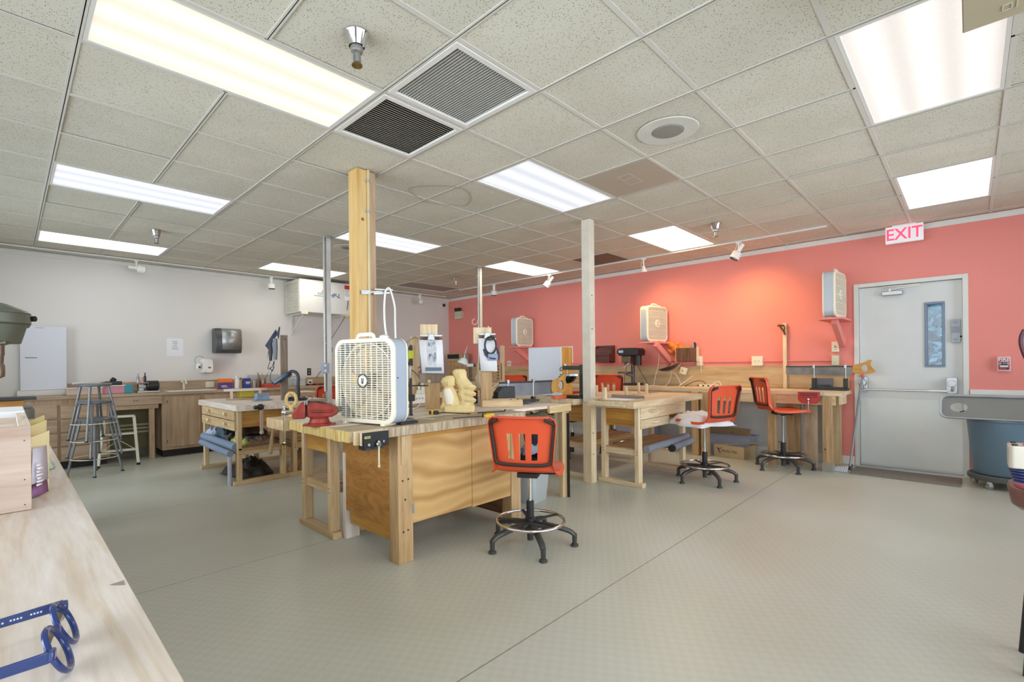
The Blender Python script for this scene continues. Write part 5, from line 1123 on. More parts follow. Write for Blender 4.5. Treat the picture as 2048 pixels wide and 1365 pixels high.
# scroll saw
q = V((3.0, 1.93, .873)); a = at(1150, 748, x=2.85); q = V((2.85, a.y+.0, .873)); zz = lambda y: hgt(q, y)
t = thing('scroll_saw', 'small dark scroll saw with steel table between the white box and the post', 'scroll saw', q)
MB().box((q.x-.10, q.y-.14, .874), (q.x+.10, q.y+.12, .90)).build('base', M_dkmetal, t, bev=.006)
MB().box((q.x-.04, q.y-.16, .90), (q.x+.04, q.y-.08, zz(730))).box((q.x-.03, q.y-.15, zz(740)), (q.x+.03, q.y+.15, zz(732))).build('arm', mat('olive_dark', '3E4238', .5, .3), t, bev=.008)
MB().cyl((q.x, q.y+.03, zz(752)), (q.x, q.y+.03, zz(748)), .14, n=28).build('table', M_steel, t)
MB().lathe([(.02, 0), (.07, .02), (.095, .06), (.10, .08)], (q.x, q.y+.10, zz(768)), 20).build('motor_bowl', mat('green_black', '1E2826', .25, .3), t)
MB().cyl((q.x, q.y+.13, zz(738)), (q.x, q.y+.13, zz(728)), .02).tube(spline([(q.x, q.y+.13, zz(736)), (q.x-.03, q.y+.17, zz(742)), (q.x, q.y+.19, zz(736)), (q.x+.02, q.y+.12, zz(730))], 4), .008).cyl((q.x, q.y+.10, zz(748)), (q.x, q.y+.10, zz(738)), .008).build('blade_clamp', M_steel, t)
# far rack on the middle bench
p = at(1006, 777, z=.873); 
t = thing('wood_rack', 'tall thin wooden stand with a perforated board on the far bench', 'rack', (3.4, 3.3, .873)); P0 = V((3.45, at(1005, 740, x=3.45).y, 0)); zz = lambda y: hgt(P0, y)
MB().box((P0.x-.02, P0.y-.025, .874), (P0.x+.02, P0.y+.025, zz(692))).build('upright', wood('pale', 'z'), t, bev=.002)
MB().bar((P0.x-.12, P0.y+.12, .89), (P0.x, P0.y, zz(760)), .04, .02).build('brace', wood('pale', 'z'), t, bev=.002)
MB().box((P0.x-.15, P0.y-.1, .8735), (P0.x+.12, P0.y+.16, .89)).build('foot_board', wood('pale', 'x'), t, bev=.002)
y_ = at(997, 740, x=3.40).y; MB().box((3.395, y_-.04, zz(762)), (3.41, y_+.04, zz(727))).build('holed_board', wood('raw', 'z'), t, bev=.001)
mb = MB()
for k in range(5): mb.cb((3.393, y_, zz(733+k*6)), (.004, .02, .022))
mb.build('hole', M_blk, t)
# ---- pieces on the near pine bench
for k, (px, pt, pb, lb) in enumerate(((1193, 771, 791, 'leftmost of the small pale pegs on the pine bench'), (1209, 775, 800, 'thickest short pale peg standing by the tray corner'), (1236, 773, 792, 'pale square peg standing behind the tray'),
                                      (1277.5, 766, 786, 'taller pale peg of the pair at the tray far corner'), (1284.5, 768, 788, 'shorter pale peg of the pair at the tray far corner'))):
    p = at(px, pb, z=.8725); w_ = .028 if k != 1 else .036
    if p.y > 1.10 and p.y < 1.26: p.y = 1.08
    single(MB().box((-w_/2, -w_/2, 0), (w_/2, w_/2, hgt(p, pt)-.8725)), 'wood_peg', wood('pale', 'z'), lb, 'peg', bev=.003).location = (p.x, p.y, .8725)
t = thing('picture_tray', 'open pine frame tray with grey edges lying on the near corner of the pine bench', 'tray', (2.70, .66, .873), R_(3))
put(MB().box((.34, .0, 0), (.36, .36, .040)), 'side_board', wood('grey', 'y'), t, bev=.002)
for m_ in (((.0, .34, 0), (.34, .36, .012)), ((.0, .0, 0), (.34, .02, .012)), ((-.02, 0, 0), (.0, .36, .012))): put(MB().box(*m_), 'side_board', wood('worn', 'x'), t, bev=.002)
put(MB().box((0, .02, 0), (.34, .34, .004)), 'sheet', M_paper, t)
single(MB().box((2.62, .66, .826), (2.655, 1.0, .845)), 'end_cleat', wood('pale', 'y'), 'pale cleat strip projecting from the near end of the pine bench', 'cleat', bev=.004)
# waste bin with black liner
p = at(1094, 1013, z=0); bx, by = 1.90, 1.20
t = thing('waste_bin', 'grey plastic waste bin with a black bag liner beneath the side bench', 'bin', (bx, by, 0), R_(10))
put(MB().loft([[(x, y, z) for x, y in rr(w_, d_, .05)] for w_, d_, z in ((.27, .19, .0), (.275, .195, .02), (.33, .25, .37))], True, False), 'bucket', mat('bin_grey', 'A8ACAC', .5, var=.02), t, mods=solid(.003))
rnd = random.Random(4); n = 24
def rg(w_, d_, z, j): return [(x*(1+j*rnd.uniform(-1, 1)), y*(1+j*rnd.uniform(-1, 1)), z+j*.15*rnd.uniform(-1, 1)) for x, y in rr(w_, d_, .06)]
put(MB().loft([rg(.345, .262, .31, .02), rg(.345, .265, .355, .03), rg(.35, .27, .40, .03), rg(.33, .25, .405, .05), rg(.28, .20, .36, .06)], False, True), 'bag_liner', mat('bag_black', '24221F', .3, bump=.5, bs=25), t, smooth=25)
single(blob(MB(), .26, .16, .10, 9, fold=.05, z0=.43, c=(bx+.02, by+.02)), 'bag_stuffing', mat('crumpled_film', '9098A8', .3, bump=.5, bs=30), 'crumpled grey plastic wrap heaped in the black lined bin', 'plastic wrap', mods=solid(.002), smooth=25)
# ============================================================ PALE WALL AND LEFT COUNTER
LW = LY-.001
def lw(px, py, d=0): return at(px, py, y=LY-d)
# air cleaner on brackets
x0, x1, yb, yf = 1.95, 2.93, LY-.02, LY-.62; p0 = at(600, 556, y=yf); pb = at(600, 622, y=yf); x0 = at(599, 600, y=yf).x; x1 = at(705, 600, y=yf).x; zt, zb = at(650, 563, y=yf).z, at(650, 627, y=yf).z; zt = min(zt, HC-.03)
t = thing('air_cleaner', 'large white box air cleaner on wall brackets high on the pale wall', 'air cleaner', ((x0+x1)/2, (yb+yf)/2, zb))
M_ac = mat('ac_white', 'D6D6D2', .4, var=.01)
MB().box((x0, yf, zb), (x1, yb, zt)).build('housing', M_ac, t, bev=.004)
for k in range(16): MB().box((x0-.010, yf+.03, zb+.03+k*(zt-zb-.06)/16), (x0-.0005, yb-.03, zb+.03+(k+.55)*(zt-zb-.06)/16)).build('filter_fin', mat('fin_cream', 'CFCBB8', .6), t)
M_blue = mat('ink_blue', '3A5C96', .6); sz = (zt-zb)*.20; fc = lambda x, z: face((x, yf-.0015, z), (1, 0, 0), (0, 0, 1))
q1 = at(643, 588, y=yf); q2 = at(669, 592, y=yf)
o = text('AIR-T', 'lettering', mat('ink_grey_blue', '6E7C96', .6), t, fc(q1.x, q1.z), sz*.62, .0005, shear=.3)
o = text('HP-L', 'lettering', M_blue, t, fc(q2.x, q2.z-.003), sz*.92, .0005, shear=.3, off=.002)
MB().box((at(628, 593, y=yf).x, yf-.001, q1.z-.045), (at(650, 593, y=yf).x, yf-.0002, q1.z-.036)).build('underline', M_blue, t)
a, b = at(689, 571, y=yf), at(699, 580, y=yf); MB().box((a.x, yf-.002, b.z), (b.x, yf-.0002, a.z)).build('red_label', mat('label_red', 'C03020', .5), t)
b2 = at(700, 602, y=yf); MB().box((a.x, yf-.0015, b2.z), (b.x, yf-.0002, b.z)).build('white_label', M_paper, t)
mb = MB()
for k in range(5): mb.box((a.x+.006, yf-.0025, b.z-.02-k*.025), (b.x-.006-.01*(k % 3), yf-.001, b.z-.012-k*.025))
mb.build('label_print', M_lbl, t)
for x, nm in ((x0+.12, 0), (x1-.14, 1)):
    MB().box((x-.015, yb-.001, zb-.36), (x+.015, yb+.018, zb)).box((x-.015, yf+.03, zb-.018), (x+.015, yb, zb-.001)).bar((x, yb, zb-.31), (x, yf+.12, zb-.02), .012, .018).build('bracket', M_white, t)
MB().box((x0+.03, yf-.004, zb-.035), (x0+.14, yf+.03, zb+.01)).build('switch_pod', M_cream, t, bev=.003); MB().box((x1-.14, yf+.0, zb-.03), (x1-.03, yf+.04, zb-.001)).build('yellow_tag', mat('tag_yellow', 'D8C878', .6), t)
cd = spline([(b.x-.03, yf-.004, b2.z), (b.x-.05, yf-.006, (b2.z+zb)/2), (b.x-.07, yf+.05, zb-.04), (x1-.30, yf+.3, zb-.5), at(665, 700, y=LY-.1), at(650, 730, y=LY-.05), at(632, 757, y=LY-.05)], 5)
single(MB().tube(cd, .0045, 6), 'electric_cable', M_bcord, 'thin black cord running down from the air cleaner to the counter', 'cord', smooth=60)
# towel dispenser
a, b = lw(427, 657, .1), lw(480, 707, .1); t = thing('towel_dispenser', 'grey and silver paper towel dispenser on the pale wall', 'towel dispenser', ((a.x+b.x)/2, LY-.12, b.z)); d = .20
prof = [(LY-.002, b.z), (LY-d+.02, b.z), (LY-d, b.z+.05), (LY-d-.012, (a.z+b.z)/2), (LY-d+.01, a.z-.04), (LY-d+.05, a.z), (LY-.002, a.z)]
MB().prism([(y, z) for y, z in prof], a.x, b.x, 'x').build('body', mat('smoke_plastic', '4C4E50', .35), t, bev=.012)
pf = [(y-.004, z) for y, z in prof[2:6]]; w0 = a.x+(b.x-a.x)*.24
MB().loft([[(w0, y, z) for y, z in pf], [(b.x-.004, y, z) for y, z in pf]], False, False, closed=False).build('silver_cover', mat('brushed_silver', 'A4A4A2', .35, .55, var=.04), t, mods=solid(.006))
MB().box((w0, LY-d-.005, b.z+.015), (b.x-.02, LY-d+.02, b.z+.045)).build('paper_slot', M_black, t)
MB().torus(((w0+b.x)/2, LY-d-.006, (a.z+b.z)/2+.09), .05, .004, 30, 6, (0, 1, .1), sy=1.0).build('window_ring', M_grey, t)
MB().box(((w0+b.x)/2-.025, LY-d-.018, (a.z+b.z)/2+.012), ((w0+b.x)/2+.03, LY-d-.015, (a.z+b.z)/2+.026)).build('worn_print', mat('silver_print', 'D8D8D6', .5), t)
# soap dispenser and little cup with hose
a, b = lw(403, 717, .1), lw(428, 747, .1); t = thing('soap_dispenser', 'white rounded soap dispenser on the pale wall', 'soap dispenser', ((a.x+b.x)/2, LY-.07, b.z))
MB().loft([[((a.x+b.x)/2+x, LY-dd, (a.z+b.z)/2+z) for x, z in rr((b.x-a.x)*k, (a.z-b.z)*k, .03)] for dd, k in ((.002, 1), (.07, 1), (.10, .93), (.115, .8))]).build('body', M_wht, t)
MB().box(((a.x+b.x)/2-.0, LY-.118, (a.z+b.z)/2-.035), ((a.x+b.x)/2+.04, LY-.114, (a.z+b.z)/2-.02)).build('sensor_window', M_black, t); MB().loft([[((a.x+b.x)/2+.01+x, LY-.117, b.z+.04+z) for x, z in rr(.10, .05, .02)], [((a.x+b.x)/2+.01+x, LY-.13, b.z+.038+z) for x, z in rr(.09, .04, .02)]]).build('push_pad', M_wht, t)
c = lw(397, 733, .09); t = thing('wall_cup', 'small white plastic cup hanging on a wire loop beside the soap dispenser', 'cup', (c.x, LY-.06, c.z-.06))
MB().lathe([(.028, -.045), (.035, .0), (.036, .045), (.03, .05), (.028, .03)], c, 16, (.25, 0, 1)).build('cup', M_wht, t); MB().ball(c+V((.006, -.034, -.012)), .018, sc=(1, .3, .7)).build('dark_spot', M_black, t)
MB().torus(c+V((.03, .05, .09)), .065, .004, 30, 6, (0, 1, 0)).build('wire_loop', M_grey, t)
# paper sign
a, b = lw(333, 677), lw(367, 713); t = thing('paper_sign', 'white paper notice with five short lines taped to the pale wall', 'sign', ((a.x+b.x)/2, LY, b.z))
MB().box((a.x, LY-.003, b.z), (b.x, LY-.0005, a.z)).build('sheet', M_paper, t); mb = MB()
for k, w_ in enumerate((.07, .062, .05, .075, .085)):
    z = a.z-.045-k*.028; cx = (a.x+b.x)/2
    for q in range(6): mb.box((cx-w_/2+q*w_/6, LY-.0038, z-.006), (cx-w_/2+(q+.72)*w_/6, LY-.0028, z+.004))
mb.build('printed_line', M_lbl, t)
# tall white board
a, b = at(47, 655, y=LY-.05), at(132, 785, y=LY-.05); x0_, x1_ = at(40, 720, y=LY-.05).x, at(133, 720, y=LY-.05).x
t = thing('white_board', 'tall blank white board leaning on the counter against the pale wall', 'board', ((x0_+x1_)/2, LY-.05, .95)); zt = at(90, 654, y=LY-.05).z
MB().box((x0_, LY-.075, .975), (x1_, LY-.05, zt)).build('board', mat('board_white', 'DDE0E8', .5, var=.01), t, bev=.003)
MB().box((x0_-.03, LY-.13, .906), (x1_+.02, LY-.03, .972)).build('foot_ledge', M_white, t, bev=.004)
a = at(62, 716, y=LY-.077); MB().box((a.x-.055, LY-.0775, a.z-.006), (a.x+.055, LY-.0752, a.z+.006)).build('dark_mark', M_lbl, t); a = at(80, 655, y=LY-.077); MB().box((a.x-.04, LY-.078, a.z-.012), (a.x+.04, LY-.0752, a.z-.002)).build('tape', mat('tape_grey', 'B8B8BC', .6), t)
# dome camera
c = lw(886, 611, .05); t = thing('dome_camera', 'white wall camera with round dark lens near the room corner', 'camera', (c.x, LY-.05, c.z))
MB().lathe([(.05, 0), (.055, .02), (.05, .06)], (c.x, LY-.001, c.z), 20, (0, -1, 0)).build('housing', M_wht, t); MB().lathe([(.038, 0), (.03, .025), (.012, .036)], (c.x+.012, LY-.062, c.z), 20, (.15, -1, 0)).build('lens_dome', M_black, t)
# outlets on the pale wall
def lout(px0, py0, px1, py1, m_, label, dd=.021):
    a, b = lw(px0, py0, dd), lw(px1, py1, dd); t = thing('outlet_plate', label, 'outlet', ((a.x+b.x)/2, LY-dd, b.z)); MB().box((a.x, LY-dd-.006, b.z), (b.x, LY-dd, a.z)).build('plate', m_, t, bev=.002)
    cx, cz = (a.x+b.x)/2, (a.z+b.z)/2; w_ = (b.x-a.x); h_ = a.z-b.z; s_ = (1, 0) if w_ > h_ else (0, 1)
    for k in (-1, 1): MB().cb((cx+k*s_[0]*w_*.22, LY-dd-.007, cz+k*s_[1]*h_*.22), (.028, .003, .024)).build('outlet_face', M_cream if m_ is not M_black else M_grey, t)
lout(411, 764, 428, 775, M_cream, 'cream double outlet in the backsplash right of the sink')
lout(614, 737, 622, 751, M_black, 'small black outlet plate on the pale wall left of the grey post', .001)
# ---- things on the left counter
ZC = .906
def onc(px, y): q = at(px, 740, y=y); return V((q.x, y, ZC))
def cbox(name, label, cat, px0, px1, py, y, d, m_, lid=None, bev=.004, extra=None, zb=ZC):
    a = at(px0, 760, y=y); b = at(px1, 760, y=y); z = hgt(V(((a.x+b.x)/2, y, 0)), py); t = thing(name, label, cat, ((a.x+b.x)/2, y+d/2, zb))
    MB().box((a.x, y, zb+.001), (b.x, y+d, z)).build('body', m_, t, bev=bev)
    if extra: extra(t, a.x, b.x, y, z)
    return t, a.x, b.x, z
def rim(m_, n='rim'):
    return lambda t, a, b, y, z: MB().box((a-.008, y-.008, z-.012), (b+.008, y+.2, z)).build(n, m_, t, bev=.003)
cbox('wash_basin', 'pale beige plastic basin on the counter behind the stacked stools', 'basin', 134, 205, 775, 6.36, .3, mat('basin_beige', 'CDB8A8', .4), extra=rim(M_wht))
t, a, b, z = cbox('storage_bin', 'pink plastic bin with a teal end holding a black tool', 'bin', 202, 249, 771, 6.38, .22, mat('bin_pink', 'C88896', .5), extra=rim(M_wht))
MB().box((b+.001, 6.38, ZC+.001), (b+.09, 6.58, z-.002)).build('teal_end', mat('bin_teal', '2E8E9C', .5), t, bev=.004)
t = thing('black_tool', 'black electric tool lying on top of the pink bin', 'tool', ((a+b)/2, 6.47, z+.001)); MB().box((a+.05, 6.42, z+.001), (b-.02, 6.52, z+.05)).build('body', M_black, t, bev=.01); MB().cyl((a+.12, 6.45, z+.05), (a+.15, 6.46, z+.085), .03).cyl((a-.0, 6.46, z+.02), (a+.08, 6.46, z+.03), .02).build('knob', M_dkmetal, t)
q = onc(158, 6.45); single(MB().bar((q.x-.06, 6.6, 1.05), (q.x+.06, 6.6, 1.065), .02, .02).bar((q.x+.02, 6.6, .907), (q.x+.02, 6.6, 1.05), .02, .02), 'tap_lever', M_steel, 'small steel tap lever above the beige basin', 'tap')
# bench sander
q0, q1 = onc(272, 6.46), onc(318, 6.46); L_ = q1.x-q0.x; zz = lambda y: hgt(q0, y)
t = thing('bench_grinder', 'black bench sander motor on a grey base left of the sink', 'grinder', ((q0.x+q1.x)/2, 6.46, ZC))
MB().box((q0.x, 6.36, ZC+.001), (q1.x, 6.56, ZC+.02)).box((q0.x-.01, 6.38, zz(766)-.01), (q0.x+L_*.5, 6.54, zz(766))).build('base', M_steel, t, bev=.003)
MB().lathe([(.05, 0), (.068, .02), (.068, L_*.52), (.055, L_*.56)], (q0.x+L_*.42, 6.46, ZC+.09), 22, (1, 0, 0)).build('motor', M_black, t); MB().cyl((q0.x+.02, 6.46, ZC+.08), (q0.x+L_*.4, 6.46, ZC+.08), .045).box((q0.x+.02, 6.42, ZC+.02), (q0.x+.08, 6.5, zz(767)-.012)).build('wheel_guard', M_galv, t, bev=.004)
for px, w_, m_, lb, h0 in ((276, .035, M_steel, 'small grey dispenser standing on the sander table', 748), (285, .04, mat('pinkish_oil', 'D29C8C', .3), 'small pinkish oil bottle standing on the sander table', 755), (290, .03, M_black, 'small black capped flask standing on the sander table', 746)):
    c = at(px, 760, y=6.47); zb_ = zz(766)+.001; single(MB().lathe([(w_*.5, 0), (w_*.5, (hgt(c, h0)-zb_)*.6), (w_*.2, (hgt(c, h0)-zb_)*.75), (w_*.28, hgt(c, h0)-zb_)], (c.x, 6.47, zb_), 12), 'bottle', m_, lb, 'bottle')
t, a, b, z = cbox('detergent_box', 'orange and purple detergent tub on the counter right of the sink', 'box', 440, 465, 766, 6.50, .12, mat('purple_label', '5A3C86', .5))
MB().box((a-.004, 6.494, z), (b+.004, 6.626, hgt(V((a, 6.5, 0)), 758))).build('orange_lid', mat('orange_plastic', 'EC7A24', .4), t, bev=.008)
MB().box((a+.02, 6.4985, z-.05), (a+.09, 6.4995, z-.04)).box((a+.02, 6.4985, z-.07), (a+.11, 6.4995, z-.062)).build('print', M_wht, t)
def bottle(px, ptop, r, m_, cap, label, y=6.55, name='bottle'):
    c = onc(px, y); h = hgt(c, ptop)-ZC; t = thing(name, label, 'bottle', (c.x, y, ZC+.001))
    put(MB().lathe([(r, 0), (r, h*.62), (r*.45, h*.78), (r*.4, h*.85)], n=16), 'body', m_, t); put(MB().lathe([(r*.48, h*.83), (r*.45, h), (0, h)], n=12), 'cap', cap, t)
bottle(473, 752, .045, M_wht, M_wht, 'white squeeze bottle between the orange tub and blue box'); bottle(481, 756, .03, mat('amber', 'C8A070', .3), mat('maroon', '7A2030', .4), 'slim bottle with maroon label beside the blue box'); bottle(486, 757, .02, mat('clear_plastic', 'D8D8D0', .2), mat('cap_yellow', 'D8B020', .4), 'small clear bottle with yellow cap behind the blue box', 6.62)
cbox('blue_box', 'dark blue carton with white print on the counter', 'box', 487, 502, 757, 6.48, .06, mat('carton_blue', '2C3A86', .5), extra=lambda t, a, b, y, z: MB().box((a+.03, y-.001, z-.07), (b-.01, y-.0002, z-.055)).box((a+.035, y-.001, z-.09), (b-.02, y-.0002, z-.08)).build('print', M_wht, t))
rnd = random.Random(11)
for k in range(9):
    px = 507+k*3.1; r = rnd.uniform(.016, .024); c = onc(px, 6.52+.05*(k % 3)); h = hgt(c, rnd.uniform(756, 763))-ZC; cc = rnd.choice(('7A5A48', 'B8A898', '9A8A80', 'C8BCB0'))
    o = single(MB().lathe([(r, 0), (r, h*.8), (r*.7, h*.85), (r*.7, h)], n=12), 'jar', mat('jar_'+cc, cc, .4), 'small jar in the cluster of jars and swabs beside the blue box', 'jar', 'jars on the left counter'); o.location = (c.x, c.y, ZC+.001)
mbs = MB(); c = onc(524, 6.56)
for k in range(14): mbs.bar((c.x+rnd.uniform(-.02, .02), 6.55+rnd.uniform(-.02, .02), ZC+.05), (c.x+rnd.uniform(-.09, .09), 6.55+rnd.uniform(-.05, .05), ZC+rnd.uniform(.18, .27)), .006)
o = single(mbs, 'brush_bundle', mat('brush_mix', '9A8272', .7), 'bundle of small brushes and sticks standing among the jars', 'brushes'); o['kind'] = 'stuff'
t, a, b, z = cbox('storage_bin', 'red plastic tub on the counter behind the small round stool', 'bin', 531, 560, 768, 6.32, .24, mat('tub_red', 'C24A3A', .45), extra=rim(mat('tub_rim', 'D8604C', .45)))
M_clr = mat('clear_tub', 'C9CCC8', .25, alpha=.75)
cbox('clear_box', 'long translucent plastic box low behind the jars', 'box', 500, 562, 750, 6.66, .12, M_clr); cbox('clear_box', 'taller translucent lidded tub behind the blue desk lamp', 'box', 592, 611, 756, 6.45, .22, M_clr, extra=rim(M_wht, 'lid')); cbox('clear_box', 'wide translucent tub beside the wooden tool post', 'box', 566, 592, 751, 6.6, .15, M_clr, extra=rim(M_wht, 'lid'))
mb = MB(); 
for k in range(6): 
    c = at(617+k*6.5, 770, y=6.45); t = single(MB().cyl((c.x-.05, 6.42+.02*(k % 2), ZC+.02), (c.x+.05, 6.46, ZC+.02), .013), 'small_tool', mat('tool_red', 'B83838', .4) if k % 2 else M_black, 'small red or black hand tool lying on the counter right of the clear tubs', 'tool', 'hand tools on the left counter')
cbox('charger', 'small white charger box on the counter below the black outlet', 'charger', 616, 625, 760, 6.60, .08, M_wht, extra=lambda t, a, b, y, z: MB().box((a+.02, y-.002, ZC+.04), (b-.02, y-.0005, ZC+.07)).build('dark_port', M_black, t))
# ---- stools
def stool(label, c, seat_z, H, rz, ring=True):
    t = thing('stool', label, 'stool', (c.x, c.y, seat_z-H), rz, None); m_ = mat('grey_metal_paint', '85898E', .35, .5, var=.08); r = .165
    put(MB().lathe([(0, H), (r-.01, H), (r, H-.012), (r-.004, H-.032), (r-.02, H-.036), (0, H-.03)], n=28), 'seat', m_, t)
    for k in range(4):
        a = pi/4+k*pi/2; p = V((cos(a)*.13, sin(a)*.13, H-.034)); e = V((cos(a)*(.13+.125*H/.68), sin(a)*(.13+.125*H/.68), .004))
        lg = put(MB().cyl(p, e, .0135, .0125, 12), 'leg', m_, t); put(MB().cyl(e+V((0, 0, -.003)), e+V((0, 0, .012)), .019, .016, 12), 'foot', M_black, lg)
    for z in (H*.30, H*.62):
        if z > H*.5 and not ring: continue
        rr_ = .13+.125*(H-z)/.68+.004; put(MB().torus((0, 0, z), rr_, .005, 36, 6), 'brace_ring', M_cream if z < H*.5 else m_, t)
c = at(205, 925, z=0); c = V((-.735, 5.68, 0)); s0 = hgt(c, 836); s1 = hgt(c, 801); s2 = hgt(c, 767)
stool('lowest grey metal stool of the stack, feet on the floor before the drawers', c, s0, s0, R_(38)); stool('middle grey metal stool of the nested stack of three', c, s1, s0, R_(30)); stool('top grey metal stool of the nested stack, its seat at counter height', c, s2, s0, R_(22))
# step stool
a, b = at(196, 938, z=0), at(277, 930, z=0); M_step = mat('step_cream', 'E2E0CC', .45, var=.05); d = (b-a); L_ = d.length; rz = math.atan2(d.y, d.x)
t = thing('step_stool', 'cream metal folding step stool standing before the knee space', 'step stool', (a.x, a.y, 0), rz); H = hgt(a, 838)
for x, dx in ((0, .05), (L_, -.05)):
    put(MB().bar((x, 0, 0), (x+dx, .13, H), .03, .018), 'front_leg', M_step, t, bev=.002); put(MB().bar((x+dx*.4, .36, 0), (x+dx, .16, H-.02), .02, .015), 'rear_leg', M_step, t); put(MB().cyl((x, 0, 0), (x, 0, .03), .02), 'foot', M_blk, t)
for z in (H*.31, H*.64): put(MB().box((.02, .02+z*.24, z-.012), (L_-.02, .13+z*.24, z+.006)), 'step', M_step, t, bev=.003)
put(MB().box((.05, .10, H-.012), (L_-.05, .28, H+.006)), 'top_step', M_step, t, bev=.003); put(MB().bar((.04, .05, H*.33), (L_*.6, .06, H*.58), .012, .004).bar((L_-.04, .05, H*.33), (L_*.4, .06, H*.58), .012, .004), 'cross_brace', M_step, t)
# ---- bench A top
ZA = .843
q = V((.62, 4.55, 0)); a = on(452, 800, ZA); b = on(530, 797, ZA); zt = hgt(a, 779)
t = thing('small_table', 'little wooden table with rounded whitish top standing on the left bench', 'stand', ((a.x+b.x)/2, (a.y+b.y)/2, ZA+.001), math.atan2((b-a).y, (b-a).x)); L_ = (b-a).length; h = zt-ZA
put(MB().loft([[(x, y, z) for x, y in rr(L_+.05, .24, .11)] for z in (h-.025, h-.003, h)]), 'top', wood('light', 'x'), t, bev=.004)
for sx in (-1, 1):
    for sy in (-1, 1): put(MB().box((sx*(L_/2-.06)-.016, sy*.08-.016, .0), (sx*(L_/2-.06)+.016, sy*.08+.016, h-.026)), 'leg', wood('pale', 'z'), t, bev=.002)
put(MB().box((-L_/2+.0, -.10, 0), (.10, .10, .018)), 'base_board', wood('worn', 'x'), t)
p = on(490, 799, ZA); single(MB().box((-.085, -.05, 0), (.085, .05, .11)), 'yellow_box', mat('carton_yellow', 'CDBB3C', .6, var=.15), 'crumpled yellow carton under the little table on the left bench', 'box', bev=.006).location = ((a.x+b.x)/2+.0, (a.y+b.y)/2+.0, ZA+.020)
p = on(527, 802, ZA); single(MB().box((-.07, -.045, .012), (.07, .045, .085)).box((-.10, -.06, 0), (.10, .06, .011)), 'tissue_box', mat('tissue_blue', '8AA0B8', .6, var=.3, vs=12), 'blue patterned small box on the left bench', 'box', bev=.003).location = (p.x, p.y+.05, ZA+.001)
# wooden tool post with hanging gear
P1 = V((.98, 4.35, 0)); q = on(569, 800, ZA); P1 = V((q.x, q.y, 0)); D_ = (P1-V((CX0, CY0, 0))).dot(FW); zt = hgt(P1, 671); w_ = 13*D_/FPX
t = thing('tool_post', 'brown wooden upright on the left bench with tools hanging from it', 'post', (P1.x, P1.y, ZA), R_(-15)); put(MB().box((-w_/2, -.02, .001), (w_/2, .02, zt-ZA)), 'board', wood('grey', 'z'), t, bev=.002); put(MB().cyl((.01, -.021, zt-ZA-.05), (.01, -.024, zt-ZA-.05), .008), 'knot', M_dkmetal, t)
zz = lambda y: hgt(P1, y)-ZA; k = D_/FPX
t = thing('hanging_tools', 'grey clippers and dark straps with looped cords hanging on the wooden tool post', 'tools', (P1.x, P1.y, ZA), R_(-42))
put(MB().loft([[(-14*k+x, -.05+y, zz(z)) for x, y in rr(w*k, 6*k, 2*k)] for w, z in ((6, 720), (9, 700), (8, 678))]), 'clipper', mat('clipper_grey', '6E747A', .4), t)
put(MB().loft([[(-23*k+x, -.05+y, zz(z)) for x, y in rr(w*k, 5*k, 2*k)] for w, z in ((5, 722), (8, 705), (6, 686))]), 'clipper', M_dkmetal, t)
put(MB().add([(-30*k, -.06, zz(718)), (-26*k, -.06, zz(700)), (-33*k, -.06, zz(692)), (-12*k, -.06, zz(660)), (-8*k, -.06, zz(668)), (-24*k, -.06, zz(695))], [(0, 1, 2, 3, 4, 5)]).add([(-10*k, -.065, zz(670)), (-5*k, -.065, zz(654)), (-3*k, -.065, zz(656)), (-6*k, -.065, zz(680))], [(0, 1, 2, 3)]), 'strap', mat('strap_slate', '3C4458', .6), t, mods=solid(.004))
put(MB().tube(spline([(-24*k, -.05, zz(722)), (-28*k, -.055, zz(738)), (-20*k, -.055, zz(734)), (-16*k, -.05, zz(722)), (-19*k, -.055, zz(742)), (-24*k, -.06, zz(735))], 5), .004).tube(spline([(-16*k, -.05, zz(735)), (-22*k, -.05, zz(745)), (-24*k, -.05, zz(760)), (-14*k, -.05, zz(772))], 5), .0035), 'cord', M_bcord, t)
# desk lamp
p = on(594, 801, ZA); D_ = (p-V((CX0, CY0, p.z))).dot(FW); k = D_/FPX; M_lamp = mat('lamp_navy', '24405E', .3, var=.05, coat=.3); M_lb = mat('lamp_black', '26282E', .35)
t = thing('desk_lamp', 'dark blue gooseneck desk lamp bending over the left bench', 'lamp', (p.x, p.y, ZA), YAW-pi/2)   # local x = image right, y = away
put(MB().lathe([(.0, .001), (20*k, .001), (20.5*k, 3*k), (15*k, 7*k), (6*k, 9*k), (0, 9*k)], n=26), 'base', M_lb, t)
put(MB().cyl((2*k, 0, 8*k), (2*k, 0, 30*k), 4.6*k, 3.8*k, 14), 'neck_socket', M_lb, t)
put(MB().tube(spline([(2*k, 0, 28*k), (3*k, 0, 45*k), (-1*k, 0, 55*k), (-10*k, 0, 58*k), (-18*k, 0, 53*k)], 6), 3.2*k, 10), 'gooseneck', mat('rubber_slate', '3C4048', .5), t)
put(MB().sub(MX.Translation((-29*k, 0, 44*k)) @ MX.Rotation(R_(-32), 4, 'Y')).loft([[(x, y, z) for x, y in rr(w*k, d*k, 6*k)] for w, d, z in ((34, 14, -5*k), (40, 19, -2*k), (38, 17, 2.5*k), (28, 10, 5*k))]), 'shade', M_lamp, t)
put(MB().tube(spline([(18*k, 0, 2*k), (26*k, 2*k, 8*k), (32*k, 0, 3*k)], 5), .003), 'cord', M_bcord, t)
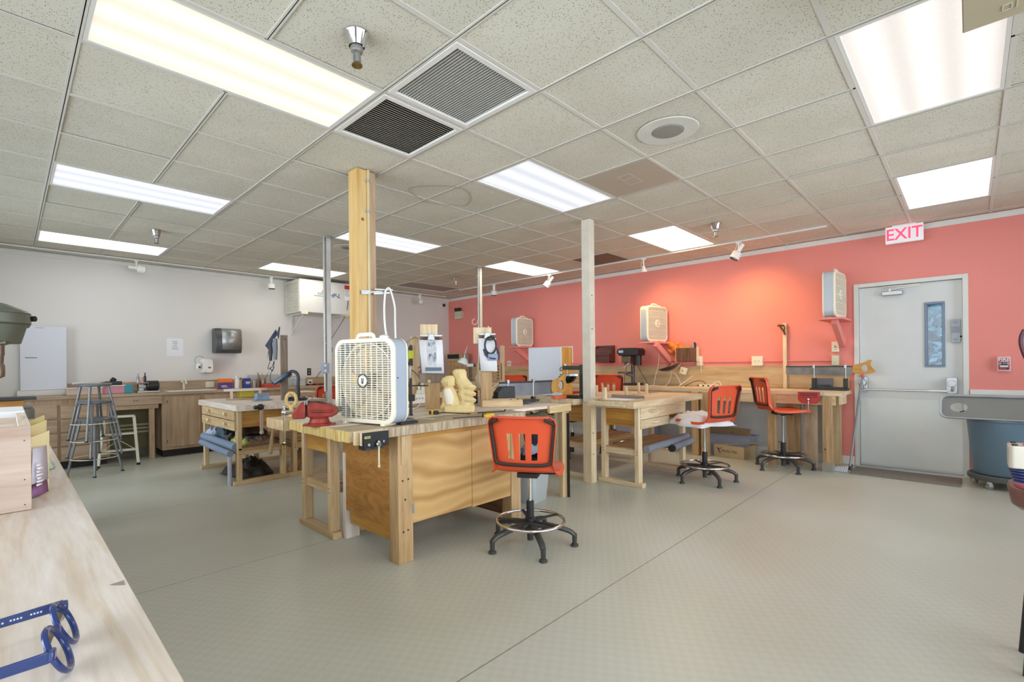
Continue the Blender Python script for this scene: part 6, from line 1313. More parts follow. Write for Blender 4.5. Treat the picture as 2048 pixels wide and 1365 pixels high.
# cream tubular rail behind the lamp (chair arm)
P2 = on(606, 806, .85); single(MB().tube(spline([at(589, 806, y=4.9), at(590, 795, y=4.9), at(598, 785, y=4.9), at(628, 785, y=4.9), at(637, 792, y=4.9), at(638, 806, y=4.9)], 5), .014, 8), 'tube_rail', M_cream, 'cream curved tubular rail standing behind the blue desk lamp', 'rail', smooth=60)
# clamp on bench A front edge
p = at(517, 815, y=3.72); t = thing('edge_clamp', 'small black clamp on the left bench front edge with hanging wooden strip', 'clamp', p)
MB().ball((p.x+.02, 3.72, p.z), .034, jit=.2, seed=2).ball((p.x-.035, 3.70, p.z), .022).cyl((p.x-.04, 3.71, p.z), (p.x+.03, 3.71, p.z), .014).build('screw_knob', M_black, t); MB().box((p.x+.01, 3.70, p.z-.26), (p.x+.04, 3.715, p.z-.03)).ball((p.x+.025, 3.705, p.z-.27), .022).build('wood_strip', wood('pink', 'z'), t)
p = at(552, 850, y=3.70); t = thing('edge_clamp', 'black clamp holding a wooden mallet handle at the end of the left bench', 'clamp', p); MB().ball(p, .04, jit=.25, seed=4).ball(p+V((-.05, 0, -.005)), .028).build('clamp_body', M_black, t)
e = at(541, 905, y=3.72); MB().cyl(p+V((-.03, 0, -.02)), e, .015, .022).ball(e, .024).build('handle', wood('raw', 'z'), t)
# clutter beneath bench A
ZS = .385; struct
single(MB().box((.24, 3.80, .366), (.73, 5.05, .382)), 'bench_shelf', wood('raw', 'y'), 'low wooden shelf board under the cluttered left bench', 'shelf board')
def heap(name, label, cat, c, w, d, h, m_, seed, z=ZS, **k): return single(blob(MB(), w, d, h, seed, z0=z, fold=.04, c=c), name, m_, label, cat, mods=solid(.003), smooth=30, **k)
heap('rag', 'crumpled white and blue plastic bag at the left end of the bench shelf', 'bag', (.30, 4.86), .2, .25, .16, mat('bag_bluewhite', 'B8C4DC', .4, var=.25, vs=10), 2)
heap('rag', 'dark teal crumpled sheet leaning behind the blue white bag', 'sheet', (.36, 4.62), .18, .3, .26, mat('sheet_teal', '48606C', .5, var=.4, vs=14), 3); heap('cloth', 'yellow green cloth bundle on the bench shelf', 'cloth', (.33, 4.10), .16, .24, .11, mat('cloth_lime', 'C8D46C', .7, var=.2, vs=12), 5)
heap('brown_bag', 'folded brown paper lying on the bench shelf behind the front stretcher', 'paper', (.52, 4.02), .30, .22, .08, mat('kraft_paper', '8C7260', .8, var=.12), 7); heap('twisted_wire', 'tangle of dark grey straps in the middle of the bench shelf', 'straps', (.34, 4.36), .2, .24, .10, mat('tangle_grey', '5A544E', .6, var=.4, vs=20), 8)
t = thing('metal_tray', 'grey metal pan resting on the bench shelf', 'pan', (.56, 4.35, ZS), 0); MB().loft([[(.57+x, 4.38+y, z) for x, y in rr(w, d, .06)] for w, d, z in ((.20, .34, ZS+.001), (.25, .42, ZS+.07), (.24, .41, ZS+.07), (.19, .33, ZS+.01))], True, True).build('pan', mat('pan_grey', '8A867C', .4, .4), t)
heap('leather_scrap', 'brown leather scraps piled above the grey pan', 'leather', (.55, 4.42), .30, .34, .10, mat('leather_brown', '5A4436', .55, var=.35, vs=12), 12, z=ZS+.08)
single(blob(MB(), .42, .5, .20, 21, z0=.012, fold=.05, c=(.50, 4.25)), 'dark_bag', mat('bag_dark', '3A3630', .5, var=.4, vs=8), 'dark sack slumped on the floor beneath the cluttered bench', 'sack', mods=solid(.003), smooth=30, loc=(.5, 4.25, 0))
single(MB().box((.86, 3.85, .385), (1.18, 4.3, .47)), 'stacked_boards', wood('raw', 'x'), 'short thick board on the shelf behind the right front leg', 'board', bev=.003).parent = None
single(MB().box((.87, 3.87, .472), (1.16, 4.28, .53)), 'stacked_boards', wood('pale', 'x'), 'paler upper board stacked under the bench behind the vise', 'board', bev=.003)
heap('plastic_bag', 'translucent grey plastic bag on the stacked boards', 'bag', (1.0, 4.05), .26, .3, .14, mat('bag_clear_grey', 'A8AAAC', .35, var=.15, vs=15), 31, z=.535)
for k, (x, r_) in enumerate(((.90, 25), (1.0, 32))): single(MB().bar((x-.05, 3.95, .03), (x+.25, 4.25, .29), .09, .03), 'loose_board', wood('raw', 'x'), ('left' if k == 0 else 'right')+' loose board slanting under the bench beside the grey post', 'board', bev=.003)
# corner drawer cabinet
a = at(893, 730, x=5.22); b = at(918, 730, x=5.22); zt = hgt(V((5.22, b.y, 0)), 707); y0, y1 = b.y, min(a.y, LY-.03)
t = thing('drawer_cabinet', 'small wooden drawer cabinet standing in the room corner', 'cabinet', (5.36, (y0+y1)/2, .896))
MB().box((5.24, y0, .897), (5.5, y1, zt)).build('case', wood('oak', 'z'), t, bev=.003)
for k in range(5):
    z0 = .91+k*(zt-.93)/6; z1 = .91+(k+.9)*(zt-.93)/6; o = MB().box((5.225, y0+.02, z0), (5.24, y1-.02, z1)).build('drawer', wood('raw', 'y'), t, bev=.002); MB().cb((5.222, (y0+y1)/2-.05, (z0+z1)/2), (.006, .03, .012)).cb((5.222, (y0+y1)/2+.06, (z0+z1)/2), (.006, .03, .012)).build('pull', M_black, o)
MB().box((5.236, y0+.02, .91+5*(zt-.93)/6), (5.2395, y1-.02, zt-.02)).build('open_slot', M_blk, t)
# ============================================================ FOREGROUND LEFT COUNTER OBJECTS
# wooden box organiser
bx1 = -1.416; by0 = -.03; zt = .90+.206
t = thing('wood_organizer', 'pale pink cedar open box with compartments at the left edge of the front counter', 'organizer', (-1.6, .3, .901))
wp = wood('pink', 'x', .6, .6)
MB().box((-1.80, by0, .901), (bx1, by0+.014, zt)).build('front_board', wp, t, bev=.001)
MB().box((bx1-.022, by0+.014, .901), (bx1, .80, zt)).build('side_board', wood('light', 'y'), t, bev=.001); MB().box((-1.80, by0+.014, .901), (-1.785, .80, zt)).build('side_board', wood('light', 'y'), t, bev=.001)
MB().box((-1.785, by0+.014, .901), (bx1-.022, .80, .912)).build('bottom_board', wood('pink', 'y'), t)
for y in (.20, .25, .44, .785): MB().box((-1.785, y, .912), (bx1-.022, y+.014, zt-.012)).build('divider', wood('light', 'x'), t, bev=.001)
MB().box((bx1-.06, .50, zt-.02), (bx1-.002, .78, zt+.004)).build('paper_stack', M_paper, t)
mb = MB()
for y, z in ((by0, zt-.035), (by0, zt-.13), (by0, .915)): mb.cyl((bx1-.012, y-.0005, z), (bx1-.012, y+.002, z), .0015, n=8)
mb.build('nail_hole', M_dkmetal, t)
# brochure and envelopes leaning at the side
def sheet(name, label, cat, pts, m_, th=.0015): return single(MB().add(pts, [(0, 1, 2, 3)]), name, m_, label, cat, mods=solid(th), smooth=0)
t = thing('brochure', 'lilac and purple brochure leaning on the side of the cedar box', 'brochure', (-1.40, .12, .902))
A_, B_ = V((-1.4135, .10, 0)), V((-1.378, .16, 0))
def q4(z0, z1, o=0, lean=.0): return [(A_.x+o, A_.y-lean, z0), (B_.x+o, B_.y-lean, z0), (B_.x+o-.002, B_.y+.03, z1), (A_.x+o+.004, A_.y+.03, z1)]
z = lambda f: .904+f*.125
MB().add(q4(z(0), z(.28)), [(0, 1, 2, 3)]).build('purple_foot', mat('brochure_purple', '8A5A86', .5, var=.15, vs=60), t, mods=solid(.001)); MB().add([(A_.x, A_.y+.0003, z(.28)), (B_.x, B_.y+.0003, z(.28)), (B_.x-.002, B_.y+.03, z(1)), (A_.x+.004, A_.y+.03, z(1))], [(0, 1, 2, 3)]).build('lilac_sheet', mat('brochure_lilac', 'CFC8D8', .5, var=.08, vs=60), t, mods=solid(.001))
mb = MB()
for k in range(7):
    f = .22+.07*k; mb.add([(A_.x+.010+.002*(k % 3), A_.y+.014+f*.0, z(f)), (A_.x+.022+.003*(k % 2), A_.y+.034, z(f)), (A_.x+.022+.003*(k % 2), A_.y+.036, z(f+.04)), (A_.x+.010, A_.y+.016, z(f+.04))], [(0, 1, 2, 3)])
for q in mb.v: q.y -= .008
mb.build('script_print', mat('print_white', 'F0EEF4', .6), t, mods=solid(.0005))
for k, (dy, c_, lb, h) in enumerate(((.12, 'DCCB9C', 'front manila envelope between the brochure and cedar box', .165), (.20, 'D2C08C', 'middle tan envelope behind the brochure', .19), (.26, 'C9B67C', 'rear darker manila envelope behind the brochure', .20))):
    single(MB().add([(-1.413, .02+dy, .902), (-1.375-.004*k, .07+dy, .902), (-1.372-.002*k, .10+dy, .902+h), (-1.412, .06+dy, .902+h*.93)], [(0, 1, 2, 3)]), 'envelope', mat('manila_%d' % k, c_, .8), lb, 'envelope', 'envelopes beside the cedar box', mods=solid(.004), smooth=0)
single(blob(MB(), .06, .1, .05, 44, z0=.902, fold=.02, c=(-1.375, .62)), 'film_scrap', mat('green_film', 'A8B8A8', .3), 'crumpled pale green film behind the envelopes', 'film', mods=solid(.001))
# eyeglasses: frame across y, temples running to -x
t = thing('eyeglasses', 'navy blue framed eyeglasses lying open on the front counter', 'eyeglasses', (-1.42, -1.11, ZF), 0)
MG = mat('frame_navy', '183068', .25, var=.04, coat=.4)
h0 = at(126, 1316, z=ZF+.034); h1 = at(150, 1262, z=ZF+.034)     # near and far hinge
gd = V((h0.x, h0.y, 0)); far = V((gd.x+.020, gd.y+.140, 0)); ux_ = (far-gd).normalized(); nx_ = V((ux_.y, -ux_.x, 0)); tilt = R_(24)
upv = (V((0, 0, 1))*cos(tilt)-nx_*sin(tilt)); base = gd+V((0, 0, ZF+.004))+nx_*.004
def GP(a, b, c=0): return base+ux_*a+upv*b+nx_.cross(V((0, 0, 0)))+(ux_.cross(upv))*c
for k_, a0 in enumerate((.036, .106)):
    n_ = 32; ring = [GP(a0+.0285*cos(2*pi*i/n_)*(1+.04*sin(2*pi*i/n_)), .027+.0255*sin(2*pi*i/n_)) for i in range(n_)]
    o = MB().tube(ring, .0034, 8, True, flat=1.0).build('rim', MG, t)
    c_ = GP(a0, .027); MB().add([c_+(p-c_)*.93 for p in ring], [tuple(range(n_))]).build('lens', m_pane('spectacle_lens_%d' % k_, (.97, .97, .98)), o)
    s_ = -1 if k_ == 0 else 1; e = a0+s_*.034
    MB().bar(GP(a0+s_*.024, .036), GP(e+s_*.004, .038), .010, .012).build('hinge_block', MG, t, bev=.002)
    mbx = MB()
    for b_ in (.036, .041): q = GP(e-s_*.001, b_, .0); mbx.ball(q-nx_*.0062, .0012, 8, 6)
    mbx.build('rivet', M_chrome, t)
    p0 = GP(e+s_*.003, .038); L3 = .14; mb = MB(); rings = []
    for i in range(9):
        f = i/8; zz_ = p0.z-.004*f-(.020*(max(0, f-.72)/.28)**1.5); c = V((p0.x-L3*f, p0.y-s_*.006*f, zz_)); hh_ = .0062-.0018*f
        rings.append([c+V((0, -.0016, -hh_/1.0)), c+V((0, .0016, -hh_)), c+V((0, .0016, hh_)), c+V((0, -.0016, hh_))])
    o = mb.loft(rings).build('temple', MG, t, bev=.0008)
    if s_ > 0:
        mb = MB()
        for a1, a2 in ((.020, .034), (.038, .050), (.054, .070), (.074, .080), (.084, .100)):
            zc2 = lambda a: p0.z-.004*a/L3
            for k2 in range(int((a2-a1)/.003)): x_ = p0.x-a1-k2*.003; mb.box((x_-.0018, p0.y-.0024-.0009*0-s_*.006*a1/L3, zc2(a1)-.0010), (x_, p0.y-.0014-s_*.006*a1/L3, zc2(a1)+.0010))
        mb.build('temple_print', mat('pale_print', 'C8D2E4', .5), o)
MB().tube(spline([GP(.0625, .034), GP(.071, .040, .001), GP(.0795, .034)], 4), .0034, 8).build('bridge', MG, t)
# ---- drill press at the end of the front counter
MDP = mat('drill_green', '6C7062', .4, .2, var=.06); Y0 = 3.35; X0 = -1.60
zt, zh, zc_, zb_ = [hgt(V((X0, Y0, 0)), y) for y in (606, 652, 698, 797)]
t = thing('drill_press', 'olive grey drill press with a big rounded belt housing at the far left', 'drill press', (X0, Y0, .0))
MB().box((X0-.22, Y0-.30, 0), (X0+.22, Y0+.30, .884)).build('cabinet_stand', mat('stand_grey', '6A6C66', .6), t, bev=.01)
MB().loft([[(X0+x, Y0-.05+y, z) for x, y in rr(.56, .66, .08)] for z in (.885, .95, .965)]).build('cast_base', mat('cast_grey', '7C8078', .5, .3), t, bev=.006)
MB().cyl((X0-.05, Y0+.15, .965), (X0-.05, Y0+.15, zc_+.1), .04, n=20).build('column', M_steel, t)
MB().box((X0-.28, Y0-.35, .966), (X0+.225, Y0-.02, 1.025)).build('wood_table', wood('gold', 'x'), t, bev=.003); MB().box((X0-.1, Y0-.30, 1.026), (X0+.29, Y0-.1, 1.045)).build('table_vise', M_black, t, bev=.003)
hw = .31
MB().loft([[(X0-.03+x, Y0-.05+y, z) for x, y in rr(w_, d_, .12)] for w_, d_, z in ((.20, .30, zc_), (.44, .5, zc_+.05), (.50, .56, zh-.12), (.56, .62, zh))]).build('head', MDP, t)
MB().loft([[(X0-.03+x, Y0-.05+y, z) for x, y in rr(w_, d_, .16)] for w_, d_, z in ((.585, .64, zh+.002), (.60, .66, zh+.012), (.59, .65, zh+.075), (.60, .66, zh+.08), (.56, .62, zh+.10), (.44, .5, zt-.03), (.36, .42, zt-.01), (.30, .36, zt))]).build('belt_cover', MDP, t)
MB().cyl((X0+.26, Y0-.2, zh+.05), (X0+.29, Y0-.22, zh+.05), .02).build('latch', M_dkmetal, t)
q = V((X0+.10, Y0-.22, 0)); MB().cyl((q.x, q.y, zc_-.05), (q.x, q.y, zc_+.02), .035).cyl((q.x, q.y, zc_-.11), (q.x, q.y, zc_-.05), .028, .032).lathe([(.034, -.20), (.036, -.18), (.036, -.12), (.028, -.105)], (q.x, q.y, zc_), 18).cyl((q.x, q.y, zc_-.21), (q.x, q.y, zc_-.20), .012, .03).build('chuck', mat('worn_brass_steel', '8A8274', .35, .8), t)
MB().cyl((q.x, q.y, 1.046), (q.x, q.y, zc_-.205), .007).build('drill_bit', M_steel, t)
MB().ball((X0-.02, Y0-.32, zc_+.02), .05, sc=(1, .6, 1)).bar((X0-.02, Y0-.34, zc_+.0), (X0+.14, Y0-.36, zc_+.035), .022, .012).build('feed_handle', M_chrome, t)
single(MB().box((-1.76, 3.05, 1.026), (-1.60, 3.20, 1.20)), 'white_case', mat('case_bluewhite', 'BCC4D4', .4), 'pale blue white plastic case standing before the drill press', 'case', bev=.006)
# ============================================================ RIGHT SIDE
# round can with tray
cx, cy = 5.30, -1.90; M_can = mat('can_slate', '5F7788', .45, var=.04)
t = thing('waste_barrel', 'large slate blue grey round waste barrel on casters right of the door', 'waste barrel', (cx, cy, 0))
MB().lathe([(.0, .135), (.215, .135), (.222, .15), (.262, .645), (.275, .65), (.275, .68), (.262, .682), (.255, .66), (.21, .16), (0, .15)], (cx, cy, 0), 48).build('barrel', M_can, t)
MB().lathe([(0, .075), (.25, .075), (.262, .085), (.262, .118), (.25, .13), (0, .13)], (cx, cy, 0), 48).build('dolly', mat('dolly_grey', '4E5450', .5), t)
for k in range(5):
    a = R_(150+72*k); w_ = V((cx+.215*cos(a), cy+.215*sin(a), .028)); ax = V((cos(a+1.2), sin(a+1.2), 0))
    o = MB().cyl(w_-ax*.012, w_+ax*.012, .027, n=20).build('caster_wheel', M_wht if k == 1 else mat('wheel_grey', '8C8C88', .5), t); MB().bar(w_-ax*.017, (w_.x-ax.x*.017, w_.y, .075), .006, .03).bar(w_+ax*.017, (w_.x+ax.x*.017, w_.y, .075), .006, .03).build('caster_fork', M_steel, o)
t = thing('barrel_tray', 'long grey plastic tray with an oval hole lying tilted on the waste barrel', 'tray', (cx, cy, .69)); MT_ = mat('tray_grey', '7C7B78', .5, var=.03)
ya = at(1882, 820, x=5.12).y; yb_ = ya-.95; cyy = (ya+yb_)/2; tm = MX.Translation((5.10, cyy, .775)) @ MX.Rotation(R_(-90), 4, 'Z') @ MX.Rotation(R_(62), 4, 'X')
def tray_part(mb): return mb.sub(tm)
L2, W2 = .95, .235
hx, hy = -L2/2+.13, .0
outer = rr(L2, W2, .06, 6); n = len(outer)
# ring faces between the rounded outline and an oval hole, via angular matching around the hole
rim_ = [(x, y) for x, y in outer]; hole = []
for x, y in rim_:
    a = 2*pi*len(hole)/n; hole.append((hx+.062*cos(a), hy+.052*sin(a)))
mb = tray_part(MB()); 
mb.add([(x*.985, y*.95, 0) for x, y in rim_]+[(x, y, 0) for x, y in hole], [(i, (i+1) % n, n+(i+1) % n, n+i) for i in range(n)]); mb.build('pan', MT_, t, mods=solid(.004), smooth=0)
mb = tray_part(MB()); mb.loft([[(x*s1, y*s2, z) for x, y in rim_] for s1, s2, z in ((.985, .95, 0), (1.0, 1.0, .02), (1.02, 1.06, .022), (1.02, 1.06, .008))], False, False); mb.build('rolled_rim', mat('tray_rim', 'A0A4A4', .4), t, mods=solid(.004), smooth=60)
for nm in ('pan', 'rolled_rim'): pass
# ragged dark thing inside the hole
single(blob(MB(), .10, .10, .05, 3, z0=.684, c=(5.24, ya-.16)), 'trash_scrap', mat('scrap_dark', '3C3C3E', .6, var=.4, vs=20), 'crumpled dark scrap peeping through the oval hole of the grey tray', 'scrap', mods=solid(.002), smooth=20)
# mat at the door
struct_m = single(MB().box((5.04, -1.60, .0005), (5.50, -.71, .010)), 'door_mat', mat('mat_grey', '837D76', .95, var=.12, vs=60, bump=.4, bs=300), 'grey brown ribbed mat on the floor before the door', 'mat', bev=.002)
# long handled scrub broom
a = at(1700, 942, z=.02); b = at(1724, 752, x=RX-.03); t = thing('broom', 'long handled angled broom leaning at the left side of the door frame', 'broom', (a.x, a.y, 0))
MB().cyl((a.x, a.y, .07), b, .011, n=12).build('handle', M_grey, t); MB().cyl(V((a.x, a.y, .03)), V((a.x, a.y, .03)).lerp(b, .055), .019).build('socket', M_black, t)
MB().cyl(V(b)-(b-V(a)).normalized()*.02, V(b)+(b-V(a)).normalized()*.015, .015).build('end_cap', M_orange, t)
hd_ = MB()
for k in range(11):
    y = a.y+.01+.017*k; hd_.add([(a.x-.03, y, .07-.003*k), (a.x+.03, y, .07-.003*k), (a.x+.05, y+.012, .004), (a.x-.05, y+.012, .004)]+[(a.x-.03, y+.014, .068-.003*k), (a.x+.03, y+.014, .068-.003*k), (a.x+.05, y+.026, .004), (a.x-.05, y+.026, .004)], [(0, 1, 2, 3), (4, 7, 6, 5), (0, 4, 5, 1), (1, 5, 6, 2), (2, 6, 7, 3), (3, 7, 4, 0)])
hd_.build('bristle_tuft', mat('bristle_white', 'C8CCD0', .7), t, smooth=0, kind='stuff')
# red vinyl seat stool at the right edge
p = at(2046, 1332, z=0); sx, sy = p.x+.02, p.y-.12; zs = .735
t = thing('vinyl_stool', 'stool with a brown red vinyl cushion cut by the right edge of the frame', 'stool', (sx, sy, 0))
MB().loft([[(sx+x, sy+y, z) for x, y in rr(w_, w_, .09)] for w_, z in ((.26, zs-.09), (.30, zs-.07), (.315, zs-.02), (.305, zs-.004), (.29, zs))]).build('cushion_side', mat('vinyl_brown', '6E4A42', .35), t, bev=.003)
MB().loft([[(sx+x, sy+y, z) for x, y in rr(w_, w_, .08)] for w_, z in ((.285, zs+.001), (.28, zs+.012), (.22, zs+.02), (.05, zs+.022))]).build('cushion_top', mat('vinyl_red', '9C4850', .22, var=.04), t)
for k in range(4):
    a = pi/4+k*pi/2; e = V((sx+.15*cos(a)*1.414*.75, sy+.15*sin(a)*1.414*.75, 0)); MB().cyl(e, (sx+.10*cos(a), sy+.10*sin(a), zs-.09), .014).build('leg', M_black, t)
g = at(2044, 1042, z=zs-.05); MB().loft([[(sx-.165+dx, sy+.03+x, zs-.055+z) for x, z in rr(.05, .05, .015)] for dx in (0, .01)]).build('green_tag', mat('tag_green_2', '1E8A58', .5), t)
# flexible shaft stand: motor block and hanging dark red cable
q = at(2040, 917, z=.98); t = thing('machine_stand', 'white and steel motor block with blue ribs on a stand at the right edge', 'machine', (q.x, q.y, 0))
o_ = V((q.x+.01, q.y-.02, .955)); MB().loft([[(o_.x+x, o_.y+y, z) for x, y in rr(.085, .085, .012)] for z in (.955, 1.015)]).build('motor_block', mat('block_white', 'C9C2B4', .3, .3), t, bev=.003)
mb = MB()
for k in range(5): mb.loft([[(o_.x+x, o_.y+y, z) for x, y in rr(.082-.004*k, .082-.004*k, .03)] for z in (.948-.008*k, .952-.008*k)])
mb.build('cooling_rib', mat('rib_blue', '3C4C86', .3, .3), t, kind='stuff')
mb = MB()
for sx_ in (-1, 1):
    for sy_ in (-1, 1): mb.cyl((o_.x+sx_*.03, o_.y+sy_*.03, 1.015), (o_.x+sx_*.03, o_.y+sy_*.03, 1.019), .006)
mb.cyl((o_.x, o_.y, 1.015), (o_.x, o_.y, 1.017), .014).build('bolt', M_dkmetal, t)
MB().cyl((o_.x+.02, o_.y-.10, 0), (o_.x+.02, o_.y-.10, 1.9), .012).bar((o_.x+.02, o_.y-.10, .93), (o_.x, o_.y-.03, .93), .02, .02).lathe([(.16, 0), (.15, .02), (.02, .03)], (o_.x+.02, o_.y-.10, 0), 20).build('stand_pole', M_dkmetal, t)
c1_ = [at(2050, 660, x=q.x), at(2044, 672, x=q.x), at(2043, 688, x=q.x), at(2049, 708, x=q.x), at(2060, 730, x=q.x)]
single(MB().tube(spline(c1_, 5), .0055, 8), 'hanging_cable', mat('cable_maroon', '4A1A24', .4), 'dark maroon cable loop hanging at the right edge above the barrel', 'cable', smooth=60)
# hanging box at the ceiling, upper right
a = at(1925, 68, z=2.45); t = thing('hanging_box', 'beige box hung from the ceiling at the top right corner of the view', 'ceiling box', (a.x-.3, a.y-.35, 2.45))
MB().box((a.x-.62, a.y-.75, 2.45), (a.x, a.y, 2.68)).build('housing', mat('box_beige', 'B8AC92', .45, var=.02), t, bev=.004)
for x, y in ((a.x-.55, a.y-.65), (a.x-.55, a.y-.1), (a.x-.06, a.y-.65), (a.x-.06, a.y-.1)): MB().cyl((x, y, 2.68), (x, y, HC), .008).build('hanger_rod', M_steel, t)
mb = MB(); e0 = V((a.x-.10, a.y-.10, 2.4485))
for p_, q_ in (((0, 0), (.035, 0)), ((.035, 0), (.035, -.022)), ((.035, -.022), (0, -.022)), ((0, -.022), (0, 0)), ((-.005, -.034), (.04, -.034))): mb.bar(e0+V((*p_, 0)), e0+V((*q_, 0)), .004, .002)
mb.build('embossed_mark', mat('emboss_light', 'CFC6B0', .45), t)
# ============================================================ ON AND UNDER THE WALL BENCH
ZW = .8955
# small drill press
Y1 = at(1262, 735, x=5.38).y; X1 = 5.38; P_ = V((X1, Y1, 0)); zz = lambda y: hgt(P_, y); M_dk = mat('drill_black', '241E22', .3, var=.1)
t = thing('drill_press', 'small black topped bench drill press on the wall bench beside the middle fan', 'drill press', (X1, Y1, ZW))
MB().box((X1-.13, Y1-.12, ZW+.001), (X1+.16, Y1+.12, ZW+.035)).build('base', M_dk, t, bev=.006); MB().cyl((X1+.06, Y1-.0, ZW+.035), (X1+.06, Y1, zz(726)), .028, n=18).build('column', mat('column_iron', '56524C', .4, .7), t)
MB().prism([(Y1-.17, zz(712)), (Y1+.15, zz(712)), (Y1+.19, zz(706)), (Y1+.18, zz(699)), (Y1+.12, zz(696)), (Y1-.15, zz(697)), (Y1-.18, zz(702))], X1-.11, X1+.13, 'x').build('belt_cover', M_dk, t, bev=.012)
MB().box((X1-.115, Y1+.07, zz(706)), (X1-.110, Y1+.15, zz(701))).build('label', mat('label_bluewhite', 'A8B8D8', .4), t)
MB().box((X1-.07, Y1-.02, zz(726)), (X1+.08, Y1+.13, zz(712))).cyl((X1-.04, Y1+.07, zz(733)), (X1-.04, Y1+.07, zz(726)), .02).build('head', mat('head_bronze', '6A6048', .4, .5), t, bev=.01)
MB().cyl((X1+.0, Y1-.12, zz(731)), (X1+.0, Y1-.12, zz(712)), .055, n=20).build('motor', M_black, t); MB().bar((X1-.08, Y1-.01, zz(727)), (X1-.13, Y1-.06, zz(713)), .008).bar((X1-.08, Y1-.01, zz(727)), (X1-.10, Y1-.10, zz(733)), .008).bar((X1-.08, Y1-.01, zz(727)), (X1-.12, Y1+.06, zz(735)), .008).build('feed_handle', M_steel, t)
MB().cyl((X1-.05, Y1+.09, zz(747)), (X1-.05, Y1+.09, zz(744)), .10, n=24).bar((X1-.03, Y1+.06, zz(748)), (X1+.06, Y1, zz(752)), .05, .04).build('table', mat('column_iron', '56524C'), t, bev=.004)
# thin tilted reflector and cords
c = at(1338, 733, x=5.35); t = thing('reflector_lamp', 'dark flat conical lamp shade tilted above the wall bench', 'lamp', (c.x, c.y, ZW))
MB().lathe([(.155, 0), (.158, .006), (.12, .035), (.05, .06), (.03, .062), (0, .05)], c, 28, (.15, -.30, -1)).build('shade', M_dk, t); MB().tube(spline([c+V((0, 0, .0)), c+V((.05, .0, .05)), c+V((.24, .02, .07))], 4), .005).build('arm', M_black, t)
c = at(1367, 742, x=5.55); t = thing('plug_block', 'cream plug block hanging crooked over the wood backsplash', 'plug', c); MB().sub(MX.Translation(c) @ MX.Rotation(R_(18), 4, 'X')).box((-.03, -.045, -.05), (.03, .045, .05)).build('block', M_cream, t, bev=.004); MB().cyl(c+V((-.031, .0, 0)), c+V((-.033, .0, 0)), .008).build('screw', M_dkmetal, t)
def cord(pts, r, m_, label, n=6): return single(MB().tube(spline(pts, 5), r, n), 'bench_cable', m_, label, 'cord', smooth=60)
w = lambda px, py: at(px, py, x=5.48)
wz = lambda px, x=5.35: V((x, at(px, 772, x=x).y, ZW+.006))
cord([w(1343, 738), w(1342, 752), w(1338, 764), wz(1330), wz(1315), wz(1290, 5.3)], .0045, M_cord, 'cream cord dropping left from the dark lamp shade to the bench')
cord([w(1360, 731), w(1352, 738), w(1345, 744), w(1352, 750), w(1358, 760), w(1362, 770), wz(1365)], .0055, M_cord, 'thick cream cord curving right beneath the dark lamp shade')
cord([wz(1358), w(1368, 765), w(1380, 757), w(1386, 752)], .007, M_cord, 'short cream cord slanting up from the bench right of the lamp shade')
cord([wz(1370), w(1385, 765), w(1398, 762), w(1407, 764), w(1412, 770), wz(1414, 5.4)], .0045, M_bcord, 'dark cord arching over the bench to the power strip')
cord([w(1253, 728), w(1252, 742), w(1249, 752), w(1250, 764), wz(1252, 5.4)], .004, M_bcord, 'black cord hanging left of the small drill press'); cord([w(1274, 731), w(1282, 745), w(1290, 758), w(1296, 768), wz(1300, 5.45)], .0035, M_bcord, 'thin black cord slanting down right of the small drill press')
cord([at(1400, 724, x=5.578), at(1402, 735, x=5.58), at(1403, 745, x=5.59)], .004, M_cord, 'short cream cord stub below the outlet box right of the rack')
a, b = wz(1398, 5.40), wz(1438, 5.40); t = thing('power_strip', 'long cream power strip lying on the wall bench', 'power strip', (5.4, (a.y+b.y)/2, ZW)); MB().box((5.37, b.y, ZW+.001), (5.43, a.y, ZW+.035)).build('strip', M_cream, t, bev=.004)
for k in range(4): MB().box((5.3695, b.y+.05+k*.07, ZW+.01), (5.3699, b.y+.075+k*.07, ZW+.028)).build('slot', M_blk, t)
cord([wz(1425, 5.42)+V((0, 0, .03)), w(1432, 765), w(1438, 764), w(1442, 770), wz(1443, 5.45)], .006, M_cord, 'white looped plug cord standing on the power strip')
cord([wz(1180, 5.3), w(1190, 765), w(1200, 766), wz(1212, 5.35)], .006, M_cord, 'white cord loop on the wall bench behind the white post')
cbx = at(1415, 772, x=5.2)
# right end miter saw
Ya, Yb = at(1628, 742, x=5.42).y, at(1691, 742, x=5.42).y; P_ = V((5.42, (Ya+Yb)/2, 0)); zz = lambda y: hgt(P_, y); Y0_ = at(1572, 742, x=5.42).y; Ye = at(1706, 742, x=5.42).y
t = thing('miter_saw', 'long bladed miter saw with wooden handle at the right end of the wall bench', 'saw', (5.42, (Ya+Yb)/2, ZW))
MB().prism([(Y0_, zz(734)), (Ye, zz(734)), (Ye-.01, zz(745)), (Yb-.02, zz(752)), (Y0_, zz(750))], 5.419, 5.4205, 'x').build('blade', mat('saw_blade_dark', '6E6A64', .4, .75, var=.3, vs=7), t); MB().box((5.414, Ye, zz(734)-.004), (5.426, Y0_, zz(734)+.010)).build('spine', M_dkmetal, t)
hm = MX.Translation((5.42, Ye-.085, zz(741))) @ MX.Rotation(R_(-90), 4, 'Z'); saw_handle(MB(), hm, 1.25).build('handle', wood('gold', 'y'), t, bev=.003)
for y in (Ya, Yb): MB().cyl((5.42, y, ZW+.03), (5.42, y, zz(729)), .008).box((5.405, y-.012, zz(734)-.02), (5.435, y+.012, zz(730))).build('guide_post', M_steel, t, bev=.002); MB().box((5.39, y-.02, ZW+.002), (5.45, y+.02, zz(757))).build('post_base', M_black, t, bev=.004)
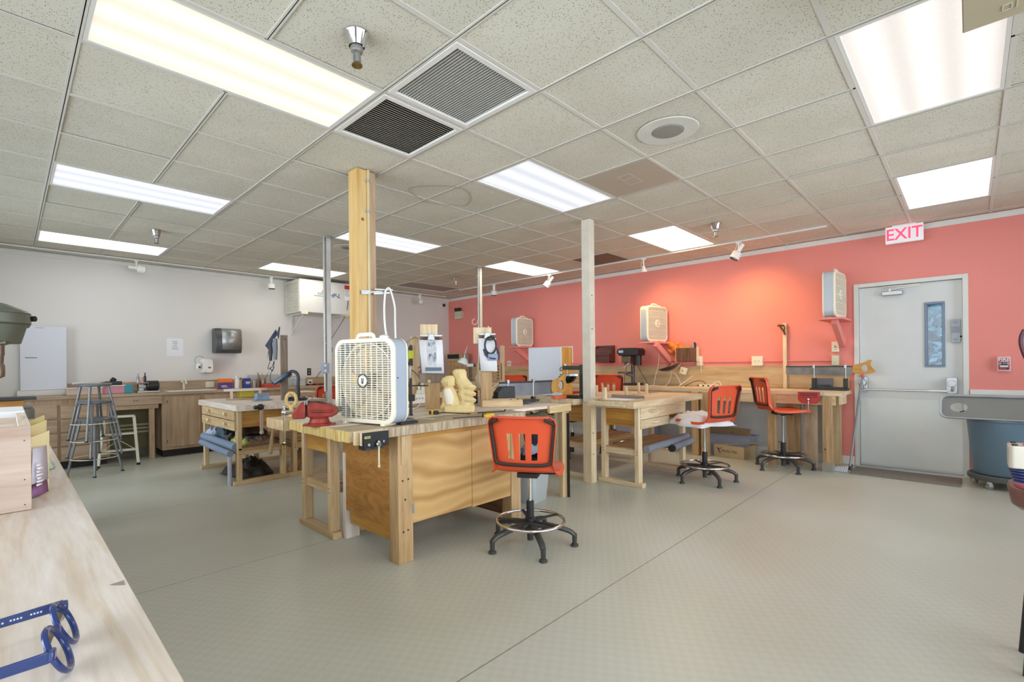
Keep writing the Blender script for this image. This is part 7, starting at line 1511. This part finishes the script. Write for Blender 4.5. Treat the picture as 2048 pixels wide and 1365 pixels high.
MB().box((5.33, Yb-.03, ZW+.001), (5.47, Ya+.03, ZW+.022)).build('base', M_black, t, bev=.004); MB().box((5.44, Ya-.19, ZW+.022), (5.455, Ya-.005, zz(757))).build('fence', mat('fence_grey', '5A5A5C', .4, .5), t, bev=.002)
MB().bar((5.36, Ya-.02, ZW+.05), (5.40, Yb+.15, ZW+.055), .014, .02).bar((5.35, Ya-.12, ZW+.035), (5.37, Yb+.0, ZW+.028), .02, .02).build('stop_rod', M_dkmetal, t)
# red vise on the bench edge
yv = at(1619, 790, x=4.95).y; t = thing('bench_vise', 'small red vise fixed to the front edge of the wall bench', 'vise', (4.95, yv, .78))
MB().prism([(yv-.105, .895), (yv+.105, .895), (yv+.105, .80), (yv+.07, .765), (yv-.07, .765), (yv-.105, .80)], 4.90, 4.93, 'x').build('front_jaw', mat('vise_bright_red', 'B02A26', .4, .1, var=.1), t, bev=.006)
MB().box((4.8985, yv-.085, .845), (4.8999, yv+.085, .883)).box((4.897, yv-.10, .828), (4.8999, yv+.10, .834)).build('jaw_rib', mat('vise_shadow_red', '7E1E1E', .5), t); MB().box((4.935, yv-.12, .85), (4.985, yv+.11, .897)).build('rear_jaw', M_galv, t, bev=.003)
MB().ball((4.888, yv, .81), .016).cyl((4.888, yv, .82), (4.888, yv, .67), .005).ball((4.888, yv, .668), .009).build('handle', M_chrome, t)
# boxes under the wall bench
kb = mat('cardboard', 'B9A27E', .85, var=.05, bump=.1); t = thing('cardboard_box', 'low tan cardboard box with dark stamped lettering under the wall bench', 'box', (4.98, .62, 0))
a, b = at(1428, 912, z=0), at(1488, 921, z=0); d = (b-a); rz = math.atan2(d.y, d.x); L_ = d.length; t.location = (a.x, a.y, 0); t.rotation_euler.z = rz; ROOT[t.name] = MX.Translation(a) @ MX.Rotation(rz, 4, 'Z'); h = hgt(a, 888)
put(MB().box((0, 0, .001), (L_, .006, h)), 'front_side', kb, t); put(MB().box((0, .35, .001), (L_, .356, h)), 'rear_side', kb, t); put(MB().box((L_-.006, .006, .001), (L_, .35, h)), 'end_side', kb, t); put(MB().box((0, .006, .001), (.006, .35, h)), 'end_side', kb, t); put(MB().box((.006, .006, .001), (L_-.006, .35, .006)), 'bottom', kb, t)
put(MB().bar((L_*.35, .02, h+.006), (L_+.30, .40, h+.07), .05, .006), 'open_flap', kb, t)
M_st = mat('stamp_ink', '4A4034', .8); tm_ = ROOT[t.name]
R3 = tm_.to_3x3(); text('MON-TEE', 'lettering', M_st, t, face(tm_ @ V((L_*.52, -.0005, h*.5)), R3 @ V((1, 0, 0)), (0, 0, 1)), h*.30, .0004)
put(MB().bar((L_*.13, -.0008, h*.72), (L_*.22, -.0008, h*.30), .012, .001, up=(0, 1, 0)).bar((L_*.14, -.0008, h*.55), (L_*.28, -.0008, h*.78), .007, .001, up=(0, 1, 0)).bar((L_*.10, -.0008, h*.74), (L_*.20, -.0008, h*.66), .006, .001, up=(0, 1, 0)), 'stamped_mark', M_st, t)
t2 = single(MB().box((5.08, 1.28, .001), (5.42, 1.72, .10)), 'flat_box', wood('pale', 'y'), 'low pale wooden box under the wall bench behind the foam rails', 'box', bev=.004)
single(MB().box((5.34, .35, .25), (5.6, 1.05, .262)).box((5.36, .4, .001), (5.6, 1.0, .249)), 'paper_board_stack', mat('board_lilac', 'A8AEC4', .6, var=.04), 'pale lilac boards piled under the wall bench behind the stamped box', 'boards', bev=.002)
single(MB().bar((5.38, .40, .308), (5.44, 1.02, .308), .05, .09), 'long_carton', mat('carton_tan', '9C8468', .8), 'long flat tan carton lying on the lilac boards', 'carton', bev=.003)
single(MB().box((5.22, 1.75, .001), (5.58, 2.35, .42)), 'grey_panel_box', mat('grey_lilac_box', '9C9EAC', .6), 'grey lilac carton standing under the wall bench', 'carton', bev=.004)
# leather pouch and dark jacket hanging at the side bench
single(blob(MB(), .30, .10, .16, 15, nx=12, ny=8, z0=0, fold=.03), 'leather_pouch', mat('leather_olive', '4A4A3C', .55, var=.2, vs=12, bump=.3), 'dark olive leather pouch hanging at the front of the side bench', 'pouch', mods=solid(.01), smooth=40, loc=(0, 0, 0)).matrix_world = MX.Translation((1.72, 1.03, .76)) @ MX.Rotation(R_(90), 4, 'X')
single(blob(MB(), .24, .36, .12, 17, z0=0, fold=.05), 'dark_jacket', mat('jacket_dark', '2C2C34', .7, var=.5, vs=10), 'dark jacket with grey patches bundled beside the side bench leg', 'jacket', mods=solid(.01), smooth=30, loc=(0, 0, 0)).matrix_world = MX.Translation((2.02, 1.28, .58)) @ MX.Rotation(R_(80), 4, 'X')
# small hook on the slim post in front of the red wall
hk = V((3.66, 3.715, 0)); zk = lambda y: hgt(hk, y); k_ = (hk-V((CX0, CY0, 0))).dot(FW)/FPX
o = hk-RT*(6*k_)-FW*.02
single(MB().tube(spline([V((o.x, o.y, zk(640)))+RT*(2*k_), V((o.x, o.y, zk(646)))+RT*(1.5*k_), V((o.x, o.y, zk(650)))-RT*(4*k_), V((o.x, o.y, zk(646)))-RT*(9*k_), V((o.x, o.y, zk(641)))-RT*(8*k_), V((o.x, o.y, zk(638)))-RT*(4*k_)], 5), .009, 8), 'cup_hook', mat('hook_coral', 'E8B0A0', .4), 'small pale pink open hook on the slim post before the red wall', 'hook', smooth=60)
